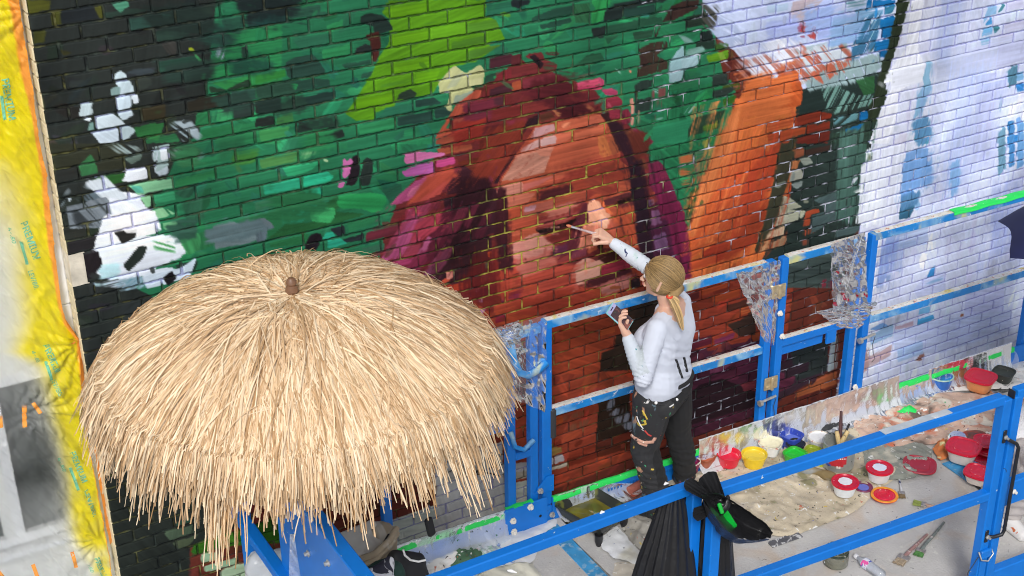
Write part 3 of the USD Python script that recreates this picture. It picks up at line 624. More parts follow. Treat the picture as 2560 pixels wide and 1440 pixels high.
b85048 0 30 1591 1948 1684 2024 1787 2077 1820 2038 1754 1960 1669 1947
b0705a 0 999 2121 1989 2169 2040 2167 1935 2084 1931
351c24 0 999 1770 1924 2060 1925 2071 1856 2028 1787 2007 1644 1933 1553 1769 1571 1690 1642 1727 1689 1805 1783 1777 1812
8a3040 0 999 1556 1918 1634 1916 1632 1879 1548 1876
6e2a34 0 999 1640 1920 1747 1918 1746 1885 1638 1883
9c3c4c 0 999 1536 1846 1733 1844 1720 1808 1539 1796
a0406a 0 53 1451 1724 1517 1807 1538 1780 1513 1731
a04058 0 999 1520 1751 1633 1774 1626 1731 1518 1718
b05888 0 999 1405 1686 1434 1711 1529 1710 1488 1681 1437 1666
8c3848 0 999 1535 1720 1631 1713 1623 1665 1532 1665
a03c64 0 999 1453 1651 1622 1642 1597 1609 1496 1618
7e2f40 0 999 1646 1681 1825 1666 1817 1622 1649 1624
5e2c3c 0 66 1854 1871 1930 1887 1916 1801 1835 1798
4a2230 0 999 1947 1850 2029 1854 2028 1792 1951 1793
5a2634 0 999 1839 1747 1944 1750 1932 1725 1838 1730
8c5070 0 54 1855 1882 1873 1900 1884 1898 1860 1859
9c5880 0 54 1640 1530 1700 1594 1729 1587 1674 1532 1639 1519
2a6a42 0 999 833 1913 1029 1913 1024 1861 831 1888
2f7a50 0 999 1240 1927 1419 1928 1373 1885 1242 1868
2a3034 0 999 1144 1912 1218 1911 1226 1866 1183 1866
2a3034 0 999 1202 1839 1321 1848 1319 1811 1212 1821
221c22 0 999 1014 1864 1038 1901 1070 1909 1095 1897 1099 1870 1063 1820 1007 1834
2fa586 0 999 1104 1874 1122 1896 1153 1894 1172 1868 1108 1862
2fa586 0 999 1128 1847 1198 1846 1233 1810 1126 1815
6a2c38 0 999 1337 1845 1519 1845 1494 1801 1334 1796
3a6a52 0 999 1300 1767 1432 1767 1424 1725 1337 1741
4a3a30 0 999 1644 1500 1819 1495 1818 1461 1649 1470
d06a50 0 41 1724 1462 1754 1500 1784 1516 1819 1507 1813 1485 1783 1470 1753 1454
e08a78 0 999 1772 1507 1802 1517 1819 1501 1812 1480 1783 1478
9a3c28 0 999 1747 1450 1930 1443 1923 1398 1764 1428
b04428 0 84 2063 1467 2082 1498 2093 1425 2105 1386 2062 1409
6e2a28 0 999 1988 2340 2231 2341 2231 2293 2039 2288 1987 2292
6a2c2a 0 999 1985 2218 2230 2213 2206 2147 2041 2148 1984 2149
7d2f40 0 999 2143 2267 2266 2270 2236 2222 2148 2223
5f2620 0 999 1985 2218 2031 2215 2042 2153 1984 2154
7a3550 0 999 2018 2137 2129 2135 2128 2097 2017 2093
7c3550 0 999 2017 2072 2081 2080 2074 1999 2043 1956 2027 2009
8a3a2c 0 999 2087 2073 2175 2082 2109 2019 2073 1955
a5523a 0 999 2314 2207 2434 2211 2544 2233 2706 2202 2751 2137 2838 1967 2840 1915 2907 1849 2933 1637 2983 1541 2989 1356 2078 1580 2087 1773 2077 1877 2084 1942 2199 2083
2f1c22 0 999 2272 2258 2326 2269 2332 2220 2266 2216 2230 2169 2194 2122 2193 2078 2097 1983 2084 1947 2055 1948 2151 2060 2176 2104 2236 2211
b5714f 0 999 2410 2280 2458 2277 2489 2244 2446 2235
5a3428 0 999 2338 2267 2398 2272 2434 2238 2344 2228
9a5a40 2 -43 2543 2277 2630 2271 2693 2221 2581 2226
2a1e20 0 999 2476 2268 2519 2276 2531 2263 2495 2253
c8664a 0 999 2446 2203 2631 2205 2638 2154 2446 2153
cf6d50 0 999 2551 2127 2745 2139 2746 2094 2551 2085
b8604a 0 999 2643 2197 2706 2196 2744 2150 2644 2153
c86a50 0 999 2361 2137 2532 2142 2533 2103 2440 2088 2349 2096
d08060 2 29 2458 2195 2550 2193 2489 2156
c09090 0 41 2313 2201 2422 2202 2434 2167 2325 2150 2277 2149
b07a68 0 999 2199 2072 2337 2076 2422 2070 2398 2030 2361 1949 2234 1943 2108 1953
b5735f 0 999 2301 2089 2422 2075 2404 2029 2337 2043
c49a94 0 999 2235 2108 2331 2138 2331 2094 2217 2084
c8a09c 0 999 2343 2135 2434 2139 2434 2095 2343 2091
b0583f 0 999 2422 2070 2696 2070 2736 1943 2635 1930 2386 1943 2398 2030
b86a40 0 -59 2695 2076 2740 2078 2787 1961 2742 1941 2704 1978
8c4c34 0 999 2784 2069 2832 1963 2794 1942 2760 2023
3a2022 0 999 2706 2202 2762 2197 2776 2144 2849 2062 2889 1997 2838 1961 2805 2025 2751 2149
4a2a20 0 999 2797 2078 2906 2079 2968 1981 2851 1959
7a4630 0 999 2855 2066 2919 2070 2974 1985 2936 1970
7c2e46 0 999 2913 2077 2965 2056 3054 1975 3028 1951 2968 1981
b87868 0 999 2084 1925 2233 1920 2233 1858 2095 1867 2071 1878
b5645a 0 999 2239 1908 2435 1916 2336 1881 2239 1868
c06048 0 999 2330 1876 2435 1910 2635 1913 2629 1885 2441 1869
96482f 0 999 2447 1862 2642 1883 2833 1916 2828 1871 2636 1861
6a3a28 0 999 2711 1896 2808 1899 2796 1867 2712 1862
b06450 0 999 2136 1858 2318 1845 2263 1801 2136 1796
5c2a2c 0 999 2330 1842 2529 1850 2523 1794 2336 1790
7a3c2c 0 999 2535 1854 2725 1859 2726 1807 2535 1797
8a3f2c 0 999 2738 1844 2906 1855 2908 1796 2739 1798
984a38 0 999 2435 1773 2624 1777 2625 1724 2435 1727
8a3830 0 999 2637 1791 2824 1785 2825 1732 2637 1733
b06050 0 999 2238 1778 2423 1776 2417 1720 2238 1721
b08088 0 999 2244 1771 2318 1771 2299 1741 2244 1748
9c4630 0 999 2093 1783 2220 1776 2219 1725 2092 1726
b05038 0 999 2637 1733 2720 1761 2760 1735 2721 1714
5a2630 0 999 2536 1710 2638 1716 2626 1660 2595 1578 2550 1524 2531 1546 2587 1645
e8a888 0 999 2644 1714 2683 1714 2722 1661 2639 1657
d08870 0 999 2632 1640 2723 1649 2730 1594 2633 1593
cf6a44 0 999 2721 1708 2741 1692 2802 1607 2789 1604 2729 1654
e5a080 0 999 2729 1636 2775 1619 2803 1571 2777 1547 2737 1586
c86040 0 999 2809 1594 2849 1560 2870 1537 2810 1545
b86a58 0 999 2588 1580 2730 1582 2731 1528 2582 1534
9a4a42 0 999 2336 1698 2511 1698 2517 1679 2348 1666
c08078 0 999 2361 1663 2479 1676 2448 1660 2385 1651
3a201c 0 999 2298 1637 2423 1631 2473 1607 2360 1581
221818 1 6 2317 1644 2429 1641 2524 1654 2575 1648 2543 1626 2448 1607 2335 1605
5a2c30 0 999 2741 1704 2911 1713 2926 1662 2755 1665
241818 1 1 2781 1677 2859 1689 2925 1692 2912 1665 2833 1665
a84c38 0 999 2827 1643 2913 1641 2927 1602 2835 1599
9a4430 0 999 2843 1525 2983 1529 2985 1486 2844 1489
6e2c28 0 999 2348 1573 2524 1572 2531 1540 2398 1531
6a3048 0 999 2448 1519 2550 1524 2570 1495 2551 1464 2449 1489
a84c38 0 999 2134 1705 2323 1707 2317 1662 2140 1664
b05840 0 999 2139 1641 2231 1636 2224 1603 2151 1592
c08070 0 999 2243 1604 2329 1607 2373 1543 2335 1517 2224 1545
3a1e26 0 999 1978 1926 2072 1917 2088 1829 2085 1671 1972 1670
7a2c24 0 999 2080 1718 2128 1712 2121 1662 2085 1665
8a3a26 0 999 2082 1831 2124 1849 2124 1798 2082 1797
261820 0 999 2907 1849 2946 1846 2971 1687 3034 1613 3055 1426 3051 1341 2989 1356 3000 1439 2969 1568 2926 1662
4c2030 0 999 3048 1610 3136 1615 3156 1464 3163 1313 3058 1339
6c2540 0 999 3032 1851 3125 1849 3156 1766 3193 1698 3253 1588 3293 1493 3305 1397 3311 1277 3198 1305 3149 1465 3130 1592 3044 1719
3a1e28 0 999 3155 1476 3287 1470 3299 1374 3166 1381
7e2c48 0 999 3108 1776 3156 1778 3164 1740 3110 1734
7e2c48 0 999 3212 1591 3260 1586 3283 1544 3215 1536
6a3a2c 0 999 2945 1893 2997 1894 3026 1829 2973 1829
8f6a94 0 999 2885 1917 2924 1921 2945 1893 2892 1892
8f6a94 0 999 2933 1849 2966 1830 2954 1798 2934 1808
70506c 0 999 3033 1638 3074 1635 3082 1603 3042 1594
705868 0 999 3045 1514 3078 1519 3123 1428 3082 1420 3046 1490
8c4a70 0 999 3057 1376 3084 1382 3107 1327 3051 1341
27704a 0 999 2924 1932 2981 1972 3223 1929 3428 1928 3410 1879 3239 1873 3242 1807 3226 1727 3327 1638 3329 1595 3300 1491 3224 1631 3162 1794 3036 1909
4a6a50 2 999 3239 1867 3432 1856 3437 1784 3242 1807
a8643e 2 999 3233 1850 3329 1848 3332 1800 3242 1807
a8643e 2 999 3237 1784 3319 1779 3322 1724 3246 1728
a8643e 3 999 3248 1704 3330 1704 3325 1669 3263 1671
7a7050 3 87 3333 1788 3430 1785 3426 1732 3336 1733
6a5a3a 3 88 3337 1703 3442 1704 3423 1660 3339 1666
8a8a44 4 81 3380 1914 3526 1921 3516 1857 3411 1861
9a8a50 4 81 3411 1861 3530 1854 3470 1807 3393 1811
2c4a2a 1 999 3327 1632 3418 1630 3397 1506 3301 1479
c97040 0 999 3531 1848 3630 1846 3623 1738 3534 1586 3433 1498 3362 1377 3322 1337 3414 1465 3454 1616 3470 1698
b85a34 0 999 3634 1785 3821 1782 3820 1622 3733 1429 3638 1324 3449 1357 3535 1574 3624 1726
a34828 0 999 3931 1784 4059 1758 3949 1670 3837 1594 3732 1442 3653 1321 3542 1245 3610 1318 3741 1515 3830 1682
b04c2c 0 999 3822 1770 3945 1714 3933 1598 3832 1482 3748 1425 3830 1596
9a3826 0 999 3527 1249 3837 1238 3834 1187 3535 1125 3434 1118 3443 1219
c05c34 0 999 3343 1344 3536 1342 3533 1273 3330 1183 3309 1328
b24e2e 0 999 3345 1173 3532 1177 3528 1120 3341 1123
8a3424 0 999 3645 1240 3830 1240 3826 1189 3739 1158 3540 1169
c47a48 2 999 3348 1381 3390 1396 3441 1358 3387 1321 3336 1333
3a3426 0 999 3953 1619 4033 1646 4032 1577 3995 1490 3970 1438 3921 1309 3868 1231 3861 1128 3848 1105 3823 1137 3891 1316 3934 1421 3953 1544
6a3020 0 999 3964 1666 4023 1753 4067 1757 4040 1650
2a3632 0 999 4050 1698 4370 1695 4579 1652 4555 1529 4598 1376 4622 1318 4653 1076 4639 1052 4048 1082 4042 1235 4163 1324 4114 1432 4071 1486 4045 1599
8a5038 0 999 4064 1714 4139 1717 4144 1666 4076 1661
3a2a24 0 999 4148 1703 4339 1695 4336 1658 4159 1663
a86a44 0 83 4055 1647 4116 1647 4098 1594 4037 1607
8a9288 0 999 4115 1653 4183 1652 4219 1606 4150 1602
a5a698 0 999 4044 1530 4054 1585 4129 1587 4156 1544 4143 1521 4052 1522
7f8a86 0 999 4054 1509 4153 1506 4148 1475 4111 1464
b0b29c 0 999 3924 1282 3941 1343 4015 1441 4062 1418 4162 1337 4147 1334 4047 1344 4196 1303 4177 1262 4078 1252 3941 1259
c5c4b0 0 999 3938 1285 3979 1340 4041 1326 4076 1279 4031 1270
d0b89a 0 83 3913 1233 4041 1241 4031 1185 3901 1190
b88a64 0 83 3873 1164 3940 1181 3930 1117 3856 1096
a8886a 0 999 3950 1152 4047 1174 4065 1150 4039 1104 3946 1107
a84c30 0 999 4197 1296 4298 1299 4310 1264 4239 1267 4238 1201 4184 1201
a84c30 2 84 4187 1167 4309 1198 4300 1140 4190 1140
8a4a38 2 84 4185 1115 4240 1108 4244 1067 4189 1074
4a5c5c 0 999 4252 1362 4423 1375 4449 1291 4445 1186 4253 1138 4248 1258 4357 1259 4319 1320
506a68 0 999 4452 1264 4631 1249 4542 1183 4462 1182
4a5c5c 0 999 4453 1117 4650 1097 4639 1052 4459 1068
50706a 2 85 4455 1375 4599 1369 4599 1310 4479 1304
3a5a4a 1 91 4541 1641 4636 1641 4634 1538 4588 1457
e2e6f4 0 999 4687 1617 4979 1571 4965 1442 4969 1308 4963 1174 4947 1054 4661 1074 4672 1240 4704 1432
708f8a 4 91 4563 1592 4635 1590 4644 1523 4572 1519
708f8a 4 91 4602 1349 4650 1351 4640 1301 4617 1292
dfe6ea 5 91 4633 1603 4688 1611 4714 1297 4707 1097 4606 1121 4640 1301 4617 1418 4635 1525
6f7f60 3 91 4645 1575 4693 1578 4700 1524 4652 1521
7aa0d0 0 79 4972 1507 5054 1516 5156 1508 5181 1356 5068 1373 4983 1378
6a9ad2 0 999 4974 1440 5170 1425 5179 1370 5074 1385
86a8d8 0 79 4966 1382 5075 1378 5086 1255 4975 1266
5f90c4 0 999 4969 1247 5071 1245 5112 1194 4978 1184
3a6a86 0 999 4976 1143 5101 1156 5100 1108 5074 1052 4980 1060
1c2a3a 0 999 5061 1199 5085 1204 5104 1193 5072 1183
8fb8dc 2 999 5104 1196 5168 1113 5121 1082 5095 1144
4a5854 0 999 4049 995 4549 992 4569 689 4041 828
e6e8f4 0 999 4705 988 4831 978 4847 616 4724 648
a8b8d8 0 86 4891 971 4984 969 4868 710 4864 611 4838 618 4865 852
b8c6e4 0 999 4984 969 5242 971 5266 823 4951 844
8a3040 2 91 4377 795 4417 798 4425 727 4383 738
6a3844 2 91 4436 773 4551 771 4543 696 4434 725
a9bce0 0 999 4955 901 5157 878 5158 838 4963 847
a4b6d8 0 86 4885 944 4960 900 4871 667 4858 643 4855 742 4887 857
9ab0d0 0 86 4857 688 4965 678 4957 626 4858 643
b8c4e4 0 999 4941 852 5043 849 5057 681 4957 698
e6e9f6 0 92 4655 914 4884 919 4843 789 4845 579 4720 568
c4ccec 0 999 5289 594 5460 578 5493 384 5264 399 5192 510
c6ccee 0 999 5686 398 6040 401 6104 74 5713 114
3f8cc8 0 999 5299 569 5318 623 5361 630 5366 570
5a9cd0 0 999 5326 644 5364 648 5366 634
8ab0d8 3 999 5294 529 5453 552 5454 515 5303 508
6ab0d8 0 -3 5275 368 5272 420 5432 405 5442 379
7ab4dc 0 999 5267 309 5272 350 5363 344 5372 290
4f9fd0 0 999 5269 224 5267 272 5398 269 5426 232 5349 221
8ab8dc 0 999 5146 226 5349 216 5357 166
6f98cc 0 999 4885 364 4911 412 4966 406 4959 376 4918 359
7aa4d8 0 999 4827 316 4943 339 5003 294 4962 278
a87058 0 999 5666 180 5674 202 5699 195 5699 162
a87058 0 999 5568 107 5574 139 5640 130 5623 91
a86a58 0 999 6072 628 6116 645 6137 631 6082 607
a86a58 0 999 6088 369 6093 406 6160 403 6165 349
c8b0c0 0 999 5062 268 5229 268 5223 232 5076 246
b8a0a4 2 999 4751 95 5054 154 5051 60 4763 -2
b09090 2 999 4733 180 4847 187 4871 6 4762 -15
9ab8d8 0 999 4836 269 5048 302 5046 209 4861 196
a06858 0 999 5502 66 5571 142 5641 122 5606 36 5543 12
9a6050 0 999 5531 -12 5681 -13 5669 -37 5551 -31
9a7068 0 999 5292 -52 5346 15 5370 -34 5343 -67
c0cae8 0 999 5056 246 5478 209 6173 100 6209 -79 5523 -65 5080 79
a8c0e4 0 999 5111 83 5333 100 5351 -14 5126 -16
a0583c 0 999 4416 -17 4406 79 4586 78 4580 0
9c4428 0 999 3440 987 3628 980 3630 945 3443 936
a0482a 0 999 3529 913 3728 911 3723 852 3532 861
5a2424 0 999 3339 972 3423 966 3425 924 3370 922
4a2a22 0 999 3639 815 3832 815 3836 770 3642 771
b06038 2 999 3739 771 3836 770 3840 717 3743 717
3a2a24 0 999 3649 683 3861 702 3874 549 3753 574
7a3450 0 999 3558 604 3712 613 3704 579 3569 574
5c2230 0 999 3375 656 3536 645 3540 583 3379 586
4a2434 0 999 3403 491 3890 473 3927 21 3329 84 3411 347
6e3a52 1 88 3529 454 3733 456 3727 404 3631 369 3543 378
5e2c44 0 999 3737 392 3896 399 3903 306 3754 305
5a2a3c 0 999 3527 329 3731 349 3782 324 3756 268 3635 314
2a1a20 0 999 3322 213 3460 323 3635 314 3790 212 3907 139 3906 28 3330 56
6c2f38 0 999 3790 221 3900 224 3907 139 3814 168
3c2a34 0 999 4053 444 4468 435 4505 107 4073 -7
2e3434 0 999 4176 335 4479 340 4494 110 4239 112
56283c 0 999 4037 394 4151 379 4149 288 4047 281
5a2a3c 0 999 4040 246 4224 163 4211 83 4056 65
32242c 0 999 4133 246 4333 224 4329 160 4141 160
aab5b8 4 91 4506 378 4569 388 4592 99 4495 100
9c5838 0 999 4383 49 4573 76 4585 -23 4241 -12 4258 30
94402a 0 999 2061 1314 2221 1320 2540 1273 2991 1105 2950 885 2747 747 2736 619 2372 729 2372 1046 2057 1134
3a1e24 0 999 1694 1737 1926 1720 2043 1647 2035 1539 1944 1521 1930 1432 1829 1435 1683 1450
4c2024 0 999 1934 1593 2036 1591 2039 1450 1936 1430
6a2a22 0 999 1941 1405 2038 1403 2134 1295 2034 1201 1915 1318
8a3848 0 999 1696 1775 1828 1772 1815 1730 1733 1710 1693 1714
7a3040 0 999 1737 1642 1829 1630 1723 1589 1700 1594
c04c2c 0 84 2078 1580 2096 1582 2099 1423 2117 1371 2092 1366 2068 1384 2063 1432 2082 1486
c04c2c 0 999 2017 1572 2041 1572 2041 1537 2017 1538
8a2e24 0 999 2045 1472 2076 1476 2063 1421 2044 1414
b0a83c 0 999 1980 1518 2022 1522 2028 1509 1986 1511
5a9070 0 999 1998 1508 2016 1509 2009 1470
a04834 0 999 2145 1628 2224 1620 2224 1597 2138 1589
b86a5a 0 999 2150 1563 2329 1571 2341 1527 2138 1525
bf7868 0 999 2206 1572 2335 1570 2379 1536 2335 1523
b5655a 0 999 2248 1509 2423 1507 2430 1476 2248 1462
a85048 0 999 2150 1522 2236 1518 2235 1465 2149 1463
aa4434 0 999 2143 1453 2241 1452 2335 1452 2335 1398 2142 1406
9a4a40 0 999 2341 1450 2468 1449 2436 1397 2341 1397
8a3c3c 0 999 2449 1417 2538 1437 2539 1383 2449 1381
6c3450 0 999 2448 1513 2563 1509 2570 1465 2449 1459
7a3a48 0 999 2538 1437 2629 1451 2629 1402 2539 1401
a86a62 0 999 2570 1513 2628 1517 2628 1457 2570 1453
b06a50 0 999 2601 1577 2724 1566 2732 1516 2641 1502 2628 1523
a05038 0 999 2647 1488 2726 1487 2701 1415 2642 1405
8a4030 0 999 2830 1516 2991 1503 2988 1381 2838 1466
3a2018 0 999 2694 1435 2746 1440 2734 1407
5a2828 0 999 2675 1366 2734 1376 2901 1359 2896 1311 2729 1329
8a2c3c 0 999 2742 1313 2903 1303 2904 1272 2737 1259
9c4a58 0 999 2737 1259 2904 1259 2899 1192 2805 1185 2705 1186
a05a54 0 999 2651 1256 2737 1265 2824 1236 2731 1217 2639 1198
c48c7c 0 999 2565 1364 2636 1382 2695 1349 2736 1321 2696 1294 2631 1261 2540 1279 2539 1322
a85c60 0 999 2645 1202 2824 1218 2818 1200 2672 1189
b58078 0 999 2684 1217 2818 1213 2778 1192 2698 1194
4a2428 0 999 2579 1244 2631 1249 2639 1198 2586 1199
b07068 0 999 2732 1167 2934 1164 2922 1123 2739 1134
a86a68 0 999 2540 1242 2572 1240 2586 1193 2553 1196
9a3e2c 0 999 2241 1375 2335 1374 2436 1372 2430 1332 2247 1331
8a3a2e 0 999 2341 1307 2533 1311 2533 1262 2341 1264
9e4426 0 999 2240 1315 2328 1316 2322 1269 2240 1273
7a2c30 0 999 2140 1299 2234 1304 2221 1260 2140 1257
8a3824 0 999 2436 1251 2533 1256 2527 1202 2437 1190
a03c28 0 999 1740 1435 1900 1433 1911 1390 1745 1398
c85840 0 999 1718 1458 1748 1479 1771 1484 1794 1467 1759 1453
e09080 0 999 1772 1513 1802 1517 1819 1495 1812 1474 1771 1479
d06a50 0 999 1773 1362 1791 1369 1796 1338 1778 1337
6a2440 0 999 2097 1281 2215 1279 2214 1237 2096 1245
a04430 0 999 2047 1246 2214 1237 2214 1201 2046 1204
5a2030 0 999 1892 1371 2037 1374 2030 1322 1915 1329
7a2434 0 999 2058 1177 2120 1172 2119 1135 2057 1140
a87a98 0 999 1935 1383 1959 1383 1958 1354 1934 1354
a87a98 0 999 1951 1308 1981 1312 1974 1278
a87a98 0 999 1967 1244 2004 1240 1967 1214
2b1a1e 0 999 2992 1466 3040 1454 3205 1452 3317 1425 3328 1234 3249 1114 3005 1290
4c2030 0 999 3132 1370 3321 1362 3324 1299 3142 1306
2c2022 0 999 2934 1170 2996 1173 2998 1103 2943 1111
33261f 0 999 2917 1048 3154 1036 3175 527 2735 632 2747 754 2836 761 2841 831 2924 834
98502c 0 999 2809 1020 2918 1035 2920 958 2892 959
9c4428 0 999 2379 994 2431 999 2431 961 2379 957
a04a2a 0 999 2730 908 2832 911 2833 866 2738 867
4a3024 2 999 2893 939 2969 944 2970 905 2901 905
33241c 0 999 2727 501 2947 459 2952 303 3002 138 2986 73 2913 97 2717 84 2720 205 2731 331
7a4a36 3 85 2531 458 2685 490 2676 454 2540 426
7a4a36 3 85 2485 414 2626 411 2626 373 2494 374
7a4a36 3 85 2532 336 2687 345 2644 282 2537 292
a04a26 0 999 2388 483 2480 487 2489 438 2397 430
a04a26 0 999 2434 418 2485 419 2489 375 2439 375
7a7c88 2 80 2786 399 2816 427 2842 432 2844 363 2792 341
7a7c88 2 81 2796 323 2857 350 2915 340 2899 290 2801 313
7a7c88 2 81 2841 274 2854 287 2966 285 2981 224 2865 236
7a7c88 2 81 2892 223 2981 220 2979 164 2933 174
5a2a20 0 999 2734 166 2827 153 2832 102 2726 117
6a2c1e 0 999 2835 158 2956 153 2976 107 2841 104
5a2a1c 0 999 2726 108 3004 85 3005 31 2727 46
7a6a2a 0 999 2367 250 2426 247 2422 236 2367 233
8a7040 0 999 2367 229 2477 209 2482 173 2371 163
7a3222 0 999 2529 148 2629 158 2625 107 2530 109
7a3222 0 999 2633 156 2712 156 2708 105 2634 108
6a2a1c 0 999 2517 118 2726 90 2727 46 2517 57
b5b0b0 0 999 1896 272 2371 155 2426 157 2427 110 2371 103 1893 147
a8a4a8 0 999 2435 159 2486 154 2499 106 2435 103
a8a090 0 999 1891 105 1894 210 2375 93 2517 83 2517 61 2371 68
272c28 0 999 -120 1076 605 831 561 388 256 348 234 160 -224 346
2f4a3c 0 999 204 522 271 535 279 498 205 503
4a5a48 1 69 141 481 152 492 291 482 288 433 170 428
4f5a44 0 999 175 411 208 414 309 413 251 366 208 359
3a6a1c 0 999 262 322 276 356 341 374 503 355 627 363 839 403 819 170 495 275 381 284 295 290
2c6a28 2 999 260 300 276 356 295 349 281 284
4a7a28 0 999 413 424 489 352 491 297 401 347
9aba98 0 999 311 287 377 278 395 255 392 224 309 237
9aba98 0 999 320 213 491 201 487 159 322 172
a8c0a0 0 999 407 150 486 151 744 118 732 -17 395 95
c0c4b8 0 999 601 93 1875 109 2371 41 2370 -753 590 -25
c9c6c0 0 999 1664 398 2082 376 2092 -106 1645 -77
b8b4aa 0 999 1711 317 2080 283 2079 216 1707 225
8a3a50 20 999 1412 1695 1579 1906 1699 1936 1634 1816 1528 1666
a04a70 20 999 1431 1690 1556 1835 1617 1878 1571 1734 1488 1647
5a2030 20 999 1628 1681 1777 1880 1879 1895 1792 1720 1685 1587
2e161c 30 999 1843 2038 2025 1999 2064 1893 1999 1770 1913 1651 1826 1531 1747 1611 1814 1793
7a3a50 20 999 1663 1553 1769 1646 1831 1671 1766 1567 1681 1488
6a2a3a 30 999 1773 1764 1857 1861 1919 1867 1832 1710
5c2434 20 999 1864 1762 1940 1882 1970 1855 1905 1732
4a1e2a 20 999 1934 1685 2021 1824 2052 1797 1986 1653
a84a3a 20 999 1685 2072 1825 2099 1843 2038 1621 1954 1562 1948
9c3a4a 20 999 1605 1823 1756 1865 1733 1773 1571 1734
b05a80 10 999 1597 1649 1671 1749 1695 1733 1630 1621
7a2c44 20 999 1524 1588 1648 1676 1666 1612 1560 1499
9c4030 20 999 2058 1574 2122 1599 2161 1341 2127 1223 2053 1349
5a1e1e 40 999 1931 1565 2058 1574 2074 1322 1966 1267 1842 1384
7a3028 50 999 2491 1938 2848 1922 2897 1810 2535 1848
8a3c2c 30 999 2318 1876 2624 1869 2625 1788 2317 1796
4a2024 20 999 2339 1841 2535 1848 2536 1787 2339 1791
7a302c 30 999 2317 1715 2603 1731 2627 1623 2515 1566 2317 1634
b0685a 20 999 2382 1731 2536 1746 2603 1721 2492 1675 2382 1680
9a4a44 10 999 2317 1671 2515 1669 2604 1669 2493 1629 2338 1633
1c1010 10 999 2316 1626 2493 1625 2604 1649 2614 1630 2515 1599 2338 1596
3a1c1a 20 999 2338 1604 2493 1596 2538 1581 2448 1570
6a2a26 20 999 2393 1575 2605 1586 2606 1492 2494 1477 2415 1517
5e2c44 20 999 2404 1489 2538 1498 2584 1434 2427 1441
c08074 20 999 2165 1589 2338 1592 2426 1504 2316 1465 2174 1492
b5665a 20 999 2174 1474 2404 1468 2449 1383 2227 1356
c88a7a 20 999 2229 1573 2349 1575 2404 1520 2294 1506
a8483a 40 999 2183 1335 2494 1382 2632 1304 2495 1189 2226 1197
8a3628 40 999 2182 1230 2518 1226 2776 1070 2776 1047 2181 1123
5a2630 20 999 2604 1700 2676 1715 2641 1578 2584 1466 2528 1427 2505 1506
e8a888 10 999 2637 1707 2705 1708 2764 1611 2738 1534 2646 1577
f0b898 10 999 2707 1625 2776 1588 2812 1537 2743 1522
d08068 20 999 2605 1578 2724 1550 2698 1437 2593 1442
c0604a 20 999 2787 1606 2859 1526 2837 1468 2766 1506
5a2a2a 20 999 2785 1694 2970 1707 2996 1625 2833 1629
1c1010 10 999 2813 1673 2924 1684 2920 1655 2832 1654
8a3e30 20 999 2624 1869 2760 1799 2828 1825 2785 1711 2670 1757
a04a32 40 999 2810 1622 2973 1605 3027 1422 2862 1397
3a1a16 10 999 2700 1369 2839 1381 2864 1341 2747 1305
c49080 10 999 2563 1322 2723 1350 2776 1289 2684 1226 2568 1234
a86058 10 999 2633 1207 2796 1241 2938 1248 2929 1215 2750 1165
8a2c3c 10 999 2729 1305 2936 1310 2943 1242 2735 1243
4a2026 10 999 2632 1244 2772 1251 2943 1238 2943 1216 2726 1193 2638 1199
b07068 20 999 2726 1182 2939 1199 2917 1143 2775 1119
9c4030 30 999 2541 1198 2633 1196 2681 1095 2542 1111
3a1a20 20 999 2068 1907 2131 1917 2149 1674 2167 1423 2081 1445 2060 1695
261620 30 999 2895 1888 2987 1893 3043 1631 3102 1360 3073 1102 2981 1390 2928 1699
6c2040 20 999 3066 1773 3184 1684 3320 1395 3362 1072 3223 1063 3149 1392
4a2038 20 999 3049 1481 3168 1496 3229 1241 3107 1227
7a5070 10 999 3058 1565 3105 1564 3133 1472 3073 1475
6a4868 10 999 3076 1410 3160 1411 3190 1295 3104 1305
2e1a22 20 999 2752 2161 2843 2124 2964 1877 2895 1872
5a2a22 20 999 2889 2075 3028 2027 3032 1925 2941 1882
7a3226 30 999 2031 2264 2256 2257 2234 2128 2066 1970 1943 2016
6a2a38 20 999 1894 2401 2074 2404 2052 2297 1911 2287
542026 30 999 2279 2459 2488 2440 2618 2303 2404 2305 2278 2366
8a3028 20 999 1852 2317 2031 2301 1989 2197 1828 2192
4a1c22 20 999 2404 2305 2575 2292 2663 2217 2489 2212
a8b4d0 22 -32 3377 2634 3540 2647 3655 2394 3507 2439 3406 2533
c8d0e6 32 -39 3554 2451 3797 2450 3909 2311 3743 2218 3612 2322
4a4a44 23 -47 3325 2718 3469 2658 3430 2529 3358 2560
b07a70 32 -46 3563 2330 3857 2340 4082 2364 4121 2234 3870 2195 3671 2190
d8dcea 23 -46 3632 2378 3949 2426 4086 2322 3919 2207 3718 2222
a86050 22 -50 3866 2237 4114 2297 4317 2346 4465 2217 4448 2135 4134 2106 3923 2165
c0c8d0 4 -49 3913 2270 4162 2330 4371 2337 4413 2204 4077 2158
8fa5a8 22 -57 4106 2132 4334 2197 4656 2205 4725 2108 4459 2048 4139 2063
b0604a 4 -53 4128 2170 4332 2218 4443 2178 4241 2087
2c3626 10 999 4778 2542 4863 2530 4813 2307 4778 2163 4718 2001 4753 1951 4694 1763 4628 1798 4669 2031 4729 2236
3a6a8a 22 999 4439 2429 4649 2458 4623 2253 4443 2178
8fb0d8 30 999 4252 2458 4515 2458 4479 2319 4271 2291
9fb4e2 30 999 4063 2548 4293 2553 4256 2417 4078 2405
b0bcea 30 999 3791 2531 4014 2536 4028 2393 3801 2410
4a6a60 31 91 4386 1757 4606 1758 4667 1288 4574 1121 4451 1197
e6eaf2 3 92 4610 1509 4805 1537 4842 1058 4632 1108
b85630 40 999 3467 1558 3777 1793 3822 1567 3484 1291 3334 1283
a04028 50 69 3691 1596 4001 1877 3928 1544 3695 1194 3567 1180
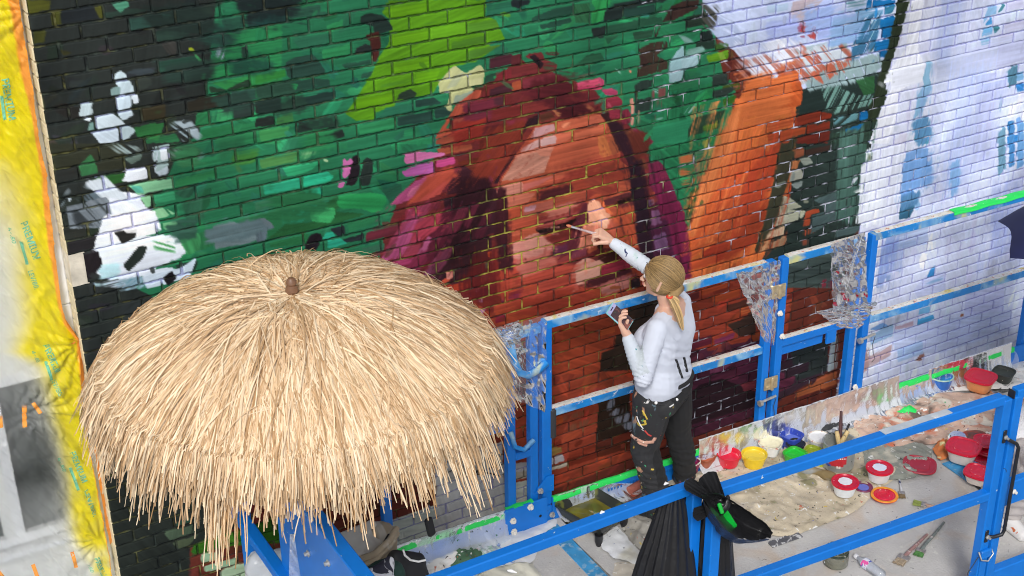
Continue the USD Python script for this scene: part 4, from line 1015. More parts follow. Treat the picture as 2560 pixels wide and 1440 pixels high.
d07a48 40 69 3535 2031 3655 2070 3598 1830 3467 1558 3357 1321 3380 1556
c46a3c 40 999 3669 2211 4023 2189 3995 1942 3641 1927
8e3a24 40 999 3810 1392 3909 1459 3873 1265 3623 1121 3569 1157
3a3a2c 20 69 3957 1800 4074 1798 4035 1520 3952 1269 3856 1154 3909 1459
b8c4e8 50 93 5115 2493 5321 2463 5249 2039 5125 2082
c4cae8 60 999 5385 2105 5901 2109 5937 1939 5322 1955
bcc8ec 60 94 5318 1982 5593 1957 5549 1188 5333 1187
c4ccf0 60 94 5529 1808 5775 1810 5761 1240 5573 1232
b0bce6 60 95 5790 1085 6041 1130 6153 590 5893 549
8fb4dc 30 86 5035 1921 5127 1927 5070 1735 5045 1671
5f90b8 20 79 4988 1705 5125 1724 5184 1574 5074 1527
7aa4d8 30 86 4963 1480 5194 1479 5230 1258 4972 1220
5a88b0 20 79 4982 1218 5144 1229 5128 1136 4981 1122
88b0dc 20 999 5373 1347 5453 1378 5484 1202 5429 1092
6f98b0 10 81 5778 1479 5834 1516 5894 1212 5837 1174
4f8ac0 10 81 5862 1534 5907 1549 5974 1219 5928 1204
6fa0d0 10 81 5942 1519 5998 1527 6066 1200 6010 1187
5f8fa8 10 80 5782 1901 5862 1922 5873 1792 5813 1780
8fa4d8 50 92 4860 932 5007 946 4937 592 4843 617
c8d2da 2 -57 17 2402 111 2414 270 2175 219 2152 135 2241
7a848c 1 -57 -74 2306 98 2317 203 2156 123 2158 -74 2205
3a4044 2 -57 -62 2286 31 2290 79 2185 -44 2198
dfe6f0 0 999 113 2313 277 2225 314 2130 230 2115 115 2211
e8eef6 0 999 86 2232 306 2201 326 2101 50 2089 25 2113
dfe7f2 0 999 19 2093 227 2095 387 2060 426 1961 322 1933 202 1896 42 1919 2 1997
b4d8e0 20 999 21 1992 116 1985 107 1917 28 1929
28302c 0 999 130 1973 215 2052 253 2039 226 1984 152 1937
231f22 0 999 -70 2076 31 2068 41 2004 -15 1945 -78 1947
2a2a28 0 999 113 2140 220 2138 201 2094 144 2073
4f9a5c 3 999 270 2070 383 2025 380 1969 282 2011
d0e0ee 0 999 201 1892 401 1895 473 1928 428 1834 226 1828
8aa8b8 2 30 89 1904 204 1910 227 1834 97 1848
1e1c20 0 999 302 1863 350 1890 365 1846 325 1820
2a4038 20 999 623 2675 789 2677 816 2606 681 2598
2c4a3c 20 999 824 2688 1012 2687 1023 2618 852 2632
2a4438 20 999 884 2610 1057 2611 1086 2537 912 2533
2a4438 20 999 1047 2493 1224 2476 1238 2417 1078 2432
243530 10 999 834 2619 954 2622 948 2555 837 2556
1f2a2a 30 999 768 3116 1095 3067 1053 2977 820 2981
27453c 40 999 599 3032 818 2966 710 2871 620 2934
23302c 30 999 362 3130 607 3109 691 3002 590 2955 395 3033
2a3c36 30 999 435 2854 643 2850 664 2749 502 2746 428 2792
2f6a3c 0 999 294 2607 404 2602 363 2527 272 2562
a0b0b8 3 -50 420 2599 516 2596 571 2502 537 2492
9ab0b0 1 68 336 2500 408 2502 396 2403 337 2382
d8e0e6 1 68 366 2485 406 2485 403 2436 368 2435
3a7a52 20 999 436 2462 533 2459 540 2373 442 2377
2f5f48 20 999 438 2206 523 2221 528 2115 442 2100
33584a 20 999 345 2122 495 2122 483 2019 383 2025
60757a 20 999 522 2063 797 2052 827 1990 718 1962 531 1989
2a6a44 30 999 842 2149 1091 2148 1154 2006 933 1983
235040 30 999 708 2855 906 2838 930 2735 731 2754
2f8050 30 999 1042 2425 1219 2407 1177 2327 1035 2339
2b6a48 30 999 634 2472 768 2462 760 2378 625 2389
3f7a3a 20 999 693 2392 829 2381 788 2320 688 2341
"""

# ---------------------------------------------------------------- the mural's paint
# Each stroke: colour, dryness 0..5, brush angle (999 = along its length), outline in millimetres on the wall
RES = 3.0                                   # millimetres per cell of the paint grid
MX0, MZ0, MX1, MZ1 = -420.0, -620.0, 7300.0, 3420.0
MW, MH = int((MX1 - MX0) / RES), int((MZ1 - MZ0) / RES)

def lin(c):
    c = np.asarray(c, float)
    return np.where(c <= 0.04045, c / 12.92, ((c + 0.055) / 1.055) ** 2.4)

def hexrgb(h):
    return np.array([int(h[i:i + 2], 16) for i in (0, 2, 4)]) / 255.0

def paint_mural():
    from PIL import Image, ImageDraw
    from scipy import ndimage as nd
    rg = np.random.default_rng(11)
    img = np.zeros((MH, MW, 3), np.float32) + np.array([0.40, 0.19, 0.15], np.float32)
    angs = np.arange(0, 180, 15)
    n = 512
    streaks = []
    for a in angs:
        base = rg.normal(size=(n, n)).astype(np.float32)
        fine = nd.gaussian_filter(base, (0.8, 26), mode='wrap')
        broad = nd.gaussian_filter(rg.normal(size=(n, n)).astype(np.float32), (3, 40), mode='wrap')
        t = fine / fine.std() * 0.75 + broad / broad.std() * 0.65
        t = nd.rotate(np.tile(t, (2, 2)), a, reshape=False, order=1, mode='wrap')[n // 2:n // 2 + n, n // 2:n // 2 + n]
        streaks.append(np.tile(t / t.std(), (8, 6)))
    edge = nd.gaussian_filter(rg.normal(size=(MH, MW)).astype(np.float32), 2.2)
    edge /= edge.std()
    cloud = nd.gaussian_filter(rg.normal(size=(MH // 4 + 1, MW // 4 + 1)).astype(np.float32), 7)
    cloud /= cloud.std()
    cloud = np.kron(cloud, np.ones((4, 4), np.float32))[:MH, :MW]

    def stroke(col, dry, ang, pts, op=1.0):
        soft, dry = dry // 10, dry % 10
        p = np.asarray(pts, float).reshape(-1, 2)
        px = np.stack([(p[:, 0] - MX0) / RES, (MZ1 - p[:, 1]) / RES], 1)
        x0, y0 = np.maximum(np.floor(px.min(0)).astype(int) - 6 - 3 * soft, 0)
        x1, y1 = np.minimum(np.ceil(px.max(0)).astype(int) + 6 + 3 * soft, [MW, MH])
        if x1 <= x0 or y1 <= y0:
            return
        im = Image.new('L', (int(x1 - x0), int(y1 - y0)))
        ImageDraw.Draw(im).polygon([(float(a - x0), float(b - y0)) for a, b in px], fill=255)
        m = nd.gaussian_filter(np.asarray(im, np.float32) / 255.0, 1.4 if not soft else 1.0 + 1.3 * soft)
        if ang == 999:
            q = px - px.mean(0)
            w, v = np.linalg.eigh(q.T @ q)
            ang = -math.degrees(math.atan2(v[1, 1], v[0, 1]))
        k = int(round((ang % 180) / 15.0)) % 12
        ox, oy = int(rg.integers(0, 400)), int(rg.integers(0, 400))
        st = streaks[k][oy:oy + (y1 - y0), ox:ox + (x1 - x0)] if (y1 - y0 < 3600 and x1 - x0 < 2600) else cloud[y0:y1, x0:x1]
        if st.shape != m.shape:
            st = np.resize(st, m.shape)
        a = np.clip((m - 0.5 + 0.10 * edge[y0:y1, x0:x1] + 0.05 * st * (1 + soft)) * (5 / (1 + .9 * soft)) + 0.5, 0, 1)
        if dry:
            a = a * np.clip((st - (-2.1 + 0.38 * dry)) * 1.5, 0, 1)
            e = np.clip(nd.gaussian_filter(m, 5) * 2 - 0.55, 0, 1)
            a = a * (1 if dry < 2 else np.clip(e + 0.25 * st, 0, 1))
        size = min(x1 - x0, y1 - y0)
        g = (0.055 if size < 400 else 0.04) * (1.0 if hexrgb(col).mean() < 0.6 else 0.45)
        shade = 1 + g * st + 0.05 * cloud[y0:y1, x0:x1]
        c = hexrgb(col)[None, None, :] * shade[..., None]
        a = (a * op)[..., None]
        img[y0:y1, x0:x1] = img[y0:y1, x0:x1] * (1 - a) + c * a

    rows = [r.split() for r in STROKES.strip().split('\n')]
    nb = NBASE
    for r in rows[:nb]:
        stroke(r[0], int(r[1]), int(r[2]), [int(v) for v in r[3:]])
    # the painter's loose underlayer: short dabs that take up the tone they lie on
    for i in range(2600):
        x, z = rg.uniform(MX0 + 60, MX1 - 60), rg.uniform(MZ0 + 60, MZ1 - 60)
        c0 = img[int((MZ1 - z) / RES), int((x - MX0) / RES)]
        lum = c0.mean()
        a = rg.uniform(-1.2, 1.2) if lum < 0.5 else rg.uniform(1.2, 1.8)
        l, w = rg.uniform(50, 150), rg.uniform(22, 60)
        t = np.linspace(0, 2 * np.pi, 9)[:-1]
        rr = 1 + rg.uniform(-0.25, 0.2, 8)
        ex, ez = l * np.cos(t) * rr * 0.6, w * np.sin(t) * rr * 0.6
        f = rg.uniform(0.88, 1.13, 3) * rg.uniform(0.78, 1.22) if lum < 0.5 else rg.uniform(0.98, 1.02, 3) * rg.uniform(0.95, 1.03)
        cc = np.clip(c0 * f, 0.02, 0.96)
        stroke('%02x%02x%02x' % tuple(int(v * 255) for v in cc), int(rg.integers(0, 3)), math.degrees(a),
               np.stack([x + ex * math.cos(a) - ez * math.sin(a), z + ex * math.sin(a) + ez * math.cos(a)], 1).ravel(), 0.75)
    for r in rows[nb:]:
        stroke(r[0], int(r[1]), int(r[2]), [int(v) for v in r[3:]])
    # small glints and flecks of other colours already on the wall
    for i in range(350):
        x, z = rg.uniform(MX0 + 60, MX1 - 60), rg.uniform(MZ0 + 60, MZ1 - 60)
        xi, zi = int((x - MX0) / RES), int((MZ1 - z) / RES)
        x2, z2 = np.clip(xi + int(rg.normal() * 22), 0, MW - 1), np.clip(zi + int(rg.normal() * 22), 0, MH - 1)
        cc = np.clip(img[z2, x2] * rg.uniform(0.9, 1.12), 0.02, 0.97)
        a = rg.uniform(-0.9, 0.9) if img[zi, xi].mean() < 0.5 else rg.uniform(1.3, 1.75)
        l, w = rg.uniform(18, 55), rg.uniform(7, 18)
        t = np.linspace(0, 2 * np.pi, 7)[:-1]
        ex, ez = l * np.cos(t), w * np.sin(t) * rg.uniform(0.7, 1.2, 6)
        stroke('%02x%02x%02x' % tuple(int(v * 255) for v in cc), int(rg.integers(0, 4)), math.degrees(a),
               np.stack([x + ex * math.cos(a) - ez * math.sin(a), z + ex * math.sin(a) + ez * math.cos(a)], 1).ravel(), 0.8)
    return np.clip(img, 0, 1)

# ---------------------------------------------------------------- ground and painted wall
LEN, PITCH, ROW0 = 0.203, 0.0680779, 47          # brick spacing, course height, course that lies at z = 0
JOINT = 0.0095
g = MB(); g.grid(np.array([[[x, y, -2.8] for y in (-60, -20, -6, 0.2, 30)] for x in (-60, -10, 0, 10, 60)], float))
gp = put('pavement', g, mat('asphalt', (0.16, 0.155, 0.15), 0.9, vary=0.2, scale=2.0, bump=0.003, bscale=90))
tag(gp, 'grey pavement far below the platform', None, None, 'structure')

MURAL = paint_mural()
def paint_at(x, z):
    i = np.clip(((np.asarray(x) * 1000 - MX0) / RES), 0, MW - 1.01); j = np.clip(((MZ1 - np.asarray(z) * 1000) / RES), 0, MH - 1.01)
    i0, j0 = i.astype(int), j.astype(int); a, b = (i - i0)[..., None], (j - j0)[..., None]
    c = (MURAL[j0, i0] * (1 - a) + MURAL[j0, i0 + 1] * a) * (1 - b) + (MURAL[j0 + 1, i0] * (1 - a) + MURAL[j0 + 1, i0 + 1] * a) * b
    return np.clip(lin(c), 0, 1) ** 1.04 * 0.84

wall = thing('brick_wall', 'tall brick wall painted with an unfinished mural of a face among green leaves', 'wall')
brick_m = mat('mural_paint', (0.5, 0.5, 0.5), 0.5, vary=0.07, scale=26.0, bump=0.0012, bscale=120.0, paint=True, spec=0.12)
raw_brick = mat('bare_cream_brick', (0.62, 0.54, 0.36), 0.85, vary=0.15, scale=30, bump=0.002, bscale=150)
XL, XR = -0.102, 7.25
rw = random.Random(5)

def brick_patch(x0, x1, z0, z1, step, seed):
    """One brick seen from its front: painted face, rounded edge, short sides running back to the mortar."""
    L, H = x1 - x0, z1 - z0
    nx, nz = max(4, int(round(L / step))), max(3, int(round(H / step)))
    e = np.array([0, 0.0012, 0.0045])
    u = np.concatenate([x0 + e, np.linspace(x0 + 0.0045, x1 - 0.0045, nx + 1)[1:-1], (x1 - e)[::-1]])
    w = np.concatenate([z0 + e, np.linspace(z0 + 0.0045, z1 - 0.0045, nz + 1)[1:-1], (z1 - e)[::-1]])
    U, W = np.meshgrid(u, w, indexing='ij')
    du = np.minimum(np.arange(len(u)), np.arange(len(u))[::-1]); dw = np.minimum(np.arange(len(w)), np.arange(len(w))[::-1])
    ring = np.minimum(du[:, None], dw[None, :])
    Y = np.where(ring == 0, 0.013, np.where(ring == 1, 0.0022, 0.0)) + seed * (ring > 0)
    # edges wander a little, corners are knocked off
    corner = (du[:, None] <= 1) & (dw[None, :] <= 1)
    Y = Y + np.where(corner & (ring > 0), 0.0016, 0)
    wob = 0.0010 * np.sin(U * 61 + seed * 9000) + 0.0007 * np.sin(U * 143 + seed * 3000)
    Wz = W + np.where(dw[None, :] <= 2, wob, wob * 0.2)
    return np.stack([U, Y, Wz], -1), paint_at(U, Wz)

bricks = []
BELOW = -0.219 * PITCH                               # the courses under the concrete band sit a little lower
BAND_TOP, BAND_BOT = (ROW0 - 16.5) * PITCH + 0.003, (ROW0 - 18.72) * PITCH - 0.003
for r in range(-8, 60):
    if r in (17, 18): continue
    zc = (ROW0 - r) * PITCH + (BELOW if r > 16 else 0)
    if zc < -0.95: continue
    # head joints lie at whole brick lengths in odd courses and at halves in even ones
    off = (0.0 if r % 2 else 0.5) * LEN + (-0.046 * LEN if r > 16 else 0)
    joints = np.arange(-3, 40) * LEN + off
    for j in range(len(joints) - 1):
        a, b = joints[j] + JOINT / 2, joints[j + 1] - JOINT / 2
        a, b = max(a, XL), min(b, XR)
        if b - a < 0.03: continue
        jit = rw.uniform(-0.0028, 0.0028)
        a += jit if a > XL else 0; b += rw.uniform(-0.0028, 0.0028)
        P = project([[a, 0, zc], [b, 0, zc], [(a + b) / 2, 0, zc - 0.03], [(a + b) / 2, 0, zc + 0.03]])
        if P[:, 0].max() < -160 or P[:, 0].min() > 2720 or P[:, 1].max() < -160 or P[:, 1].min() > 1600: continue
        size = np.linalg.norm(P[1] - P[0]) * np.linalg.norm(P[3] - P[2])
        inside = (P[:, 0].mean() > 0) and (P[:, 0].mean() < 2560) and (P[:, 1].mean() > 0) and (P[:, 1].mean() < 1440)
        hidden = ((P[:, 0].mean() - 760) / 500) ** 2 + ((P[:, 1].mean() - 985) / 330) ** 2 < 1
        if zc < 0.02 and P[:, 0].mean() > 1400: hidden = True
        bricks.append((-(size if inside and not hidden else size * 0.01), a, b, zc - PITCH / 2 + JOINT / 2 + rw.uniform(-.001, .001), zc + PITCH / 2 - JOINT / 2 + rw.uniform(-.001, .001),
                       0.0058 * 1.0 if size > 2300 else 0.0072, rw.uniform(-0.0014, 0.0014)))
bricks.sort()
rest = MB()
for k, (s, a, b, z0, z1, step, sd) in enumerate(bricks):
    P, c = brick_patch(a, b, z0, z1, step if -s > 300 else 0.012, sd)
    if k < 298:
        put('brick', MB().grid(P, c, flip=True), brick_m, wall, smooth=True)
    else:
        rest.grid(P, c, flip=True)
put('brickwork', rest, brick_m, wall, smooth=True, kind='stuff', label='the farther and hidden painted bricks of the wall')

# mortar: recessed sheet, darker than the paint beside it, with crumbs of yellow, white and violet left in the joints
mort = MB()
nx, nz = int((XR - XL) / 0.0125), int((3.52 + 0.95) / 0.0113)
xs, zs = np.linspace(XL + 0.002, XR, nx), np.linspace(-0.95, 3.52, nz)
X, Z = np.meshgrid(xs, zs, indexing='ij')
c = paint_at(X, Z)
lum = c.mean(-1, keepdims=True)
n1 = noise2(X, Z, 3.2, 1, 3)[..., None]; n2 = noise2(X, Z, 40.0, 2, 2)[..., None]; n3 = noise2(X, Z, 15.0, 3, 2)[..., None]
dark = c * 0.42 + np.array([0.004, 0.005, 0.006])
ink = np.array([0.20, 0.20, 0.46]) * (0.75 + 0.5 * n2)
base = np.where(lum > 0.38, ink * 0.6 + c * 0.38, dark)
warm = np.clip((c[..., :1] - c[..., 1:2] * 1.3) * 14, 0, 1) * (lum < 0.38)
yel = np.array([0.40, 0.36, 0.05])
fy = np.clip((n1 * 0.55 + n3 * 0.55 - 0.50) * 9, 0, 1) * np.where(warm > 0.3, 1.0, 0.35) * (X[..., None] < 3.2) * (lum < 0.38) * np.clip((n2 - 0.33) * 4, 0, 1)
face = np.exp(-((X - 2.5) / 0.75) ** 2 - ((Z - 1.55) / 0.6) ** 2)[..., None]
left = np.exp(-((X + 0.0) / 0.35) ** 2)[..., None]
fy = np.clip(fy * (0.14 + 1.2 * face + 0.35 * left * (n3 > 0.57)), 0, 0.9)
base = base * (1 - fy) + yel * fy
fw = np.clip((n1 * 0.4 + n3 * 0.6 - 0.52) * 9, 0, 0.85) * (X[..., None] > 2.95) * (lum < 0.38) * np.clip((n2 - 0.4) * 5, 0, 1)
base = base * (1 - fw) + np.array([0.62, 0.62, 0.74]) * fw
lit = 0.16 * np.clip((n2 - 0.45) * 4, 0, 1) * (lum < 0.3)
base = base + lit * np.array([0.55, 0.75, 0.62]) * 0.35
Yd = 0.0085 + 0.003 * (n2[..., 0] - 0.5)
put('mortar', MB().grid(np.stack([X, Yd, Z], -1), base, flip=True), mat('mortar_paint', (0.5, 0.5, 0.5), 0.75, vary=0.25, scale=70, bump=0.002, bscale=220, paint=True, spec=0.1), wall, smooth=True)
# smooth rendered band
bx0 = -0.036
xs, zs = np.arange(bx0, XR, 0.0072), np.linspace(BAND_BOT, BAND_TOP, 24)
X, Z = np.meshgrid(xs, zs, indexing='ij')
ee = np.minimum(np.arange(24), np.arange(24)[::-1])[None, :]
rag = 0.006 * (noise2(X, Z * 0 + 1, 9.0, 5, 3) - 0.5)
Zb = Z + np.where(ee <= 1, rag * 1.6, 0)
Yb = np.where(ee == 0, 0.013, np.where(ee == 1, 0.0015, -0.0015)) + 0.0025 * (noise2(X, Z, 14, 6, 4) - 0.5)
cb = paint_at(X, Zb)
put('concrete_band', MB().grid(np.stack([X, Yb, Zb], -1), cb, flip=True), brick_m, wall, smooth=True, label='smooth rendered band between the brick courses')
# rough stub of bare concrete at the band's left end
st = trimesh.creation.box((0.074, 0.11, BAND_TOP - BAND_BOT - 0.004)).subdivide().subdivide().subdivide()
v = st.vertices + np.array([XL + 0.036, 0.0535 + 0.006, (BAND_TOP + BAND_BOT) / 2])
v = v + 0.010 * (np.stack([meshkit.fbm(v * 22, 3, s) for s in (1, 2, 3)], -1) - 0.5)
put('concrete_stub', (v, st.faces), mat('bare_concrete', (0.60, 0.55, 0.45), 0.9, vary=0.22, scale=14, bump=0.004, bscale=80), wall, smooth=35)
# bare brick ends on the return of the wall
for r in range(-4, 52):
    zc = (ROW0 - r) * PITCH + (BELOW if r > 16 else 0)
    if r in (17, 18) or zc < -0.4: continue
    b = MB().box((XL + 0.022 + rw.uniform(-.003, .003), 0.0665, zc), (0.05, 0.103, PITCH - 0.009), ch=0.004)
    put('brick_end', b, raw_brick, wall)
core = MB().box(((XL + XR) / 2 + 0.02, 0.20, 0.36), (XR - XL - 0.05, 0.36, 6.4), ch=0.01)
put('wall_core', core, mat('core_render', (0.42, 0.40, 0.36), 0.9), wall)

# ---------------------------------------------------------------- the window bay left of the wall, wrapped in film
bay = thing('window_bay', 'white framed window bay wrapped in plastic left of the brick wall', 'window')
white_frame = mat('white_frame_paint', (0.78, 0.78, 0.77), 0.5, vary=0.08, scale=6, bump=0.001)
pan = MB()
OX0, OX1, OZ0, OZ1 = -0.50, -0.205, 0.60, 1.50
for x0, x1, z0, z1 in ((-1.6, -0.18, OZ1, 3.6), (-1.6, -0.18, -2.8, OZ0), (OX1, -0.18, OZ0, OZ1), (-0.58, OX0, OZ0, OZ1), (-1.6, -1.3, OZ0, OZ1)):
    pan.box(((x0 + x1) / 2, 0.205, (z0 + z1) / 2), (x1 - x0, 0.09, z1 - z0), ch=0.006)
put('wall_panel', pan, mat('pale_panel', (0.74, 0.74, 0.70), 0.7, vary=0.1, scale=3), bay)
fr = put('window_frame', MB().bar((OX0 - .01, .15, OZ0), (OX0 - .01, .15, OZ1), .05, .05, up=(0, 1, 0)).bar((OX1, .15, OZ0), (OX1, .15, OZ1), .035, .05, up=(0, 1, 0))
         .bar((-1.3, .15, OZ1 - .02), (OX1, .15, OZ1 - .02), .05, .06).bar((-1.3, .148, OZ0 + .02), (OX1, .148, OZ0 + .02), .05, .05), white_frame, bay)
put('pane', MB().box((-0.36, .19, 1.05), (.33, .008, .92), ch=.002), mat('dark_glass', (0.035, 0.042, 0.036), 0.12, vary=0.3, scale=3, spec=0.6), bay)
put('pane', MB().box((-0.95, .19, 1.05), (.74, .008, .92), ch=.002), LOOKS['dark_glass'], bay)
put('trim_post', MB().bar((-0.147, .145, 1.80), (-0.147, .145, 3.6), .086, .09, up=(0, 1, 0), ch=.006).bar((-0.147, .148, -2.8), (-0.147, .148, 1.797), .086, .09, up=(0, 1, 0), ch=.006), white_frame, bay, label='white corner post beside the brick ends')
put('window_sill', MB().bar((-1.5, .12, OZ0 - .03), (-.2, .12, OZ0 - .03), .09, .03), white_frame, bay)

FY = 0.083
EDGE = np.array([at_y(px, py, FY) for px, py in ((36, -30), (44, 10), (78, 220), (92, 330), (112, 430), (122, 530), (136, 640), (150, 760), (160, 800), (196, 848), (192, 868), (198, 1000), (236, 1200), (262, 1340), (276, 1440), (290, 1530))])
def film_edge(z): return np.interp(z, EDGE[::-1, 2], EDGE[::-1, 0])
PIN = [at_y(px, py, FY) for px, py in ((196, 850), (30, 1045), (90, 1020), (70, 20), (250, 1345))]
def film_y(x, z):
    return FY - 0.012 + (film_relief(x, z) - FY + 0.012) * np.clip((x - film_edge(z) + 0.34) / 0.18, 0.28, 1)
def film_relief(x, z):
    y = FY + 0 * x
    a = meshkit.fbm(np.stack([x * 16 + z * 7, z * 2.2 - x * 1.2, 0 * x], -1), 4, 21)
    y = y - 0.034 * np.abs(a - 0.5) * 2
    a2 = meshkit.fbm(np.stack([x * 34 + z * 16, z * 6 - x * 5, 0 * x + 3], -1), 3, 25)
    y = y - 0.016 * np.clip(1 - 5 * np.abs(a2 - 0.5), 0, 1) ** 1.5
    b = meshkit.fbm(np.stack([x * 9, z * 9, 0 * x + 4], -1), 4, 22)
    y = y - 0.018 * (b - 0.5)
    for k, p in enumerate(PIN):
        dx, dz = x - p[0], z - p[2]; r = np.hypot(dx, dz); th = np.arctan2(dz, dx)
        y = y - 0.024 * np.exp(-(r / 0.30) ** 2) * (1 - np.exp(-(r / 0.05) ** 2)) * np.abs(np.sin(th * 7 + k + 2.5 * b))
    return y - 0.012
zs = np.concatenate([np.linspace(3.55, 0.2, 420), np.linspace(0.19, -0.7, 40)])
ts = np.linspace(0, 1, 150) ** 0.8
X = -1.5 + ts[None, :] * (film_edge(zs) + 1.5)[:, None]
Z = np.broadcast_to(zs[:, None], X.shape).copy()
X = X + np.where(ts[None, :] > 0.985, 0.006 * (noise2(Z, X * 0, 30, 3) - .5), 0)
Y = film_y(X, Z)
P = project(np.stack([X, Y, Z], -1))
xb = np.interp(P[..., 1], [-50, 0, 200, 350, 450, 600, 800, 880, 920, 1000, 1200, 1320, 1440, 1600], [-900, -800, -500, -200, -60, 30, 50, 25, 95, 120, 165, 175, 215, 240])
wid = np.interp(P[..., 1], [0, 500, 700, 900, 1300, 1440], [300, 170, 90, 60, 36, 40])
yel = 1 / (1 + np.exp(-np.clip((P[..., 0] - xb) / wid * 4, -30, 30)))
nz_ = noise2(X, Z, 6, 31, 4)
yel = np.clip(yel * (0.82 + 0.5 * nz_), 0, 1)
yel = yel * (1 - np.clip((P[..., 1] - 1360) / 70, 0, 1) * np.clip((nz_ - .3) * 6, 0, 1))
orange = np.clip((X - (film_edge(Z) - np.interp(P[..., 1], [0, 200, 300, 600, 700, 860, 1000], [.042, .04, .02, .03, .022, .012, .006]))) / 0.006, 0, 1)
clearc = np.array([0.80, 0.82, 0.82]); yc = np.array([0.84, 0.70, 0.004])
clearc = clearc * np.array([1.0, 1.0, .96])
col = clearc * (1 - yel[..., None]) + yc * yel[..., None]
col = col * (1 - orange[..., None]) + np.array([0.90, 0.36, 0.06]) * orange[..., None]
white = np.clip(0.10 + 0.30 * (noise2(X, Z, 3, 33, 4) - .5), 0, 1)
veil = np.clip(white * (1 - yel) + (0.80 + 0.12 * nz_) * yel + orange * 0.4, 0, 0.98)
sheet = thing('plastic_sheet', 'crumpled yellow and clear masking film taped over the window bay', 'plastic sheet')
def film_material():
    nodes = {'a': ('attribute', {'attribute': 'paint'}), 'v': ('attribute', {'attribute': 'veil'}), 'tr': ('refraction_bsdf', {'color': (0.98, 0.99, 1.0), 'roughness': 0.32, 'IOR': 1.03}),
             'd': ('diffuse_bsdf', {}), 'tl': ('translucent_bsdf', {}), 'dt': ('mix_closure', {'fac': 0.3}), 'mx': ('mix_closure', {}), 'g': ('glossy_bsdf', {'roughness': 0.22, 'color': (1, 1, 1)}),
             'fr': ('fresnel', {'IOR': 1.25}), 'gl': ('mix_closure', {}), 'tc': ('texture_coordinate', {}), 'n': ('noise_texture', {'scale': 26.0, 'detail': 5.0, 'distortion': 1.0}), 'b': ('bump', {'distance': 0.004})}
    links = [('tc.object', 'n.vector'), ('n.fac', 'b.height'), ('b.normal', 'd.normal'), ('b.normal', 'g.normal'), ('a.color', 'd.color'), ('a.color', 'tl.color'), ('d.BSDF', 'dt.closure1'), ('tl.BSDF', 'dt.closure2'),
             ('tr.BSDF', 'mx.closure1'), ('dt.closure', 'mx.closure2'), ('v.fac', 'mx.fac'), ('mx.closure', 'gl.closure1'), ('g.BSDF', 'gl.closure2'), ('fr.fac', 'gl.fac')]
    return usdkit.material(stage, '/World/Looks/masking_film', nodes, links, surface='gl.closure')
fm = film_material()
sp = put('film', MB().grid(np.stack([X, Y, Z], -1), col), fm, sheet, smooth=True)
UsdGeom.PrimvarsAPI(UsdGeom.Mesh(sp)).CreatePrimvar('veil', Sdf.ValueTypeNames.FloatArray, 'vertex').Set(Vt.FloatArray.FromNumpy(veil.astype(np.float32).ravel()))
green_ink = mat('green_print', (0.16, 0.46, 0.30), 0.5, vary=0.25, scale=40)
def print_on_film(text, px0, px1, h, boxed=False):
    """Lettering that runs down the film between two points of the picture."""
    p0, p1 = at_y(*px0, FY - .03), at_y(*px1, FY - .03)
    if boxed:
        t = trimesh.creation.box((1, 1, .0006)); t = t.subdivide().subdivide().subdivide(); v = t.vertices + np.array([.5, .5, 0]); f = t.faces
        L0 = 1.0; v = v * np.array([1, h, 1])
    else:
        t = meshkit.text_mesh(text, 1.0, 0.001, bold=True); v, f = np.array(t.vertices), t.faces; L0 = v[:, 0].max(); v = v * np.array([1, h, 1])
    d = p1 - p0; L = np.linalg.norm(d); d /= L; up = np.cross([0, 1, 0], d); up = up if up[0] > 0 else -up
    W = p0 + v[:, :1] / L0 * L * d + v[:, 1:2] * up
    W[:, 1] = film_y(W[:, 0], W[:, 2]) - 0.0025 - (v[:, 2] > 0.0003) * 0.0005
    put('printed_text', (W, f), green_ink, sheet)
for a, b, h in (((52, 558), (84, 650), .030), ((106, 864), (136, 932), .028), ((172, 1128), (206, 1208), .026), ((234, 1394), (258, 1452), .024), ((2, 196), (22, 300), .030)):
    print_on_film('PREMIUM', a, b, h)
for a, b in (((50, 606), (64, 662)), ((109, 903), (122, 946)), ((173, 1172), (192, 1226)), ((0, 240), (8, 300))):
    print_on_film('', a, b, .013, True)
for a, b in (((21, 572), (32, 610)), ((76, 874), (92, 906)), ((143, 1146), (158, 1180)), ((216, 1408), (226, 1428))):
    print_on_film('4-.80', a, b, .014)
for a, b in (((70, 678), (88, 726)), ((126, 948), (140, 980)), ((210, 1226), (232, 1290))):
    print_on_film('LEV/80.', a, b, .019)
otape = mat('orange_tape', (0.86, 0.33, 0.05), 0.6, vary=0.1, scale=30)
for (a, b, w) in (((61, 1014), (62, 1068), .020), ((82, 1006), (100, 1031), .017), ((2, 1041), (4, 1070), .015), ((178, 1376), (190, 1418), .017), ((84, 1415), (95, 1446), .018), ((-4, 1432), (8, 1446), .02)):
    p, q = at_y(*a, FY - .03), at_y(*b, FY - .03)
    s = np.cross([0, 1, 0], (q - p) / np.linalg.norm(q - p)) * w / 2
    u = np.linspace(0, 1, 8)[:, None]; V = []
    for sg in (-1, 1):
        L_ = p + (q - p) * u + s * sg; V.append(L_)
    V = np.stack(V, 1); V[..., 1] = film_y(V[..., 0], V[..., 2]) - .003 + .002 * np.sin(u * 5 + w * 100)
    put('tape', MB().grid(V), otape, sheet, smooth=True)
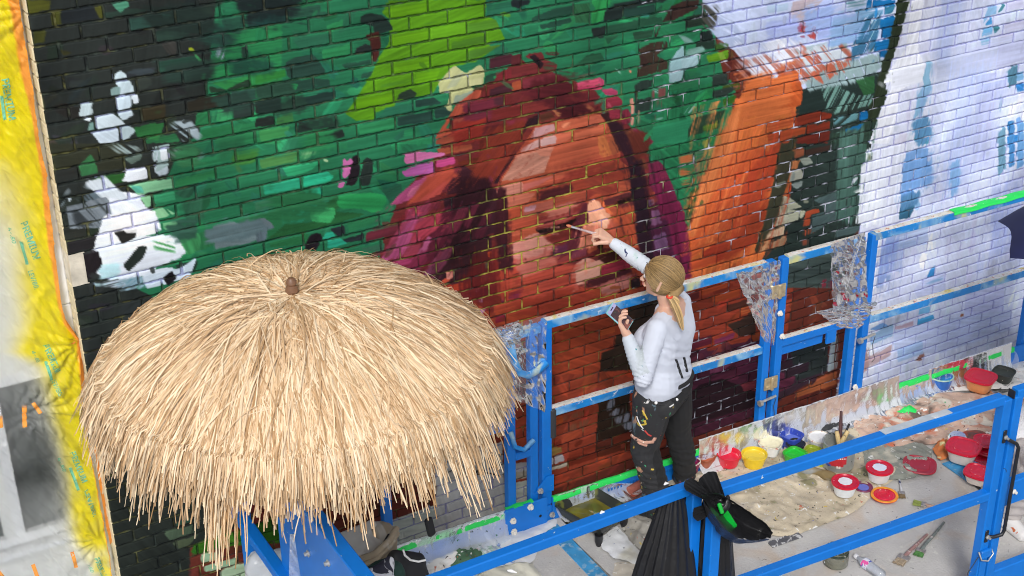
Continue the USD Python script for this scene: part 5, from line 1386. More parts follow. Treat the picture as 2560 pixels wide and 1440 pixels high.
for pts in (((195, 850), (198, 890), (206, 960), (222, 1060), (238, 1140), (262, 1290), (275, 1360)),):
    tp = np.array([at_y(px + 6, py, .055) for px, py in pts]); rr = np.random.default_rng(3)
    tp = np.array([tp[0] + (tp[-1] - tp[0]) * 0 + [np.interp(t, np.linspace(0, 1, len(tp)), tp[:, k]) for k in range(3)] for t in np.linspace(0, 1, 40)]) if False else np.stack([np.interp(np.linspace(0, 1, 46), np.linspace(0, 1, len(tp)), tp[:, k]) for k in range(3)], 1)
    w = 0.006 + 0.013 * meshkit.fbm(np.stack([np.linspace(0, 9, 46)] * 3, -1), 3, 5)
    L_ = np.stack([tp - np.stack([w, 0 * w, 0 * w], 1), tp + np.stack([w * .4, .02 + 0 * w, 0 * w], 1)], 1)
    put('tape', MB().grid(L_), otape, sheet, smooth=True, label='torn orange tape along the wall edge')
put('tape', MB().grid(np.array([[at_y(158, 792, .06), at_y(150, 778, .07)], [at_y(178, 866, .05), at_y(198, 848, .06)]])), otape, sheet, label='wide orange tape holding the film')

# ---------------------------------------------------------------- the blue work platform
ZF = -0.04
def yr(x): return -0.222 - (x - 2.24) * 0.0345
def yf(x): return -1.86 if x < 2.0 else -1.94 - (x - 2.022) * 0.0563
plat = thing('work_platform', 'blue steel work platform with guard rails along the painted wall', 'platform', (0, 0, 0))
blue = mat('blue_paint', (0.004, 0.155, 0.56), 0.38, vary=0.10, scale=7, bump=0.0006, bscale=70, spec=0.45,
           splats=(((0.55, 0.62, 0.66), 38.0, 0.73, 0.02), ((0.02, 0.05, 0.12), 24.0, 0.73, 0.03)))
bluer = mat('blue_paint_spattered', (0.01, 0.19, 0.52), 0.4, vary=0.18, scale=9, bump=0.0006, bscale=70,
            splats=(((0.22, 0.42, 0.60), 7.0, 0.48, 0.2), ((0.50, 0.50, 0.22), 4.0, 0.56, 0.12), ((0.6, 0.66, 0.72), 30.0, 0.66, 0.08), ((0.34, 0.10, 0.08), 60.0, 0.68, 0.03), ((0.10, 0.12, 0.15), 48.0, 0.70, 0.03)))
crust = mat('paint_crust', (0.62, 0.60, 0.54), 0.6, vary=0.2, scale=14, bump=0.003, bscale=120,
            splats=(((0.60, 0.52, 0.16), 6.0, 0.56, 0.1), ((0.50, 0.16, 0.11), 55.0, 0.60, 0.05), ((0.72, 0.73, 0.75), 26.0, 0.58, 0.08), ((0.12, 0.2, 0.3), 60.0, 0.66, 0.04), ((0.1, 0.42, 0.12), 34.0, 0.74, 0.02)))
steel = mat('zinc', (0.52, 0.50, 0.46), 0.4, metal=0.7, vary=0.2, scale=40)
deckm = mat('deck_plate', (0.50, 0.485, 0.465), 0.65, vary=0.16, scale=4, bump=0.0035, bscale=70,
            splats=(((0.55, 0.54, 0.50), 30.0, 0.60, 0.08), ((0.10, 0.10, 0.10), 26.0, 0.70, 0.04), ((0.5, 0.36, 0.06), 18.0, 0.745, 0.02), ((0.50, 0.40, 0.31), 3.0, 0.55, 0.2), ((0.5, 0.1, 0.06), 30.0, 0.76, 0.02)))
greenm = mat('green_tape', (0.02, 0.62, 0.10), 0.5, vary=0.12, scale=20, splats=(((0.7, 0.72, 0.7), 50.0, 0.68, 0.03),))
T = 0.05; HT, HM = 1.205, 0.655
def rear(x, dy=0.0, z=0.0): return np.array([x, yr(x) - 0.025 + dy, z])
def front(x, z=0.0): return np.array([x, yf(x), z])
# deck: chequer plates with blue cross members between them
cuts = [0.50, 2.20, 6.9]
for a, b in zip(cuts[:-1], cuts[1:]):
    P = np.array([[[x, (yr(x) - .06) * (1 - t) + (-1.96 - .05 * (x - 2)) * t, ZF] for t in np.linspace(0, 1, 12)] for x in np.linspace(a + .04, b - .04, 40)])
    d_ = MB().grid(P, flip=True); Q = P.copy(); Q[..., 2] -= 0.03; d_.grid(Q)
    put('deck_plate', d_, deckm, plat)
for x in cuts:
    put('cross_member', MB().bar((x - .02 + (.02 if x > 1 else 0), yr(x) - .03, ZF - .045), (x - .05, -1.96 - .05 * (x - 2), ZF - .045), .095, .095), mat('worn_blue', (0.05, 0.27, 0.52), 0.5, vary=0.3, scale=10, splats=(((0.4, 0.5, 0.55), 22.0, 0.55, 0.15),)), plat)
# treads: raised lozenges of the chequer plate near the front left
tr = MB(); k = 0
for i in range(60):
    for j in range(44):
        x, y = 0.75 + i * 0.03 * 1.0, -1.80 + j * 0.03
        if 2.05 < x < 2.32 or y > -0.45 or (x < 1.45 and y > -1.0): continue
        a = math.pi / 4 if (i + j) % 2 else -math.pi / 4
        c_, s_ = math.cos(a) * .011, math.sin(a) * .011; n_ = np.array([-s_, c_]) * .28
        V = [(x - c_, y - s_, ZF), (x + n_[0], y + n_[1], ZF + .0022), (x + c_, y + s_, ZF), (x - n_[0], y - n_[1], ZF + .0022)]
        tr.add(V, [[0, 3, 1], [1, 3, 2]])
put('tread_pattern', tr, deckm, plat, kind='stuff')
# rear guard rail
def postr(x, z0=ZF, z1=HT + .02, m=blue, w=T): put('post', MB().bar(rear(x, 0, z0), rear(x, 0, z1), w, T, up=(0, 1, 0)), m, plat)
def railr(x0, x1, z, m=bluer, name='top_rail', h=T, crusty=True):
    put(name, MB().bar(rear(x0, 0, z), rear(x1, 0, z), T, h), m, plat)
    if crusty:
        n = 60; V = np.array([[rear(x0 + (x1 - x0) * t, s * (T / 2 - .004), z + h / 2 + .0015 + .003 * meshkit.fbm(np.array([[x0 * 3 + t * 40, s * 9, z]]), 3, 4)[0] - .003 * abs(s)) for s in (-1.04, -.5, 0, .5, 1.0)] for t in np.linspace(0.01, .99, n)])
        put('paint_crust', MB().grid(V, flip=True), crust, plat, smooth=True)
railr(0.55, 1.96, HT, name='top_rail', crusty=False)
railr(0.55, 1.96, HM, blue, 'mid_rail', crusty=False)
railr(2.20, 3.665, HT); railr(2.235, 3.665, HM, name='mid_rail')
railr(3.80, 4.36, HT); railr(3.80, 4.36, HM + .01, blue, 'mid_rail')
railr(4.43, 6.4, HT); railr(4.475, 5.83, HM - .01, name='mid_rail')
put('mid_plate', MB().bar(rear(3.81, .006, HM - .05), rear(4.13, .006, HM - .05), .012, .075), blue, plat)
put('mid_plate', MB().bar(rear(4.14, -.02, HM - .04), rear(4.21, -.02, HM - .04), .014, .10), blue, plat)
for x in (0.50, 1.255, 1.995): postr(x)
for x in (2.135,): postr(x, ZF + .12, HT)
put('post', MB().bar(rear(2.215, 0, .06), rear(2.215, 0, HT + .01), .062, T, up=(0, 1, 0)), blue, plat)
put('post', MB().bar(rear(2.215, -.004, -.06), rear(2.215, -.004, .055), .055, .058, up=(0, 1, 0)), blue, plat)
for x in (3.695, 3.785, 4.345, 4.445, 5.86): postr(x)
put('post', MB().bar(rear(5.93, .01, ZF), rear(5.93, .01, HM + .2), .06, .05, up=(0, 1, 0)), mat('grey_steel', (0.22, 0.27, 0.29), 0.5, vary=.2), plat)
put('frame_bar', MB().bar(rear(2.02, 0, .44), rear(2.14, 0, .44), T, .045), blue, plat)
put('frame_bar', MB().bar(rear(2.02, 0, 1.19), rear(2.18, 0, 1.19), T, .045), bluer, plat)
lp = [rear(1.99, -.04, 1.16), rear(2.0, -.05, 1.06), rear(2.03, -.055, .985), rear(2.08, -.055, .955), rear(2.14, -.05, .965), rear(2.20, -.04, .99)]
put('grab_loop', MB().tube(lp, .02, 10), bluer, plat, smooth=True)
put('grab_loop', MB().tube([rear(1.985, -.03, .62), rear(2.0, -.05, .53), rear(2.05, -.055, .50), rear(2.12, -.04, .53)], .014, 8), bluer, plat, smooth=True)
put('rubber_sleeve', MB().bar(rear(2.253, -.012, .49), rear(2.253, -.012, .68), .036, .045, up=(0, 1, 0), ch=.01), mat('black_rubber', (0.03, 0.03, 0.032), 0.7), plat)
# hinge plates, pins, bolts
def bolt(p, ax=(0, -1, 0), r=.011, name='bolt', m=None):
    p = np.asarray(p, float); ax = np.asarray(ax, float)
    put(name, MB().tube([p, p + ax * .006, p + ax * .007, p + ax * .02, p + ax * .021], [r * 1.7, r * 1.7, r, r, r * .3], 6), m or steel, plat)
for x, z in ((3.74, 1.03), (3.735, .42)):
    put('hinge', MB().bar(rear(x - .05, -.034, z), rear(x + .045, -.034, z), .008, .085).bar(rear(x, -.045, z - .045), rear(x, -.045, z + .045), .02, .02, up=(0, 1, 0)).bar(rear(x - .035, -.04, z - .02), rear(x - .02, -.04, z - .02), .006, .014), mat('brass_zinc', (0.52, 0.42, 0.26), 0.4, metal=.6, vary=.3, scale=30), plat)
for x, z in ((3.70, .305), (4.435, .53)):
    p = rear(x, -.035, z)
    put('pin', MB().tube([p + [-.05, 0, 0], p + [.08, 0, .012]], .008, 8).tube([p + [-.05, -.005, 0], p + [-.03, -.005, 0]], .019, 10), steel, plat, smooth=30)
    put('pin_wire', MB().tube([p + [.075, -.01, 0], p + [.06, -.01, -.05], p + [.075, -.01, -.12], p + [.095, -.01, -.16], p + [.07, -.01, -.18]], .0022, 5), mat('dark_wire', (0.03, 0.03, 0.03), .5), plat)
for x, z in ((3.665, .10), (3.76, .88), (4.40, .20), (5.83, .38), (3.79, .72)): bolt(rear(x, -.03, z), m=mat('pale_bolt', (.7, .66, .58), .5))
put('bracket', MB().add(*(lambda pts: (np.vstack([[rear(x, -.036, z) for x, z in pts], [rear(x, -.03, z) for x, z in pts]]), [[0, 1, 2], [0, 2, 3], [0, 3, 4], [5, 7, 6], [5, 8, 7], [5, 9, 8]] + [[i, 5 + i, 5 + (i + 1) % 5] for i in range(5)] + [[i, 5 + (i + 1) % 5, (i + 1) % 5] for i in range(5)]))([(2.25, .155), (2.135, .17), (2.145, .20), (2.205, .26), (2.25, .26)])), blue, plat)
bolt(rear(2.16, -.038, .185)); bolt(rear(2.235, -.038, .0))
# toe boards
def toer(x0, x1, z1=.112, m=blue, th=.012, name='toe_board', dy=0.0):
    put(name, MB().bar(rear(x0, -.035 + dy, (ZF + z1) / 2), rear(x1, -.035 + dy, (ZF + z1) / 2), th, z1 - ZF), m, plat)
toer(.55, 1.93); toer(2.24, 3.66); toer(3.70, 4.40); toer(4.41, 6.3)
put('toe_plate', MB().bar(rear(1.93, -.05, .045), rear(2.195, -.05, .045), .014, .185), blue, plat)
for x, z in ((1.975, .06), (1.98, -.015), (2.085, .115)): bolt(rear(x, -.058, z), r=.012, m=mat('pale_bolt', (.7, .6, .5), .5))
put('bolt_hole', MB().tube([rear(2.15, -.0575, .03), rear(2.15, -.0585, .03)], .009, 10), mat('hole_black', (.004, .004, .005), .9), plat)
for x0, x1 in ((.6, 1.935), (2.24, 3.66), (4.42, 5.75)):
    put('tape', MB().grid(np.array([[rear(x, -.035 + dy, .1135 + dz + .002 * math.sin(x * 37)) for dy, dz in ((-.014, -.03), (-.011, .001), (.010, .001), (.013, -.012))] for x in np.linspace(x0, x1, 40)])), greenm, plat, smooth=True, label='bright green tape along the toe board')
put('tape', MB().grid(np.array([[rear(x, -.045 + dy, .139 + dz + .004 * math.sin(x * 60)) for dy, dz in ((-.012, -.004), (.0, .001), (.02, .001))] for x in np.linspace(1.94, 2.11, 10)])), greenm, plat, smooth=True, label='torn green tape on the bolted plate')
tb = MB()
for i in range(24):
    x = 2.60 + i * .021; tb.bar(rear(x, -.043, .042), rear(x + .011, -.043, .042), .006, .02)
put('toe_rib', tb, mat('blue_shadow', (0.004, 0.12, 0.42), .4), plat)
put('tape', MB().grid(np.array([[rear(x, dy, HT + .029 + .003 * math.sin(x * 25) + dz) for dy, dz in ((-.033, -.02), (-.027, .0), (.02, .0))] for x in np.linspace(5.05, 5.75, 24)])), greenm, plat, smooth=True, label='green tape on the top rail')
# front guard rail, gate, and the left end
def railf(x0, x1, z, name='top_rail', h=T): put(name, MB().bar(front(x0, z), front(x1, z), T, h), blue, plat)
railf(.50, 1.955, HT); railf(.50, 1.955, HM, 'mid_rail')
railf(2.05, 3.675, HT); railf(2.05, 3.675, HM, 'mid_rail'); railf(2.05, 3.66, .085, 'toe_board', .10)
railf(3.755, 6.6, HT + .01); railf(3.755, 6.6, .085, 'toe_board', .14)
put('mid_plate', MB().bar(front(3.755, HM - .03), front(6.6, HM - .03), .045, .14), blue, plat)
for x, z1 in ((.50, HT), (1.99, HT - .03), (2.04, HT - .04), (3.695, HT + .0), (3.765, HT + .0)):
    put('post', MB().bar(front(x, -.12), front(x, z1), T + .004, T + .004, up=(0, 1, 0)), blue, plat)
put('end_cap', MB().box(front(3.735, HT + .012), (.006, .042, .042), ch=.002), mat('black_plastic', (.012, .012, .014), .4), plat)
hp = np.array([front(3.70, 1.0) + [0, -.03, 0], front(3.715, .985) + [0, -.045, 0], front(3.76, .955) + [0, -.055, 0], front(3.775, .93) + [0, -.057, 0], front(3.775, .44) + [0, -.057, 0], front(3.765, .415) + [0, -.055, 0], front(3.72, .41) + [0, -.045, 0], front(3.69, .415) + [0, -.03, 0]])
put('gate_handle', MB().tube(hp, .0095, 8), LOOKS['black_plastic'], plat, smooth=True)
for p in (hp[0], hp[-1]):
    put('handle_foot', MB().bar(p + [0, 0, -.035], p + [0, 0, .035], .022, .008, up=(0, 1, 0)), LOOKS['black_plastic'], plat); bolt(p + [0, -.006, 0], r=.007)
bolt(front(3.835, HM - .02) + [0, -.024, 0], r=.008, m=LOOKS['pale_bolt']); bolt(front(3.70, .09) + [-.03, -.026, 0], r=.008, m=LOOKS['pale_bolt'])
lz = .30
put('latch', MB().bar(front(3.665, lz) + [0, -.035, .01], front(3.73, lz) + [0, -.035, .01], .02, .05).bar(front(3.695, lz - .02) + [0, -.031, 0], front(3.695, lz - .2) + [0, -.031, 0], .044, .008, up=(0, 1, 0)), blue, plat)
put('latch_clip', MB().tube([front(3.655, lz + .03) + [0, -.03, 0], front(3.66, lz - .01) + [0, -.05, 0], front(3.70, lz - .025) + [0, -.055, 0], front(3.735, lz + .005) + [0, -.05, 0], front(3.74, lz + .02) + [0, -.03, 0]], .004, 6), steel, plat, smooth=True)
put('latch_wire', MB().tube([front(3.655, lz) + [0, -.03, 0], front(3.63, lz - .04) + [0, -.03, 0], front(3.60, lz - .08) + [0, -.03, 0], front(3.61, lz - .12) + [0, -.03, 0], front(3.66, lz - .15) + [0, -.03, 0]], .0025, 5), LOOKS['dark_wire'], plat)
put('latch_slot', MB().bar(front(3.695, .12) + [0, -.0285, 0], front(3.695, .09) + [0, -.0285, 0], .024, .002, up=(0, 1, 0)), LOOKS['hole_black'], plat)
put('tape', MB().grid(np.array([[front(x, HT + T / 2 + .0012 + .001 * math.sin(x * 30)) + [0, dy, 0] for dy in (-.02, 0, .024)] for x in np.linspace(2.95, 3.35, 14)])), mat('grey_tape', (.42, .47, .52), .5, vary=.15, scale=20, splats=(((.75, .75, .75), 20., .6, .1),)), plat, smooth=True, label='strip of grey tape on the gate rail')
for p, q in (((1268, 1426), (1292, 1432)), ((1500, 1284), (1512, 1280)), ((1660, 1212), (1672, 1208))):
    a, b = at_z(*p, HT + T / 2 + .001), at_z(*q, HT + T / 2 + .001)
    put('paint_blob', MB().tube([a, (a + b) / 2 + [0, .006, 0], b], [.003, .008, .002], 6), mat('white_blob', (.75, .75, .74), .5), plat, smooth=True)
xe = .475
ys = (yr(.5) - .03, -1.86)
put('top_rail', MB().bar((xe, ys[0], HT + .02), (xe, ys[1], HT + .02), .07, T), blue, plat)
put('mid_rail', MB().bar((xe - .03, ys[0], HM), (xe - .03, ys[1], HM), .06, T), blue, plat)
put('end_plate', MB().bar((xe - .002, -.78, HM + .25), (xe - .002, -1.84, HM + .25), .012, .56), blue, plat)
put('end_brace', MB().bar((xe + .03, -1.12, 1.17), (xe + .03, -1.5, .4), .03, .06, up=(1, 0, 0)), blue, plat)
for y, z in ((-1.15, .98), (-1.27, .82), (-1.38, 1.08), (-1.5, .9)): bolt((xe - .009, y, z), (-1, 0, 0), r=.010)
for x in (.5, 2.2, 4.4): put('support_beam', MB().bar((x, yr(x) - .05, -.2), (x, -1.95, -.2), .09, .2), blue, plat)
# clear wrap stretched round the rails
wrapm = film('stretch_wrap', (0.82, 0.85, 0.88), clear=0.95, rough=0.10, bump=0.0008, bscale=14, spread=.05)
creasem = film('wrap_crease', (.88, .90, .93), clear=.35, rough=.12, bump=.0004)
def wrap(name, pts, label, amp=.012, dep=-.035, seed=1, n=34):
    c4 = [at_y(px, py, yr(at_y(px, py, -.25)[0]) + dep + dd) for px, py, dd in pts]
    u, v = np.meshgrid(np.linspace(0, 1, n), np.linspace(0, 1, n), indexing='ij')
    P = (c4[0] * ((1 - u) * (1 - v))[..., None] + c4[1] * (u * (1 - v))[..., None] + c4[2] * (u * v)[..., None] + c4[3] * ((1 - u) * v)[..., None])
    d_ = meshkit.fbm(np.stack([u * 5 + v * 3, v * 14 - u * 4, 0 * u + seed], -1), 4, seed) - .5
    P = P + np.array([0.15, -1, .3]) * (amp * 2 * d_ + amp * .6 * np.abs(meshkit.fbm(np.stack([u * 22, v * 7, 0 * u], -1), 3, seed + 9) - .5))[..., None]
    e = np.minimum(np.minimum(u, 1 - u), np.minimum(v, 1 - v))
    P[..., 2] += np.where(e < .02, .014 * (d_), 0)
    t = thing(name, label, 'plastic wrap', P.reshape(-1, 3).mean(0))
    put('film', MB().grid(P), wrapm, t, smooth=True)
    rs = np.random.default_rng(seed + 40); cr = MB(); n1_ = n - 1
    for q in range(7):
        u0, v0, u1, v1 = rs.uniform(0, .25), rs.uniform(0, 1), rs.uniform(.7, 1), rs.uniform(0, 1)
        if rs.random() < .4: u0, v0, u1, v1 = v0, u0, v1, u1
        pp = [P[int((u0 + (u1 - u0) * k) * n1_), int((v0 + (v1 - v0) * k) * n1_)] + np.array([0, -.004, 0]) for k in np.linspace(0, 1, 9)]
        pp = np.array(pp); pp[1:-1] = (pp[:-2] + pp[1:-1] * 2 + pp[2:]) / 4
        cr.tube(pp, rs.uniform(.0004, .0013), 5)
    put('crease', cr, creasem, t, smooth=True, kind='stuff')
    return t
wrap('stretch_wrap', ((1228, 828, -.02), (1366, 786, -.02), (1364, 1030, -.03), (1262, 990, -.03)), 'clear wrap stretched round the crowded posts beside the straw parasol', seed=1)
wrap('stretch_wrap', ((1222, 824, -.06), (1300, 800, -.05), (1306, 876, -.05), (1240, 862, -.06)), 'crumpled knot of wrap on the rail end touching the straw', amp=.03, seed=2, n=24)
wrap('stretch_wrap', ((1838, 684, -.02), (1952, 648, -.02), (1936, 862, -.03), (1908, 852, -.02)), 'clear wrap slung under the top rail at the hinged posts', seed=3)
wrap('stretch_wrap', ((2076, 612, -.02), (2162, 580, -.02), (2170, 770, -.03), (2082, 776, -.02)), 'clear wrap hanging from the pair of posts before the white paint', seed=4)
wrap('stretch_wrap', ((2040, 778, -.03), (2196, 752, -.03), (2150, 822, -.05), (2098, 818, -.04)), 'bunched wrap tied round the middle rail before the white paint', amp=.03, seed=5, n=26)

# ---------------------------------------------------------------- sheets and cloths on the deck
from scipy.spatial import Delaunay
from shapely.geometry import Polygon, Point
import shapely
def cloth_mesh(poly, step=0.014, amp=0.012, seed=1, z0=0.004, scale=7.0, edge_curl=0.006, ridge=1.0, th=0.0):
    """A cloth lying on the deck: outline in deck coordinates, wrinkled."""
    pg = Polygon(poly).buffer(0)
    if pg.geom_type != 'Polygon': pg = max(pg.geoms, key=lambda q: q.area)
    rg = np.random.default_rng(seed)
    lim = Polygon([(-5, -9), (-5, yr(-5) - .075), (15, yr(15) - .075), (15, -9)]); pg = pg.intersection(lim)
    if pg.geom_type != 'Polygon': pg = max(pg.geoms, key=lambda q: q.area)
    bl = pg.boundary; n = int(bl.length / step)
    B = np.array([bl.interpolate(i / n, True).coords[0] for i in range(n)])
    t = np.arange(n) / n
    B = B + (np.stack([noise2(t * 30, t * 0, 1.0, seed, 3), noise2(t * 30, t * 0 + 5, 1.0, seed + 1, 3)], 1) - .5) * step * 2.6
    pg2 = Polygon(B).buffer(0)
    if pg2.geom_type != 'Polygon': pg2 = max(pg2.geoms, key=lambda q: q.area)
    x0, y0, x1, y1 = pg2.bounds
    gx, gy = np.meshgrid(np.arange(x0, x1, step), np.arange(y0, y1, step * .87)); gx = gx + (np.arange(gx.shape[0])[:, None] % 2) * step / 2
    g = np.stack([gx.ravel(), gy.ravel()], 1); g += rg.uniform(-.2, .2, g.shape) * step
    g = g[shapely.contains_xy(pg2.buffer(-step * .5), g[:, 0], g[:, 1])]
    B2 = np.array(pg2.exterior.coords)[:-1]
    P = np.vstack([B2, g]); tri = Delaunay(P).simplices
    cen = P[tri].mean(1); tri = tri[shapely.contains_xy(pg2.buffer(1e-4), cen[:, 0], cen[:, 1])]
    a = 2 * np.abs(noise2(P[:, 0], P[:, 1], scale, seed + 3, 4) - .5); b = 2 * np.abs(noise2(P[:, 0] + .3 * P[:, 1], P[:, 1] * .4, scale * 1.7, seed + 4, 3) - .5)
    e = np.array(shapely.distance(shapely.points(P), pg2.exterior))
    h = amp * (ridge * np.clip(1 - 2.6 * a, 0, 1) ** 1.3 + .6 * np.clip(1 - 3 * b, 0, 1) + .5 * noise2(P[:, 0], P[:, 1], 3, seed + 5, 3))
    h = h * np.clip(e / .03, .15, 1) + edge_curl * np.exp(-(e / .01) ** 2) * (noise2(P[:, 0], P[:, 1], 12, seed + 6, 2) - .2)
    v = np.stack([P[:, 0], P[:, 1], ZF + z0 + np.maximum(h, 0)], 1)
    t_ = tri.copy(); nn = np.cross(P[t_[:, 1]] - P[t_[:, 0]], P[t_[:, 2]] - P[t_[:, 0]]); t_[nn < 0] = t_[nn < 0][:, ::-1]
    return v, t_
def deckpts(px): return [tuple(at_z(x, y, ZF)[:2]) for x, y in px]

FLECK = [((0.02, 0.02, 0.025), 34, .66, .03), ((0.75, 0.74, 0.70), 26, .63, .05), ((0.45, 0.10, 0.05), 24, .70, .03), ((0.07, 0.12, 0.42), 40, .72, .02), ((0.62, 0.46, 0.04), 15, .70, .03), ((0.06, 0.30, 0.12), 28, .72, .02)]
canvas = mat('stained_canvas', (0.56, 0.48, 0.35), 0.95, vary=0.22, scale=6, bump=.003, bscale=130,
             splats=[((0.30, 0.25, 0.17), 3.0, .52, .16), ((0.55, 0.50, 0.42), 5.0, .56, .12), ((0.24, 0.22, 0.12), 8.0, .58, .10)] + FLECK)
canvas_red = mat('red_stained_canvas', (0.52, 0.36, 0.28), 0.95, vary=0.25, scale=6, bump=.003, bscale=130,
                 splats=[((0.50, 0.15, 0.08), 4.0, .50, .12), ((0.14, 0.10, 0.08), 5.0, .58, .10), ((0.58, 0.52, 0.44), 7.0, .58, .08)] + FLECK)
whitesheet = mat('white_drop_sheet', (0.70, 0.71, 0.72), 0.6, vary=0.10, scale=5, bump=.002, bscale=60,
                 splats=[((0.52, 0.50, 0.42), 3.0, .58, .12), ((0.10, 0.11, 0.14), 30, .70, .02), ((0.10, 0.14, 0.42), 36, .715, .02), ((0.5, 0.12, 0.06), 26, .735, .02), ((0.5, 0.5, 0.1), 30, .74, .02)])
messy = mat('messy_sheet', (0.70, 0.69, 0.66), 0.8, vary=0.15, scale=7, bump=.003, bscale=90,
            splats=[((0.40, 0.34, 0.26), 5.0, .58, .12), ((0.76, 0.72, 0.70), 9.0, .56, .06), ((0.02, 0.02, 0.03), 22, .64, .03), ((0.48, 0.13, 0.07), 17, .645, .03), ((0.08, 0.14, 0.42), 34, .70, .02), ((0.65, 0.50, 0.05), 19, .68, .02), ((0.05, 0.32, 0.10), 22, .70, .02)])
single('drop_cloth', cloth_mesh(deckpts([(1560, 1175), (1700, 1100), (1960, 1050), (2140, 1035), (2240, 1105), (2260, 1180), (2185, 1240), (2120, 1290), (1985, 1345), (1850, 1330), (1760, 1280), (1640, 1260)]), amp=.016, seed=3), canvas,
       'tan canvas drop cloth stained with yellow under the paint tubs', 'drop cloth', smooth=True)
single('drop_cloth', cloth_mesh(deckpts([(2110, 1050), (2230, 1010), (2370, 985), (2560, 1000), (2600, 1090), (2480, 1130), (2350, 1110), (2240, 1130), (2170, 1140)]), amp=.02, seed=5, z0=.010), canvas_red,
       'reddish paint stained cloth beyond the gate rail', 'drop cloth', smooth=True)
single('drop_cloth', cloth_mesh(deckpts([(2180, 1060), (2250, 1080), (2330, 1130), (2330, 1170), (2280, 1200), (2190, 1210), (2160, 1160), (2150, 1110)]), amp=.012, seed=6, z0=.014), mat('grey_green_rag', (0.25, 0.26, 0.22), .95, vary=.3, scale=9, bump=.003, bscale=120, splats=FLECK + [((0.45, .42, .34), 7, .56, .1)]),
       'grey green paint rag behind the tubs with stickers on their lids', 'rag', smooth=True)
single('drop_cloth', cloth_mesh(deckpts([(1700, 1095), (1830, 1062), (1990, 1020), (2200, 965), (2420, 905), (2580, 905), (2600, 975), (2400, 985), (2240, 1015), (2120, 1060), (1960, 1075), (1780, 1110), (1690, 1125)]), amp=.014, seed=7, z0=.020), messy,
       'white sheet smeared with many paints along the wall side', 'drop cloth', smooth=True)
single('drop_cloth', cloth_mesh(deckpts([(1205, 1385), (1222, 1330), (1240, 1295), (1345, 1270), (1392, 1298), (1388, 1320), (1345, 1345), (1340, 1400), (1310, 1425), (1208, 1430)]), amp=.012, seed=8, z0=.006, scale=4), mat('clean_white_sheet', (0.66, 0.67, 0.69), .7, vary=.06, scale=5, bump=.001),
       'clean white sheet on the chequer plate below the bolted blue plate', 'sheet', smooth=True)
single('drop_cloth', cloth_mesh(deckpts([(1210, 1425), (1330, 1415), (1360, 1455), (1320, 1500), (1180, 1490)]), amp=.03, seed=9, z0=.010, scale=4), mat('cream_sheet', (0.62, 0.60, 0.50), .8, vary=.1, scale=5, bump=.001),
       'cream sheet bunched at the bottom behind the front rail', 'sheet', smooth=True)
single('drop_cloth', cloth_mesh(deckpts([(1505, 1350), (1540, 1322), (1568, 1345), (1600, 1390), (1622, 1405), (1600, 1420), (1540, 1405), (1500, 1375)]), amp=.010, seed=10, z0=.016, scale=5), whitesheet,
       'flecked white rag in front of the woman’s boot'.replace('’', ''), 'rag', smooth=True)
single('drop_cloth', cloth_mesh(deckpts([(1545, 1300), (1600, 1285), (1640, 1310), (1690, 1340), (1690, 1400), (1640, 1410), (1600, 1380), (1560, 1340)]), amp=.035, seed=11, z0=.008, scale=8), mat('grey_rag', (0.34, 0.32, 0.28), .95, vary=.3, scale=9, bump=.003, bscale=120, splats=FLECK),
       'crumpled grey rag around the left boot of the painter', 'rag', smooth=True)
single('drop_cloth', cloth_mesh(deckpts([(1540, 1410), (1620, 1400), (1680, 1390), (1680, 1470), (1560, 1480), (1530, 1440)]), amp=.01, seed=12, z0=.004, scale=6), mat('pale_cloth', (0.60, 0.54, 0.44), .95, vary=.15, scale=7, splats=FLECK[:2]),
       'pale cloth beside the hanging black bag at the bottom', 'rag', smooth=True)
single('drop_cloth', cloth_mesh(deckpts([(1050, 1320), (1140, 1280), (1215, 1260), (1230, 1300), (1205, 1390), (1100, 1440), (980, 1500), (960, 1400), (1000, 1350)]), amp=.02, seed=13, z0=.006), messy,
       'paint smeared sheet under the straw parasol edge', 'drop cloth', smooth=True)
single('drop_cloth', cloth_mesh(deckpts([(1130, 1360), (1190, 1340), (1210, 1380), (1190, 1420), (1130, 1430)]), amp=.03, seed=14, z0=.014, scale=9), mat('green_rag', (0.06, 0.13, 0.07), .9, vary=.3, scale=9, splats=FLECK),
       'dark green rag beside the clean white sheet', 'rag', smooth=True)
single('dirt_patch', cloth_mesh(deckpts([(2010, 1075), (2035, 1040), (2070, 1030), (2100, 1045), (2105, 1075), (2060, 1090)]), amp=.03, seed=15, z0=.03, scale=14), mat('black_rag', (0.03, 0.032, 0.035), .8, vary=.4, scale=12, splats=[((.5, .5, .5), 16, .64, .04)]),
       'small black paint soaked rag on the white sheet', 'rag', smooth=True)
single('paint_rag', cloth_mesh(deckpts([(2243, 1042), (2260, 1028), (2282, 1028), (2298, 1040), (2280, 1046)]), amp=.03, seed=16, z0=.026, scale=16), greenm, 'scrap of bright green tape on the messy sheet', 'tape', smooth=True)
single('rag', cloth_mesh(deckpts([(2330, 1130), (2345, 1105), (2372, 1112), (2372, 1150), (2350, 1160)]), amp=.05, seed=17, z0=.012, scale=12), mat('orange_rag', (0.55, 0.17, 0.05), .9, vary=.25, scale=9, splats=[((.7, .6, .3), 12, .6, .05)]), 'orange stained rag left of the red lidded tub', 'rag', smooth=True)
single('metal_strip', MB().bar(at_z(1925, 1362, ZF + .006), at_z(2000, 1336, ZF + .006), .055, .008), mat('speckled_strip', (0.10, 0.10, 0.11), .7, vary=.3, scale=20, splats=[((.5, .5, .5), 30, .55, .05)]), 'speckled dark strip lying right of the black bag', 'strip')
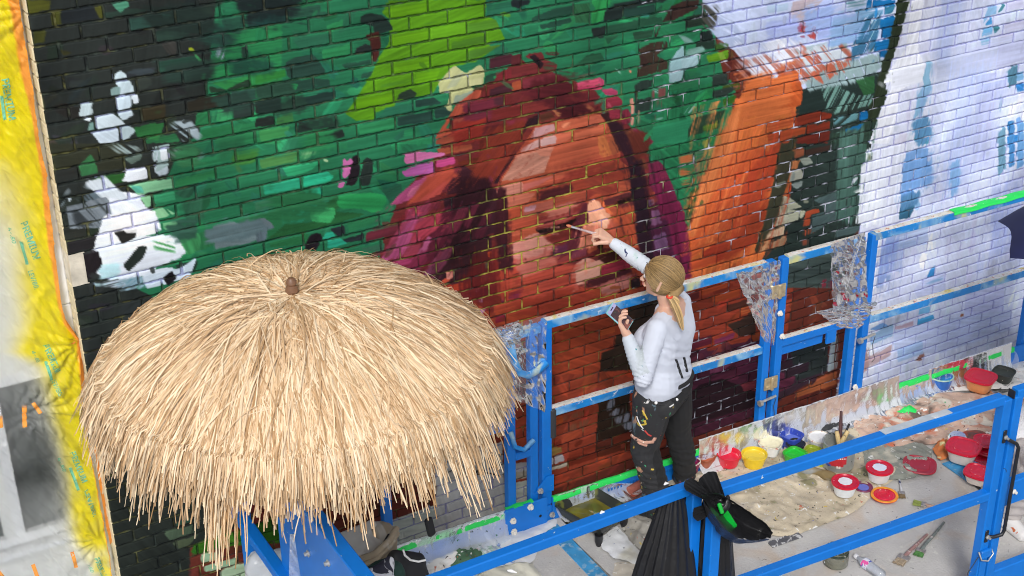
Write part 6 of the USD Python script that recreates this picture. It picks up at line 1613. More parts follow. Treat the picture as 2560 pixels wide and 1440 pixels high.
single('blue_plate', MB().add(*(lambda c: (np.vstack([c, c + [0, 0, -.008]]), [[0, 1, 2], [0, 2, 3], [4, 6, 5], [4, 7, 6]] + [[i, 4 + i, 4 + (i + 1) % 4] for i in range(4)] + [[i, 4 + (i + 1) % 4, (i + 1) % 4] for i in range(4)]))(np.array([at_z(*p, ZF + .012) for p in ((2356, 1158), (2420, 1138), (2520, 1190), (2425, 1206))]))),
       LOOKS['worn_blue'], 'flat blue steel plate under the red lidded tubs', 'plate')

def draped(x0, x1, reach, seed, top=.125, droop=None, n=150):
    """Plastic laid over the toe board: hangs from its top edge and runs out over the deck."""
    xs = np.linspace(x0, x1, n); s = np.linspace(0, 1, 44); V = np.zeros((n, 44, 3))
    for i, x in enumerate(xs):
        zt = top - (droop(x) if droop else 0); r = reach(x)
        H = zt - ZF - .012; L = H + r; d = s * (L + .014) - .014
        out = np.where(d < 0, d * .7 - .002, np.where(d < H, .0 + .03 * (d / H) ** 2, .03 + (d - H)))
        z = np.where(d < 0, zt + d * .5, np.where(d < H, zt - d, ZF + .012))
        k = np.clip(1 - np.abs(d - H) / .06, 0, 1); z = z + .018 * k ** 2; out = out + .012 * k
        u = x * 9; fold = noise2(np.full(44, u), s * .8, 1.0, seed, 3) - .5; f2 = noise2(np.full(44, x * 40), s * 3, 1.0, seed + 2, 3) - .5
        out = out + .03 * (fold - .05) * np.clip(d / .04, 0, 1) + .012 * f2
        z = z + .02 * np.abs(f2) * np.clip(d / .04, 0, 1) + np.where(d > H, .03 * np.abs(fold), 0)
        ys_ = yr(x) - .072 - out
        V[i] = np.stack([x + .06 * fold * np.clip(d / .1, 0, 1), ys_, z], 1)
    return MB().grid(V)
clearm = film('clear_plastic', (0.80, 0.84, 0.88), clear=.50, rough=.2, bump=.006, bscale=14, splats=(((.75, .78, .80), 5, .52, .16), ((.03, .03, .04), 44, .72, .02), ((.1, .12, .5), 52, .735, .02), ((.5, .1, .06), 50, .75, .02)))
milkym = film('milky_plastic', (0.80, 0.82, 0.85), clear=.06, rough=.25, bump=.006, bscale=10, spread=.06, splats=(((.82, .83, .85), 5, .52, .16), ((.03, .03, .04), 46, .70, .02), ((.08, .1, .5), 40, .715, .02), ((.5, .1, .06), 40, .74, .02), ((.1, .4, .1), 44, .75, .02)))
single('plastic_sheet', draped(3.22, 4.75, lambda x: .05 + .02 * math.sin(x * 3), 41, top=.19), milkym, 'long milky plastic sheet over the toe board behind the paint tubs', 'plastic sheet', smooth=True)
single('plastic_sheet', draped(5.0, 5.72, lambda x: .20, 42, top=.165, n=90), film('hazy_plastic', (.78, .82, .87), clear=.28, rough=.2, bump=.006, bscale=12), 'hazy plastic gathered over the toe board at the far right', 'plastic sheet', smooth=True)
single('plastic_sheet', draped(4.55, 5.02, lambda x: .13, 44, top=.13, droop=lambda x: .02 + .05 * max(0, (x - 4.6)), n=70), clearm, 'clear plastic sagging between the milky and the hazy sheets', 'plastic sheet', smooth=True)
single('plastic_sheet', draped(2.262, 2.98, lambda x: .10 + .16 * max(0, min(1, (x - 2.4) / .4)), 43, top=.125, droop=lambda x: .105 * max(0, min(1, (x - 2.50) / .32)) - .06 * max(0, min(1, (x - 2.84) / .14)), n=110), clearm, 'clear plastic slumping from the toe board behind the olive paint tray', 'plastic sheet', smooth=True)
single('plastic_sheet', draped(1.20, 1.94, lambda x: .22, 45, top=.14, n=110), film('clear_plastic_two', (.78, .83, .88), clear=.45, rough=.2, bump=.006, bscale=14, splats=(((.75, .78, .80), 4, .5, .2), ((.05, .06, .04), 26, .66, .03), ((.05, .2, .08), 22, .68, .03))), 'clear plastic taped over the toe board beside the parasol', 'plastic sheet', smooth=True)

# ---------------------------------------------------------------- the straw parasol
PC = np.array([0.515, -1.10, 0.0]); RIM, ZR, DOME = 0.775, 1.925, 0.275
par = thing('straw_parasol', 'thatched straw parasol standing at the left end of the platform', 'parasol', PC)
def dome_z(r): return ZR + DOME * (1 - np.clip(r / RIM, 0, 1.3) ** 2.9) - 0.03 * np.exp(-(np.asarray(r) / 0.16) ** 2)
fab = mat('beige_fabric', (0.62, 0.50, 0.31), .9, vary=.08, scale=20, bump=.001, bscale=300)
th = np.linspace(0, 2 * np.pi, 97); rr = np.linspace(0.0, RIM, 16)
R_, T_ = np.meshgrid(rr, th, indexing='ij')
sag = 1 - .018 * np.abs(np.sin(T_ * 4)) * R_
put('canopy', MB().grid(np.stack([PC[0] + R_ * np.cos(T_), PC[1] + R_ * np.sin(T_), dome_z(R_) * sag - .012], -1)), fab, par, smooth=True)
zz = np.array([0, -.05, -.10, -.14])
V = np.stack([np.stack([PC[0] + (RIM + .01 + .02 * np.sin(th * 20)) * np.cos(th), PC[1] + (RIM + .01 + .02 * np.sin(th * 20)) * np.sin(th), np.full_like(th, dome_z(RIM) * .985 - .012 + z)], 1) for z in zz])
put('valance', MB().grid(V), fab, par, smooth=True)
put('pole', MB().tube([PC + [0, 0, ZF + .02], PC + [0, 0, ZR + DOME]], .019, 12), mat('pole_paint', (.55, .50, .42), .4), par, smooth=30)
put('base', MB().lathe([(0, ZF + .07), (.03, ZF + .07), (.035, ZF + .06), (.20, ZF + .05), (.22, ZF + .03), (.22, ZF), (0, ZF)], 30, at=PC), mat('base_grey', (.2, .2, .2), .7), par, smooth=30)
for k in range(8):
    a = k * math.pi / 4 + .2; pts = [PC + [r * math.cos(a), r * math.sin(a), dome_z(r) * (1) - .03] for r in np.linspace(.03, RIM, 9)]
    put('rib', MB().tube(pts, .006, 6), LOOKS['pole_paint'], par, smooth=True)
    put('strut', MB().tube([PC + [.02 * math.cos(a), .02 * math.sin(a), ZR + .02], pts[5]], .005, 6), LOOKS['pole_paint'], par)
put('finial', MB().lathe([(0, .075), (.012, .073), (.02, .062), (.022, .05), (.016, .042), (.024, .036), (.027, .018), (.02, .008), (.02, -.02)], 16, at=PC + [0, 0, ZR + DOME]), mat('brown_wood', (.17, .085, .045), .45, vary=.2), par, smooth=40)
sg = np.random.default_rng(77)
NS = 34000
tier = sg.choice([0.02, .13, .25, .37, .49, .60, .69, .75], NS, p=[.05, .08, .105, .13, .145, .16, .18, .15])
r0 = np.clip(tier + sg.normal(0, .035, NS), .005, .80); t0 = sg.uniform(0, 2 * np.pi, NS)
t0 = t0 + .035 * np.sin(t0 * 19 + r0 * 30)
Ls = sg.uniform(.22, .42, NS) * np.where(tier > .65, .80, 1.0)
yaw = sg.normal(0, .22, NS) + np.where(sg.random(NS) < .16, sg.normal(0, .7, NS), 0) + np.where(r0 < .3, sg.normal(0, .45, NS), 0) + .35 * (noise2(np.cos(t0) * r0, np.sin(t0) * r0, 6.0, 8, 2) - .5)
lift0, lift1 = sg.uniform(0, .020, NS), sg.uniform(.004, .040, NS) + np.where(sg.random(NS) < .05, sg.uniform(0, .04, NS), 0)
lift0 = lift0 + np.where(r0 < .28, sg.uniform(0, .02, NS), 0)
curl = sg.normal(0, .22, NS)
K = 7; W0 = sg.uniform(.0019, .0042, NS)
hangk = sg.uniform(.62, .98, NS); out = sg.uniform(0.10, .42, NS)
pos = np.zeros((NS, K, 3)); x = r0 * np.cos(t0); y = r0 * np.sin(t0); ang = t0 + yaw
zoff = np.zeros(NS)
rad = np.hypot(x, y); z = dome_z(rad) + lift0
hang = np.zeros(NS)
for k in range(K):
    s = k / (K - 1)
    rad = np.hypot(x, y)
    base = np.where(rad < RIM, dome_z(np.minimum(rad, RIM)), dome_z(RIM) - hang)
    pos[:, k] = np.stack([x, y, base + (lift0 + (lift1 - lift0) * math.sin(s * math.pi * .62)) * (1 - .3 * s)], 1)
    step = Ls / (K - 1)
    over = np.clip((rad - RIM + .05) / .10, 0, 1)
    slope = np.clip(DOME * 2.9 / RIM * np.clip(rad / RIM, 0, 1) ** 1.9, 0, 1.4)
    adv = step / np.sqrt(1 + slope ** 2) * (1 - over) + step * out * over
    hang = hang + np.where(rad >= RIM, step * np.sqrt(np.clip(1 - out ** 2, 0, 1)) * hangk, 0)
    a2 = ang + curl * s
    x = x + adv * np.cos(a2); y = y + adv * np.sin(a2)
pos += sg.normal(0, .0022, pos.shape) * np.linspace(0, 1, K)[None, :, None]
tg = np.gradient(pos, axis=1); tg /= np.linalg.norm(tg, axis=2, keepdims=True) + 1e-9
rl = sg.uniform(-.7, .7, NS)
nrm = np.stack([np.cos(t0) * .35, np.sin(t0) * .35, np.ones(NS)], 1); nrm /= np.linalg.norm(nrm, axis=1, keepdims=True)
side = np.cross(tg, nrm[:, None, :]); side /= np.linalg.norm(side, axis=2, keepdims=True) + 1e-9
upv = np.cross(side, tg)
side = side * np.cos(rl)[:, None, None] + upv * np.sin(rl)[:, None, None]
upv = np.cross(side, tg)
w = W0[:, None] * np.linspace(1.0, .75, K)[None, :]
A = pos - side * w[..., None]; Bm = pos + upv * (w * .55)[..., None]; C_ = pos + side * w[..., None]
Vs = np.stack([A, Bm, C_], 2).reshape(NS, K * 3, 3)
fs = []
for k in range(K - 1):
    for q in range(2):
        a = k * 3 + q; fs += [[a, a + 3, a + 4], [a, a + 4, a + 1]]
F = (np.array(fs)[None] + (np.arange(NS) * K * 3)[:, None, None]).reshape(-1, 3)
tone = sg.uniform(0, 1, NS) ** 1.1
lightc, midc, darkc = np.array([.86, .70, .49]), np.array([.74, .52, .31]), np.array([.42, .245, .11])
colr = np.where(tone[:, None] < .5, lightc + (midc - lightc) * (tone[:, None] / .5), midc + (darkc - midc) * ((tone[:, None] - .5) / .5))
colr = colr * sg.uniform(.86, 1.1, (NS, 1))
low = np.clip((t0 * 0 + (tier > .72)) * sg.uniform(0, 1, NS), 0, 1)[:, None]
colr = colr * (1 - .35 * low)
cv = np.repeat(colr[:, None, :], K * 3, 1) * (np.linspace(.94, 1.06, K)[None, :, None].repeat(3, 2).reshape(1, K, 3).repeat(3, 1).reshape(1, K * 3, 3) if False else 1)
straw = mat('straw', (.6, .45, .25), .55, vary=.05, scale=30, paint=True, spec=.35)
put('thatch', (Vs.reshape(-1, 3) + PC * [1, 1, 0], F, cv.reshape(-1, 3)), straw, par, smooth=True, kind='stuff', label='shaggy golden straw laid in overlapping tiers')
# a few long drooping tufts at the rim
tf = MB()
for a0, ln, nn in ((-2.32, .40, 26), (-2.26, .36, 16), (-1.18, .40, 26), (-1.0, .36, 18), (-1.72, .33, 14), (-.2, .30, 12), (.05, .30, 10), (-2.7, .30, 12), (-1.45, .33, 16)):
    for i in range(nn):
        a = a0 + sg.normal(0, .045); L_ = ln * sg.uniform(.7, 1.05); p = PC + [RIM * math.cos(a), RIM * math.sin(a), dome_z(RIM) + sg.uniform(-.02, .02)]
        a_ = a + sg.normal(0, .12); o = np.array([math.cos(a_), math.sin(a_), 0])
        tt = np.linspace(0, 1, 6)[:, None]
        pt = p + o * L_ * .42 * tt + np.array([0, 0, -1]) * L_ * (.55 * tt + .4 * tt ** 2) + sg.normal(0, .004, (6, 3)) * tt
        c = (lightc if sg.random() < .4 else midc if sg.random() < .6 else darkc) * sg.uniform(.8, 1.05)
        tf.tube(pt, np.linspace(.0034, .0022, 6), 4, c=c)
put('thatch_tuft', tf, straw, par, smooth=True, kind='stuff')

# ---------------------------------------------------------------- people
def hull(*sph):
    return m3.Manifold.batch_hull([m3.Manifold.sphere(r, 20).translate([float(a) for a in p]) for p, r in sph])
def skin(parts, edge=.012, it=12):
    m = parts[0]
    for q in parts[1:]: m = m + q
    m = m.refine_to_length(edge); t = m.to_mesh()
    tm = trimesh.Trimesh(t.vert_properties[:, :3], t.tri_verts, process=True)
    trimesh.smoothing.filter_taubin(tm, lamb=.5, nu=.52, iterations=it)
    return tm
def chain(*pr): return [hull(pr[i], pr[i + 1]) for i in range(len(pr) - 1)]
A = np.array
skinm = mat('skin', (0.62, 0.36, 0.26), .5, vary=.06, scale=30, sub=.12, bump=.0004, bscale=300)
pf = A([2.80, -.58, ZF])
lady = thing('person', 'person with a blonde ponytail in white top and paint stained black trousers painting the wall', 'person', pf)
hc = A([2.728, -.575, 1.478]); fd = A([-.62, .76, .06]); fd /= np.linalg.norm(fd); sd = np.cross(fd, [0, 0, 1]); sd /= np.linalg.norm(sd); hu = np.cross(sd, fd)
Ls, Le, Lw = A([2.622, -.69, 1.262]), A([2.506, -.74, 1.031]), A([2.483, -.62, 1.233])
Rs, Re, Rw = A([2.905, -.505, 1.262]), A([2.823, -.33, 1.406]), A([2.702, -.13, 1.519])
nk = A([2.755, -.605, 1.33]); HL, HR = A([2.655, -.655, .875]), A([2.80, -.585, .865])
hl, hr = A([2.635, -.655, .83]), A([2.825, -.575, .82]); kl, kr = A([2.622, -.615, .50]), A([2.93, -.50, .43]); al, ar = A([2.715, -.63, .05]), A([3.055, -.42, .05])
cl, cr = A([2.67, -.640, 1.15]), A([2.84, -.560, 1.15]); wl, wr = A([2.672, -.640, 1.00]), A([2.795, -.590, 1.00])
def hand(wrist, palm_dir, palm_n, fingers, thumb, size=1.0):
    """Palm and five separate fingers; each finger is a list of bend angles towards the palm side."""
    d = A(palm_dir) / np.linalg.norm(palm_dir); n = A(palm_n) - d * np.dot(palm_n, d); n /= np.linalg.norm(n); s = np.cross(d, n)
    out = [hull((wrist, .024 * size), (wrist + d * .03 + s * .014, .020 * size), (wrist + d * .03 - s * .014, .020 * size))]
    k = [wrist + d * .078 * size + s * o * size for o in (.030, .011, -.009, -.028)]
    out.append(hull((wrist + d * .02 + s * .014, .019 * size), (wrist + d * .02 - s * .014, .019 * size), (k[0], .0115 * size), (k[1], .012 * size), (k[2], .012 * size), (k[3], .0105 * size)))
    for i, (kk, ln) in enumerate(zip(k, (.072, .080, .074, .058))):
        p, a = kk, 0.0; dd = d
        for j, (seg, b) in enumerate(zip((.44, .31, .25), fingers[i])):
            a += b; dd = d * math.cos(a) + n * math.sin(a); q = p + dd * ln * seg * size
            out.append(hull((p, (.0098 - .0011 * j) * size), (q, (.0088 - .0011 * j) * size))); p = q
    p = wrist + d * .022 * size + s * .026 * size; dd = d * thumb[0] + s * thumb[1] + n * thumb[2]; dd /= np.linalg.norm(dd); q = p + dd * .040 * size
    d3 = dd * .8 + n * thumb[3] - s * thumb[4]; d3 /= np.linalg.norm(d3); q2 = q + d3 * .032 * size
    out += [hull((p, .015 * size), (q, .0115 * size)), hull((q, .0112 * size), (q2, .0085 * size))]
    return out
tip = A([2.496, -.006, 1.615]); grip = Rw + A([-.045, .025, .035])
bd = (tip - grip) / np.linalg.norm(tip - grip)
rh = hand(Rw, A([-.045, .022, .045]), A([-.25, .45, -.80]), [(.9, 1.1, .7), (1.0, 1.2, .7), (1.1, 1.2, .7), (1.15, 1.2, .7)], (.75, .25, .75, .5, .1))
lhd = A([-.028, .035, .075]); pn = A([.55, -.30, .55])
lh = hand(Lw, lhd, -pn * -1, [(.35, .8, .6), (.4, .85, .6), (.45, .9, .6), (.5, .9, .6)], (.8, -.55, .5, .3, 0), 1.0)
face = []
face.append(hull((hc + A([0, 0, .012]), .088), (hc - fd * .018 + hu * .012, .088), (hc + fd * .018 + hu * .022, .080)))
face.append(hull((hc + fd * .020 - hu * .02, .066), (hc + fd * .056 - hu * .078, .025), (hc + fd * .02 - hu * .07 + sd * .034, .022), (hc + fd * .02 - hu * .07 - sd * .034, .022)))
face += [hull((hc + fd * .088 + hu * .004, .009), (hc + fd * .108 - hu * .028, .012)), hull((hc + fd * .100 - hu * .030 + sd * .009, .008), (hc + fd * .100 - hu * .030 - sd * .009, .008))]
face += [hull((hc + fd * .086 - hu * .054 + sd * .018, .007), (hc + fd * .093 - hu * .053, .0085)), hull((hc + fd * .086 - hu * .054 - sd * .018, .007), (hc + fd * .093 - hu * .053, .0085))]
face += [hull((hc + s_ * sd * .086 + hu * .0 - fd * .004, .008), (hc + s_ * sd * .090 - hu * .030 + fd * .002, .007), (hc + s_ * sd * .092 + hu * .018 - fd * .014, .008)) for s_ in (-1, 1)]
body = face + chain((hc - fd * .02 - hu * .06, .054), (nk, .053), (nk - A([0, 0, .06]), .06))
body += [hull((nk - A([0, 0, .05]), .07), (Ls, .045), (Rs, .045), (cl, .085), (cr, .085)), hull((cl, .09), (cr, .09), (wl, .085), (wr, .085)), hull((wl, .085), (wr, .085), (HL, .10), (HR, .10))]
body += chain((Ls, .042), (Le, .034), (Lw, .0245)) + chain((Rs, .042), (Re, .034), (Rw, .0245)) + rh + lh
body += chain((hl, .085), (kl, .052), (al, .038)) + chain((hr, .085), (kr, .052), (ar, .038))
put('body', skin(body, .0085, 8), skinm, lady, smooth=True)
for s_ in (-1, 1):
    e = hc + fd * .083 + hu * .010 + s_ * sd * .032
    put('eye', MB().tm(trimesh.creation.icosphere(2, .0125).apply_translation(e)), mat('eye_white', (.75, .72, .70), .2), lady, smooth=True)
    put('eyebrow', MB().tube([e + hu * .022 - s_ * sd * .014 + fd * .006, e + hu * .026 + fd * .009, e + hu * .020 + s_ * sd * .016], .0028, 6), mat('brow', (.25, .15, .07), .7), lady, smooth=True)
put('lips', MB().tube([hc + fd * .092 - hu * .054 + sd * .02, hc + fd * .101 - hu * .052, hc + fd * .092 - hu * .054 - sd * .02], [.003, .006, .003], 8), mat('lip', (.50, .19, .16), .4), lady, smooth=True)
# white top
cloth = chain((Ls, .058), ((Ls + Le) / 2 + A([-.004, 0, -.004]), .052), (Le, .047), ((Le + Lw) / 2, .043), (Lw + (Le - Lw) * .10, .033)) + chain((Rs, .056), ((Rs + Re) / 2, .050), (Re, .045), ((Re + Rw) / 2, .041), (Rw + (Re - Rw) * .10, .032))
cloth += [hull((nk - A([.0, 0, .055]), .064), (Ls, .055), (Rs, .053), (cl, .108), (cr, .106)), hull((nk + A([-.005, .02, -.05]), .06), (nk - A([0, 0, .03]), .057)),
          hull((cl, .108), (cr, .106), (wl, .099), (wr, .097)), hull((wl, .099), (wr, .097), (HL + A([0, 0, .03]), .119), (HR + A([0, 0, .03]), .117)), hull((cl + fd * .05, .085), (cr + fd * .05, .085), (wl + fd * .02, .08))]
sh = skin(cloth, .0095, 10)
v = sh.vertices; nrm_ = sh.vertex_normals
cr_ = np.zeros(len(v))
for c0, ax, per, am, wd in ((Le, Le - Ls, .022, .0050, .085), ((Le + Lw) / 2, Lw - Le, .020, .0035, .09), (Re, Rw - Rs, .024, .0035, .12), ((wl + wr) / 2 + A([.05, -.05, -.05]), A([.35, .1, 1.0]), .034, .0045, .13), (cl + A([.04, -.08, .0]), A([.5, 0, .8]), .05, .004, .12)):
    ax = ax / np.linalg.norm(ax); d_ = (v - c0) @ ax; rr_ = np.linalg.norm(v - c0, axis=1)
    wob = meshkit.fbm(v * 14, 2, 3) * 5
    cr_ += am * np.sin(d_ / per * 2 * np.pi + wob) * np.exp(-(rr_ / wd) ** 2)
cr_ += .010 * (meshkit.fbm(v * 9, 3, 5) - .5)
sh.vertices = v + nrm_ * cr_[:, None]
whitecloth = mat('white_cotton', (0.54, 0.57, 0.65), .85, vary=.05, scale=12, bump=.0006, bscale=400,
                 splats=[((.04, .08, .25), 30, .735, .015), ((.05, .22, .2), 26, .75, .02), ((.45, .48, .54), 6, .60, .2)])
sleeve = mat('spattered_cotton', (0.56, 0.60, 0.66), .85, vary=.06, scale=12, bump=.0006, bscale=400,
             splats=[((.45, .55, .55), 14, .56, .15), ((.02, .03, .10), 36, .66, .02), ((.05, .22, .2), 30, .69, .02), ((.2, .1, .25), 40, .71, .02)])
# the reaching sleeve is spattered with blue and black paint: its faces form a part of their own
fc = sh.vertices[sh.faces].mean(1); ax = (Rw - Rs) / np.linalg.norm(Rw - Rs); onarm = (((fc - Rs) @ ax) > .075) & (np.linalg.norm(np.cross(fc - Rs, ax), axis=1) < .10) & (fc[:, 2] > 1.25)
ax2 = (Lw - Le) / np.linalg.norm(Lw - Le); on2 = (((fc - Le) @ ax2) > .02) & (np.linalg.norm(np.cross(fc - Le, ax2), axis=1) < .06)
put('top', (sh.vertices, sh.faces[~(onarm | on2)]), whitecloth, lady, smooth=True)
put('sleeve', (sh.vertices, sh.faces[onarm]), sleeve, lady, smooth=True, label='outstretched sleeve spattered with blue and black paint')
put('sleeve', (sh.vertices, sh.faces[on2]), mat('grey_cuff', (.50, .54, .60), .85, vary=.08, splats=[((.42, .46, .48), 9, .5, .15), ((.05, .22, .25), 34, .70, .02), ((.05, .08, .2), 38, .72, .02)]), lady, smooth=True)
put('bracelet', MB().tube([Rw + (Re - Rw) * .06 + .027 * (math.cos(t) * np.cross(ax, [0, 0, 1]) + math.sin(t) * np.cross(ax, np.cross(ax, [0, 0, 1]))) for t in np.linspace(0, 2 * np.pi, 24)], .003, 6), mat('red_string', (.6, .03, .03), .6), lady, smooth=True)
# black trousers stiff with paint
tro = [hull((HL, .112), (HR, .110), (hl, .108), (hr, .108)), hull((hl + A([.03, -.045, -.02]), .085), (hr + A([-.03, -.045, -.02]), .083), (hl, .09))]
tro += chain((hl, .106), ((hl + kl) / 2 + A([0, -.01, .0]), .094), (kl, .079), ((kl + al) / 2 + A([0, -.02, .02]), .076), (al + A([0, 0, .03]), .072)) + chain((hr, .104), ((hr + kr) / 2 + A([0, -.01, 0]), .088), (kr, .074), ((kr + ar) / 2 + A([0, -.02, .02]), .068), (ar + A([0, 0, .02]), .062))
tm_ = skin(tro, .011, 10)
v = tm_.vertices; tm_.vertices = v + tm_.vertex_normals * (.0055 * np.sin(v[:, 2] * 120 + 5 * meshkit.fbm(v * 8, 2, 2) * 3) * np.clip(.62 - v[:, 2], 0, .5) * 2 + .016 * (meshkit.fbm(v * 7, 3, 7) - .5))[:, None]
blackc = mat('black_cotton', (0.010, 0.010, 0.011), .85, vary=.3, scale=12, bump=.001, bscale=300)
SP = [((.40, .22, .14), 13, .655, .03), ((.55, .40, .05), 22, .68, .02), ((.05, .32, .14), 26, .685, .02), ((.5, .06, .04), 20, .70, .02), ((.62, .60, .58), 24, .685, .02), ((.12, .18, .22), 9, .62, .04)]
stained = mat('stained_black_cotton', (0.02, 0.02, 0.022), .7, vary=.3, scale=12, bump=.0015, bscale=200, splats=SP)
fc = tm_.vertices[tm_.faces].mean(1)
fl = (fc[:, 0] + fc[:, 1] * .6 < 2.213 + .05 * (meshkit.fbm(fc * 9, 3, 3) - .5) * 2) | ((fc[:, 2] < .28) & (fc[:, 0] < 2.76))
put('trousers', (tm_.vertices, tm_.faces[~fl]), blackc, lady, smooth=True)
put('trouser_side', (tm_.vertices, tm_.faces[fl]), stained, lady, smooth=True, label='trouser side stiff with many colours of paint')
put('waistband', MB().tube([np.array([2.728 + .165 * math.cos(t), -.62 + .125 * math.sin(t), .905 + .01 * math.cos(t)]) for t in np.linspace(0, 2 * np.pi, 40)], .010, 8), blackc, lady, smooth=True)
for px, py in ((1640, 1007), (1692, 999)):
    p = None
    dr = ray(px, py); hit = trimesh.ray.ray_triangle.RayMeshIntersector(tm_).intersects_location([CAM], [dr], multiple_hits=False)[0]
    if len(hit): put('button', MB().tm(trimesh.creation.icosphere(2, .0085).apply_translation(hit[0])), mat('pearl_button', (.78, .77, .75), .25), lady, smooth=True)
def stick_on(name, pts, m, r=.003, off=.004):
    out = []
    for px, py in pts:
        hit = trimesh.ray.ray_triangle.RayMeshIntersector(tm_).intersects_location([CAM], [ray(px, py)], multiple_hits=False)[0]
        if len(hit): out.append(hit[0] - ray(px, py) / np.linalg.norm(ray(px, py)) * off)
    if len(out) > 1: put(name, MB().tube(out, r, 6), m, lady, smooth=True)
seam = mat('seam_black', (.008, .008, .009), .6)
stick_on('pocket_seam', [(1622, 996), (1634, 1012), (1662, 1012), (1672, 1000)], seam)
stick_on('pocket_seam', [(1680, 1000), (1690, 1008), (1712, 1002), (1722, 988)], seam)
pk = mat('pink_paint', (.55, .30, .22), .6, vary=.2, scale=40, splats=[((.05, .04, .04), 24, .6, .03), ((.7, .66, .6), 30, .62, .03)])
stick_on('knee_patch', [(1580, 1088), (1594, 1098), (1612, 1106), (1632, 1104), (1638, 1094)], pk, .011, .0)
stick_on('knee_patch', [(1586, 1094), (1600, 1108), (1618, 1114)], pk, .009, .0)
stick_on('paint_smear', [(1606, 1026), (1612, 1036), (1618, 1048)], mat('ochre_paint', (.6, .42, .06), .5), .005, .0)
stick_on('paint_smear', [(1592, 1040), (1596, 1052), (1602, 1064), (1608, 1072)], mat('white_paint', (.7, .7, .7), .5), .004, .0)
stick_on('paint_smear', [(1612, 1076), (1620, 1086), (1628, 1090)], mat('red_paint', (.5, .05, .04), .5), .005, .0)
stp = mat('apron_strap', (.01, .01, .012), .6)
def on_top(px, py, off=.004):
    hit = trimesh.ray.ray_triangle.RayMeshIntersector(sh).intersects_location([CAM], [ray(px, py)], multiple_hits=False)[0]
    return hit[0] - ray(px, py) / np.linalg.norm(ray(px, py)) * off if len(hit) else None
for a_, b_ in (((1688, 898), (1704, 946)), ((1708, 893), (1716, 930))):
    L_ = [on_top(a_[0] + (b_[0] - a_[0]) * q, a_[1] + (b_[1] - a_[1]) * q) for q in np.linspace(0, 1, 7)]; L_ = [p for p in L_ if p is not None]
    if len(L_) > 2: put('strap', MB().grid(np.array([[p + RIGHT * s_ * .011 for s_ in (-1, 0, 1)] for p in L_])), stp, lady)
bootm = mat('paint_boot', (.02, .022, .025), .55, vary=.3, bump=.001, splats=[((.04, .14, .12), 9, .5, .08), ((.5, .05, .04), 16, .64, .02), ((.6, .45, .05), 18, .66, .02), ((.6, .6, .58), 26, .67, .02), ((.05, .1, .35), 18, .65, .02)])
for a_, dr in ((al, A([-.20, .98, 0])), (ar, A([.25, .96, 0]))):
    g0 = A([a_[0], a_[1], ZF])
    bt = skin([hull((g0 - dr * .045 + A([0, 0, .035]), .043), (g0 + dr * .03 + A([0, 0, .035]), .045), (a_ + A([0, 0, .06]), .052)), hull((g0 - dr * .02 + A([0, 0, .035]), .044), (g0 + dr * .13 + A([0, 0, .022]), .036))], .01, 8)
    bt.vertices[:, 2] = np.maximum(bt.vertices[:, 2], ZF + .004); put('boot', bt, bootm, lady, smooth=True)
# hair: a cap of hair over the skull and strands swept back into the tie
tie = hc - fd * .095 - hu * .055
hairm = mat('blonde_hair', (0.30, 0.195, 0.085), .42, vary=.15, scale=60, spec=.4, paint=True)
cap = trimesh.creation.icosphere(5, 1.0); u = cap.vertices.copy()
keep_dir = (u @ A([1, 0, 0]))
loc = u[:, :1] * .104 * fd + u[:, 1:2] * .093 * sd + u[:, 2:3] * .101 * hu
ang_ = u[:, 0] * 1.0 + (-u[:, 2]) * .45
cfac = cap.faces[(ang_[cap.faces].max(1) < .62)]
groove = .0022 * np.sin(np.arctan2(u[:, 1], u[:, 2] + .3) * 46 + 6 * meshkit.fbm(u * 5, 2, 1))
Vc = hc + hu * .016 - fd * .006 + loc * (1 + groove[:, None] * 9)
hc_c = A([.22, .14, .06]) * (0.70 + .6 * meshkit.fbm(u * A([3, 16, 3]), 3, 4))[:, None]
put('hair', (Vc, cfac, hc_c), hairm, lady, smooth=True)
hs = np.random.default_rng(9); st = MB()
for i in range(620):
    fi = hs.uniform(-1.5, 1.5); el = hs.uniform(-.65, 1.45)
    s0 = A([math.cos(fi) * math.cos(el) * 1.0, math.sin(fi) * math.cos(el), math.sin(el)])
    if s0[0] - s0[2] * .45 > .72: continue
    e0 = A([-.86, .04 * hs.normal(), -.50 + .05 * hs.normal()]); e0 /= np.linalg.norm(e0)
    om = math.acos(np.clip(s0 @ e0, -1, 1)); t = np.linspace(0, 1, 9)[:, None]
    s = (np.sin((1 - t) * om) * s0 + np.sin(t * om) * e0) / max(math.sin(om), 1e-3)
    k = 1.02 + hs.uniform(0, .035) - .10 * t ** 6
    p = hc + hu * .016 - fd * .006 + (s[:, :1] * .104 * fd + s[:, 1:2] * .093 * sd + s[:, 2:3] * .101 * hu) * k
    st.tube(p, np.linspace(.0016, .0012, 9), 4, c=A([.27, .175, .075]) * hs.uniform(.45, 1.55))
put('hair_strands', st, hairm, lady, smooth=True, kind='stuff')
pt = MB(); tp = at_y(1674, 742, -.690)
path = [tp, at_y(1688, 756, -.715), at_y(1698, 786, -.735), at_y(1706, 822, -.742)]
for i in range(150):
    o = hs.normal(0, 1, 3) * .5; ln = hs.uniform(.7, 1.08)
    P = [path[0] + o * .008, path[1] + o * .016, path[2] + o * .018, path[3] + (path[3] - path[2]) * (ln - 1) + o * .006]
    t = np.linspace(0, 1, 9)[:, None]; q = (1 - t) ** 3 * P[0] + 3 * (1 - t) ** 2 * t * P[1] + 3 * (1 - t) * t ** 2 * P[2] + t ** 3 * P[3]
    pt.tube(q, np.linspace(.0020, .0012, 9), 4, c=A([.58, .40, .19]) * hs.uniform(.5, 1.35))
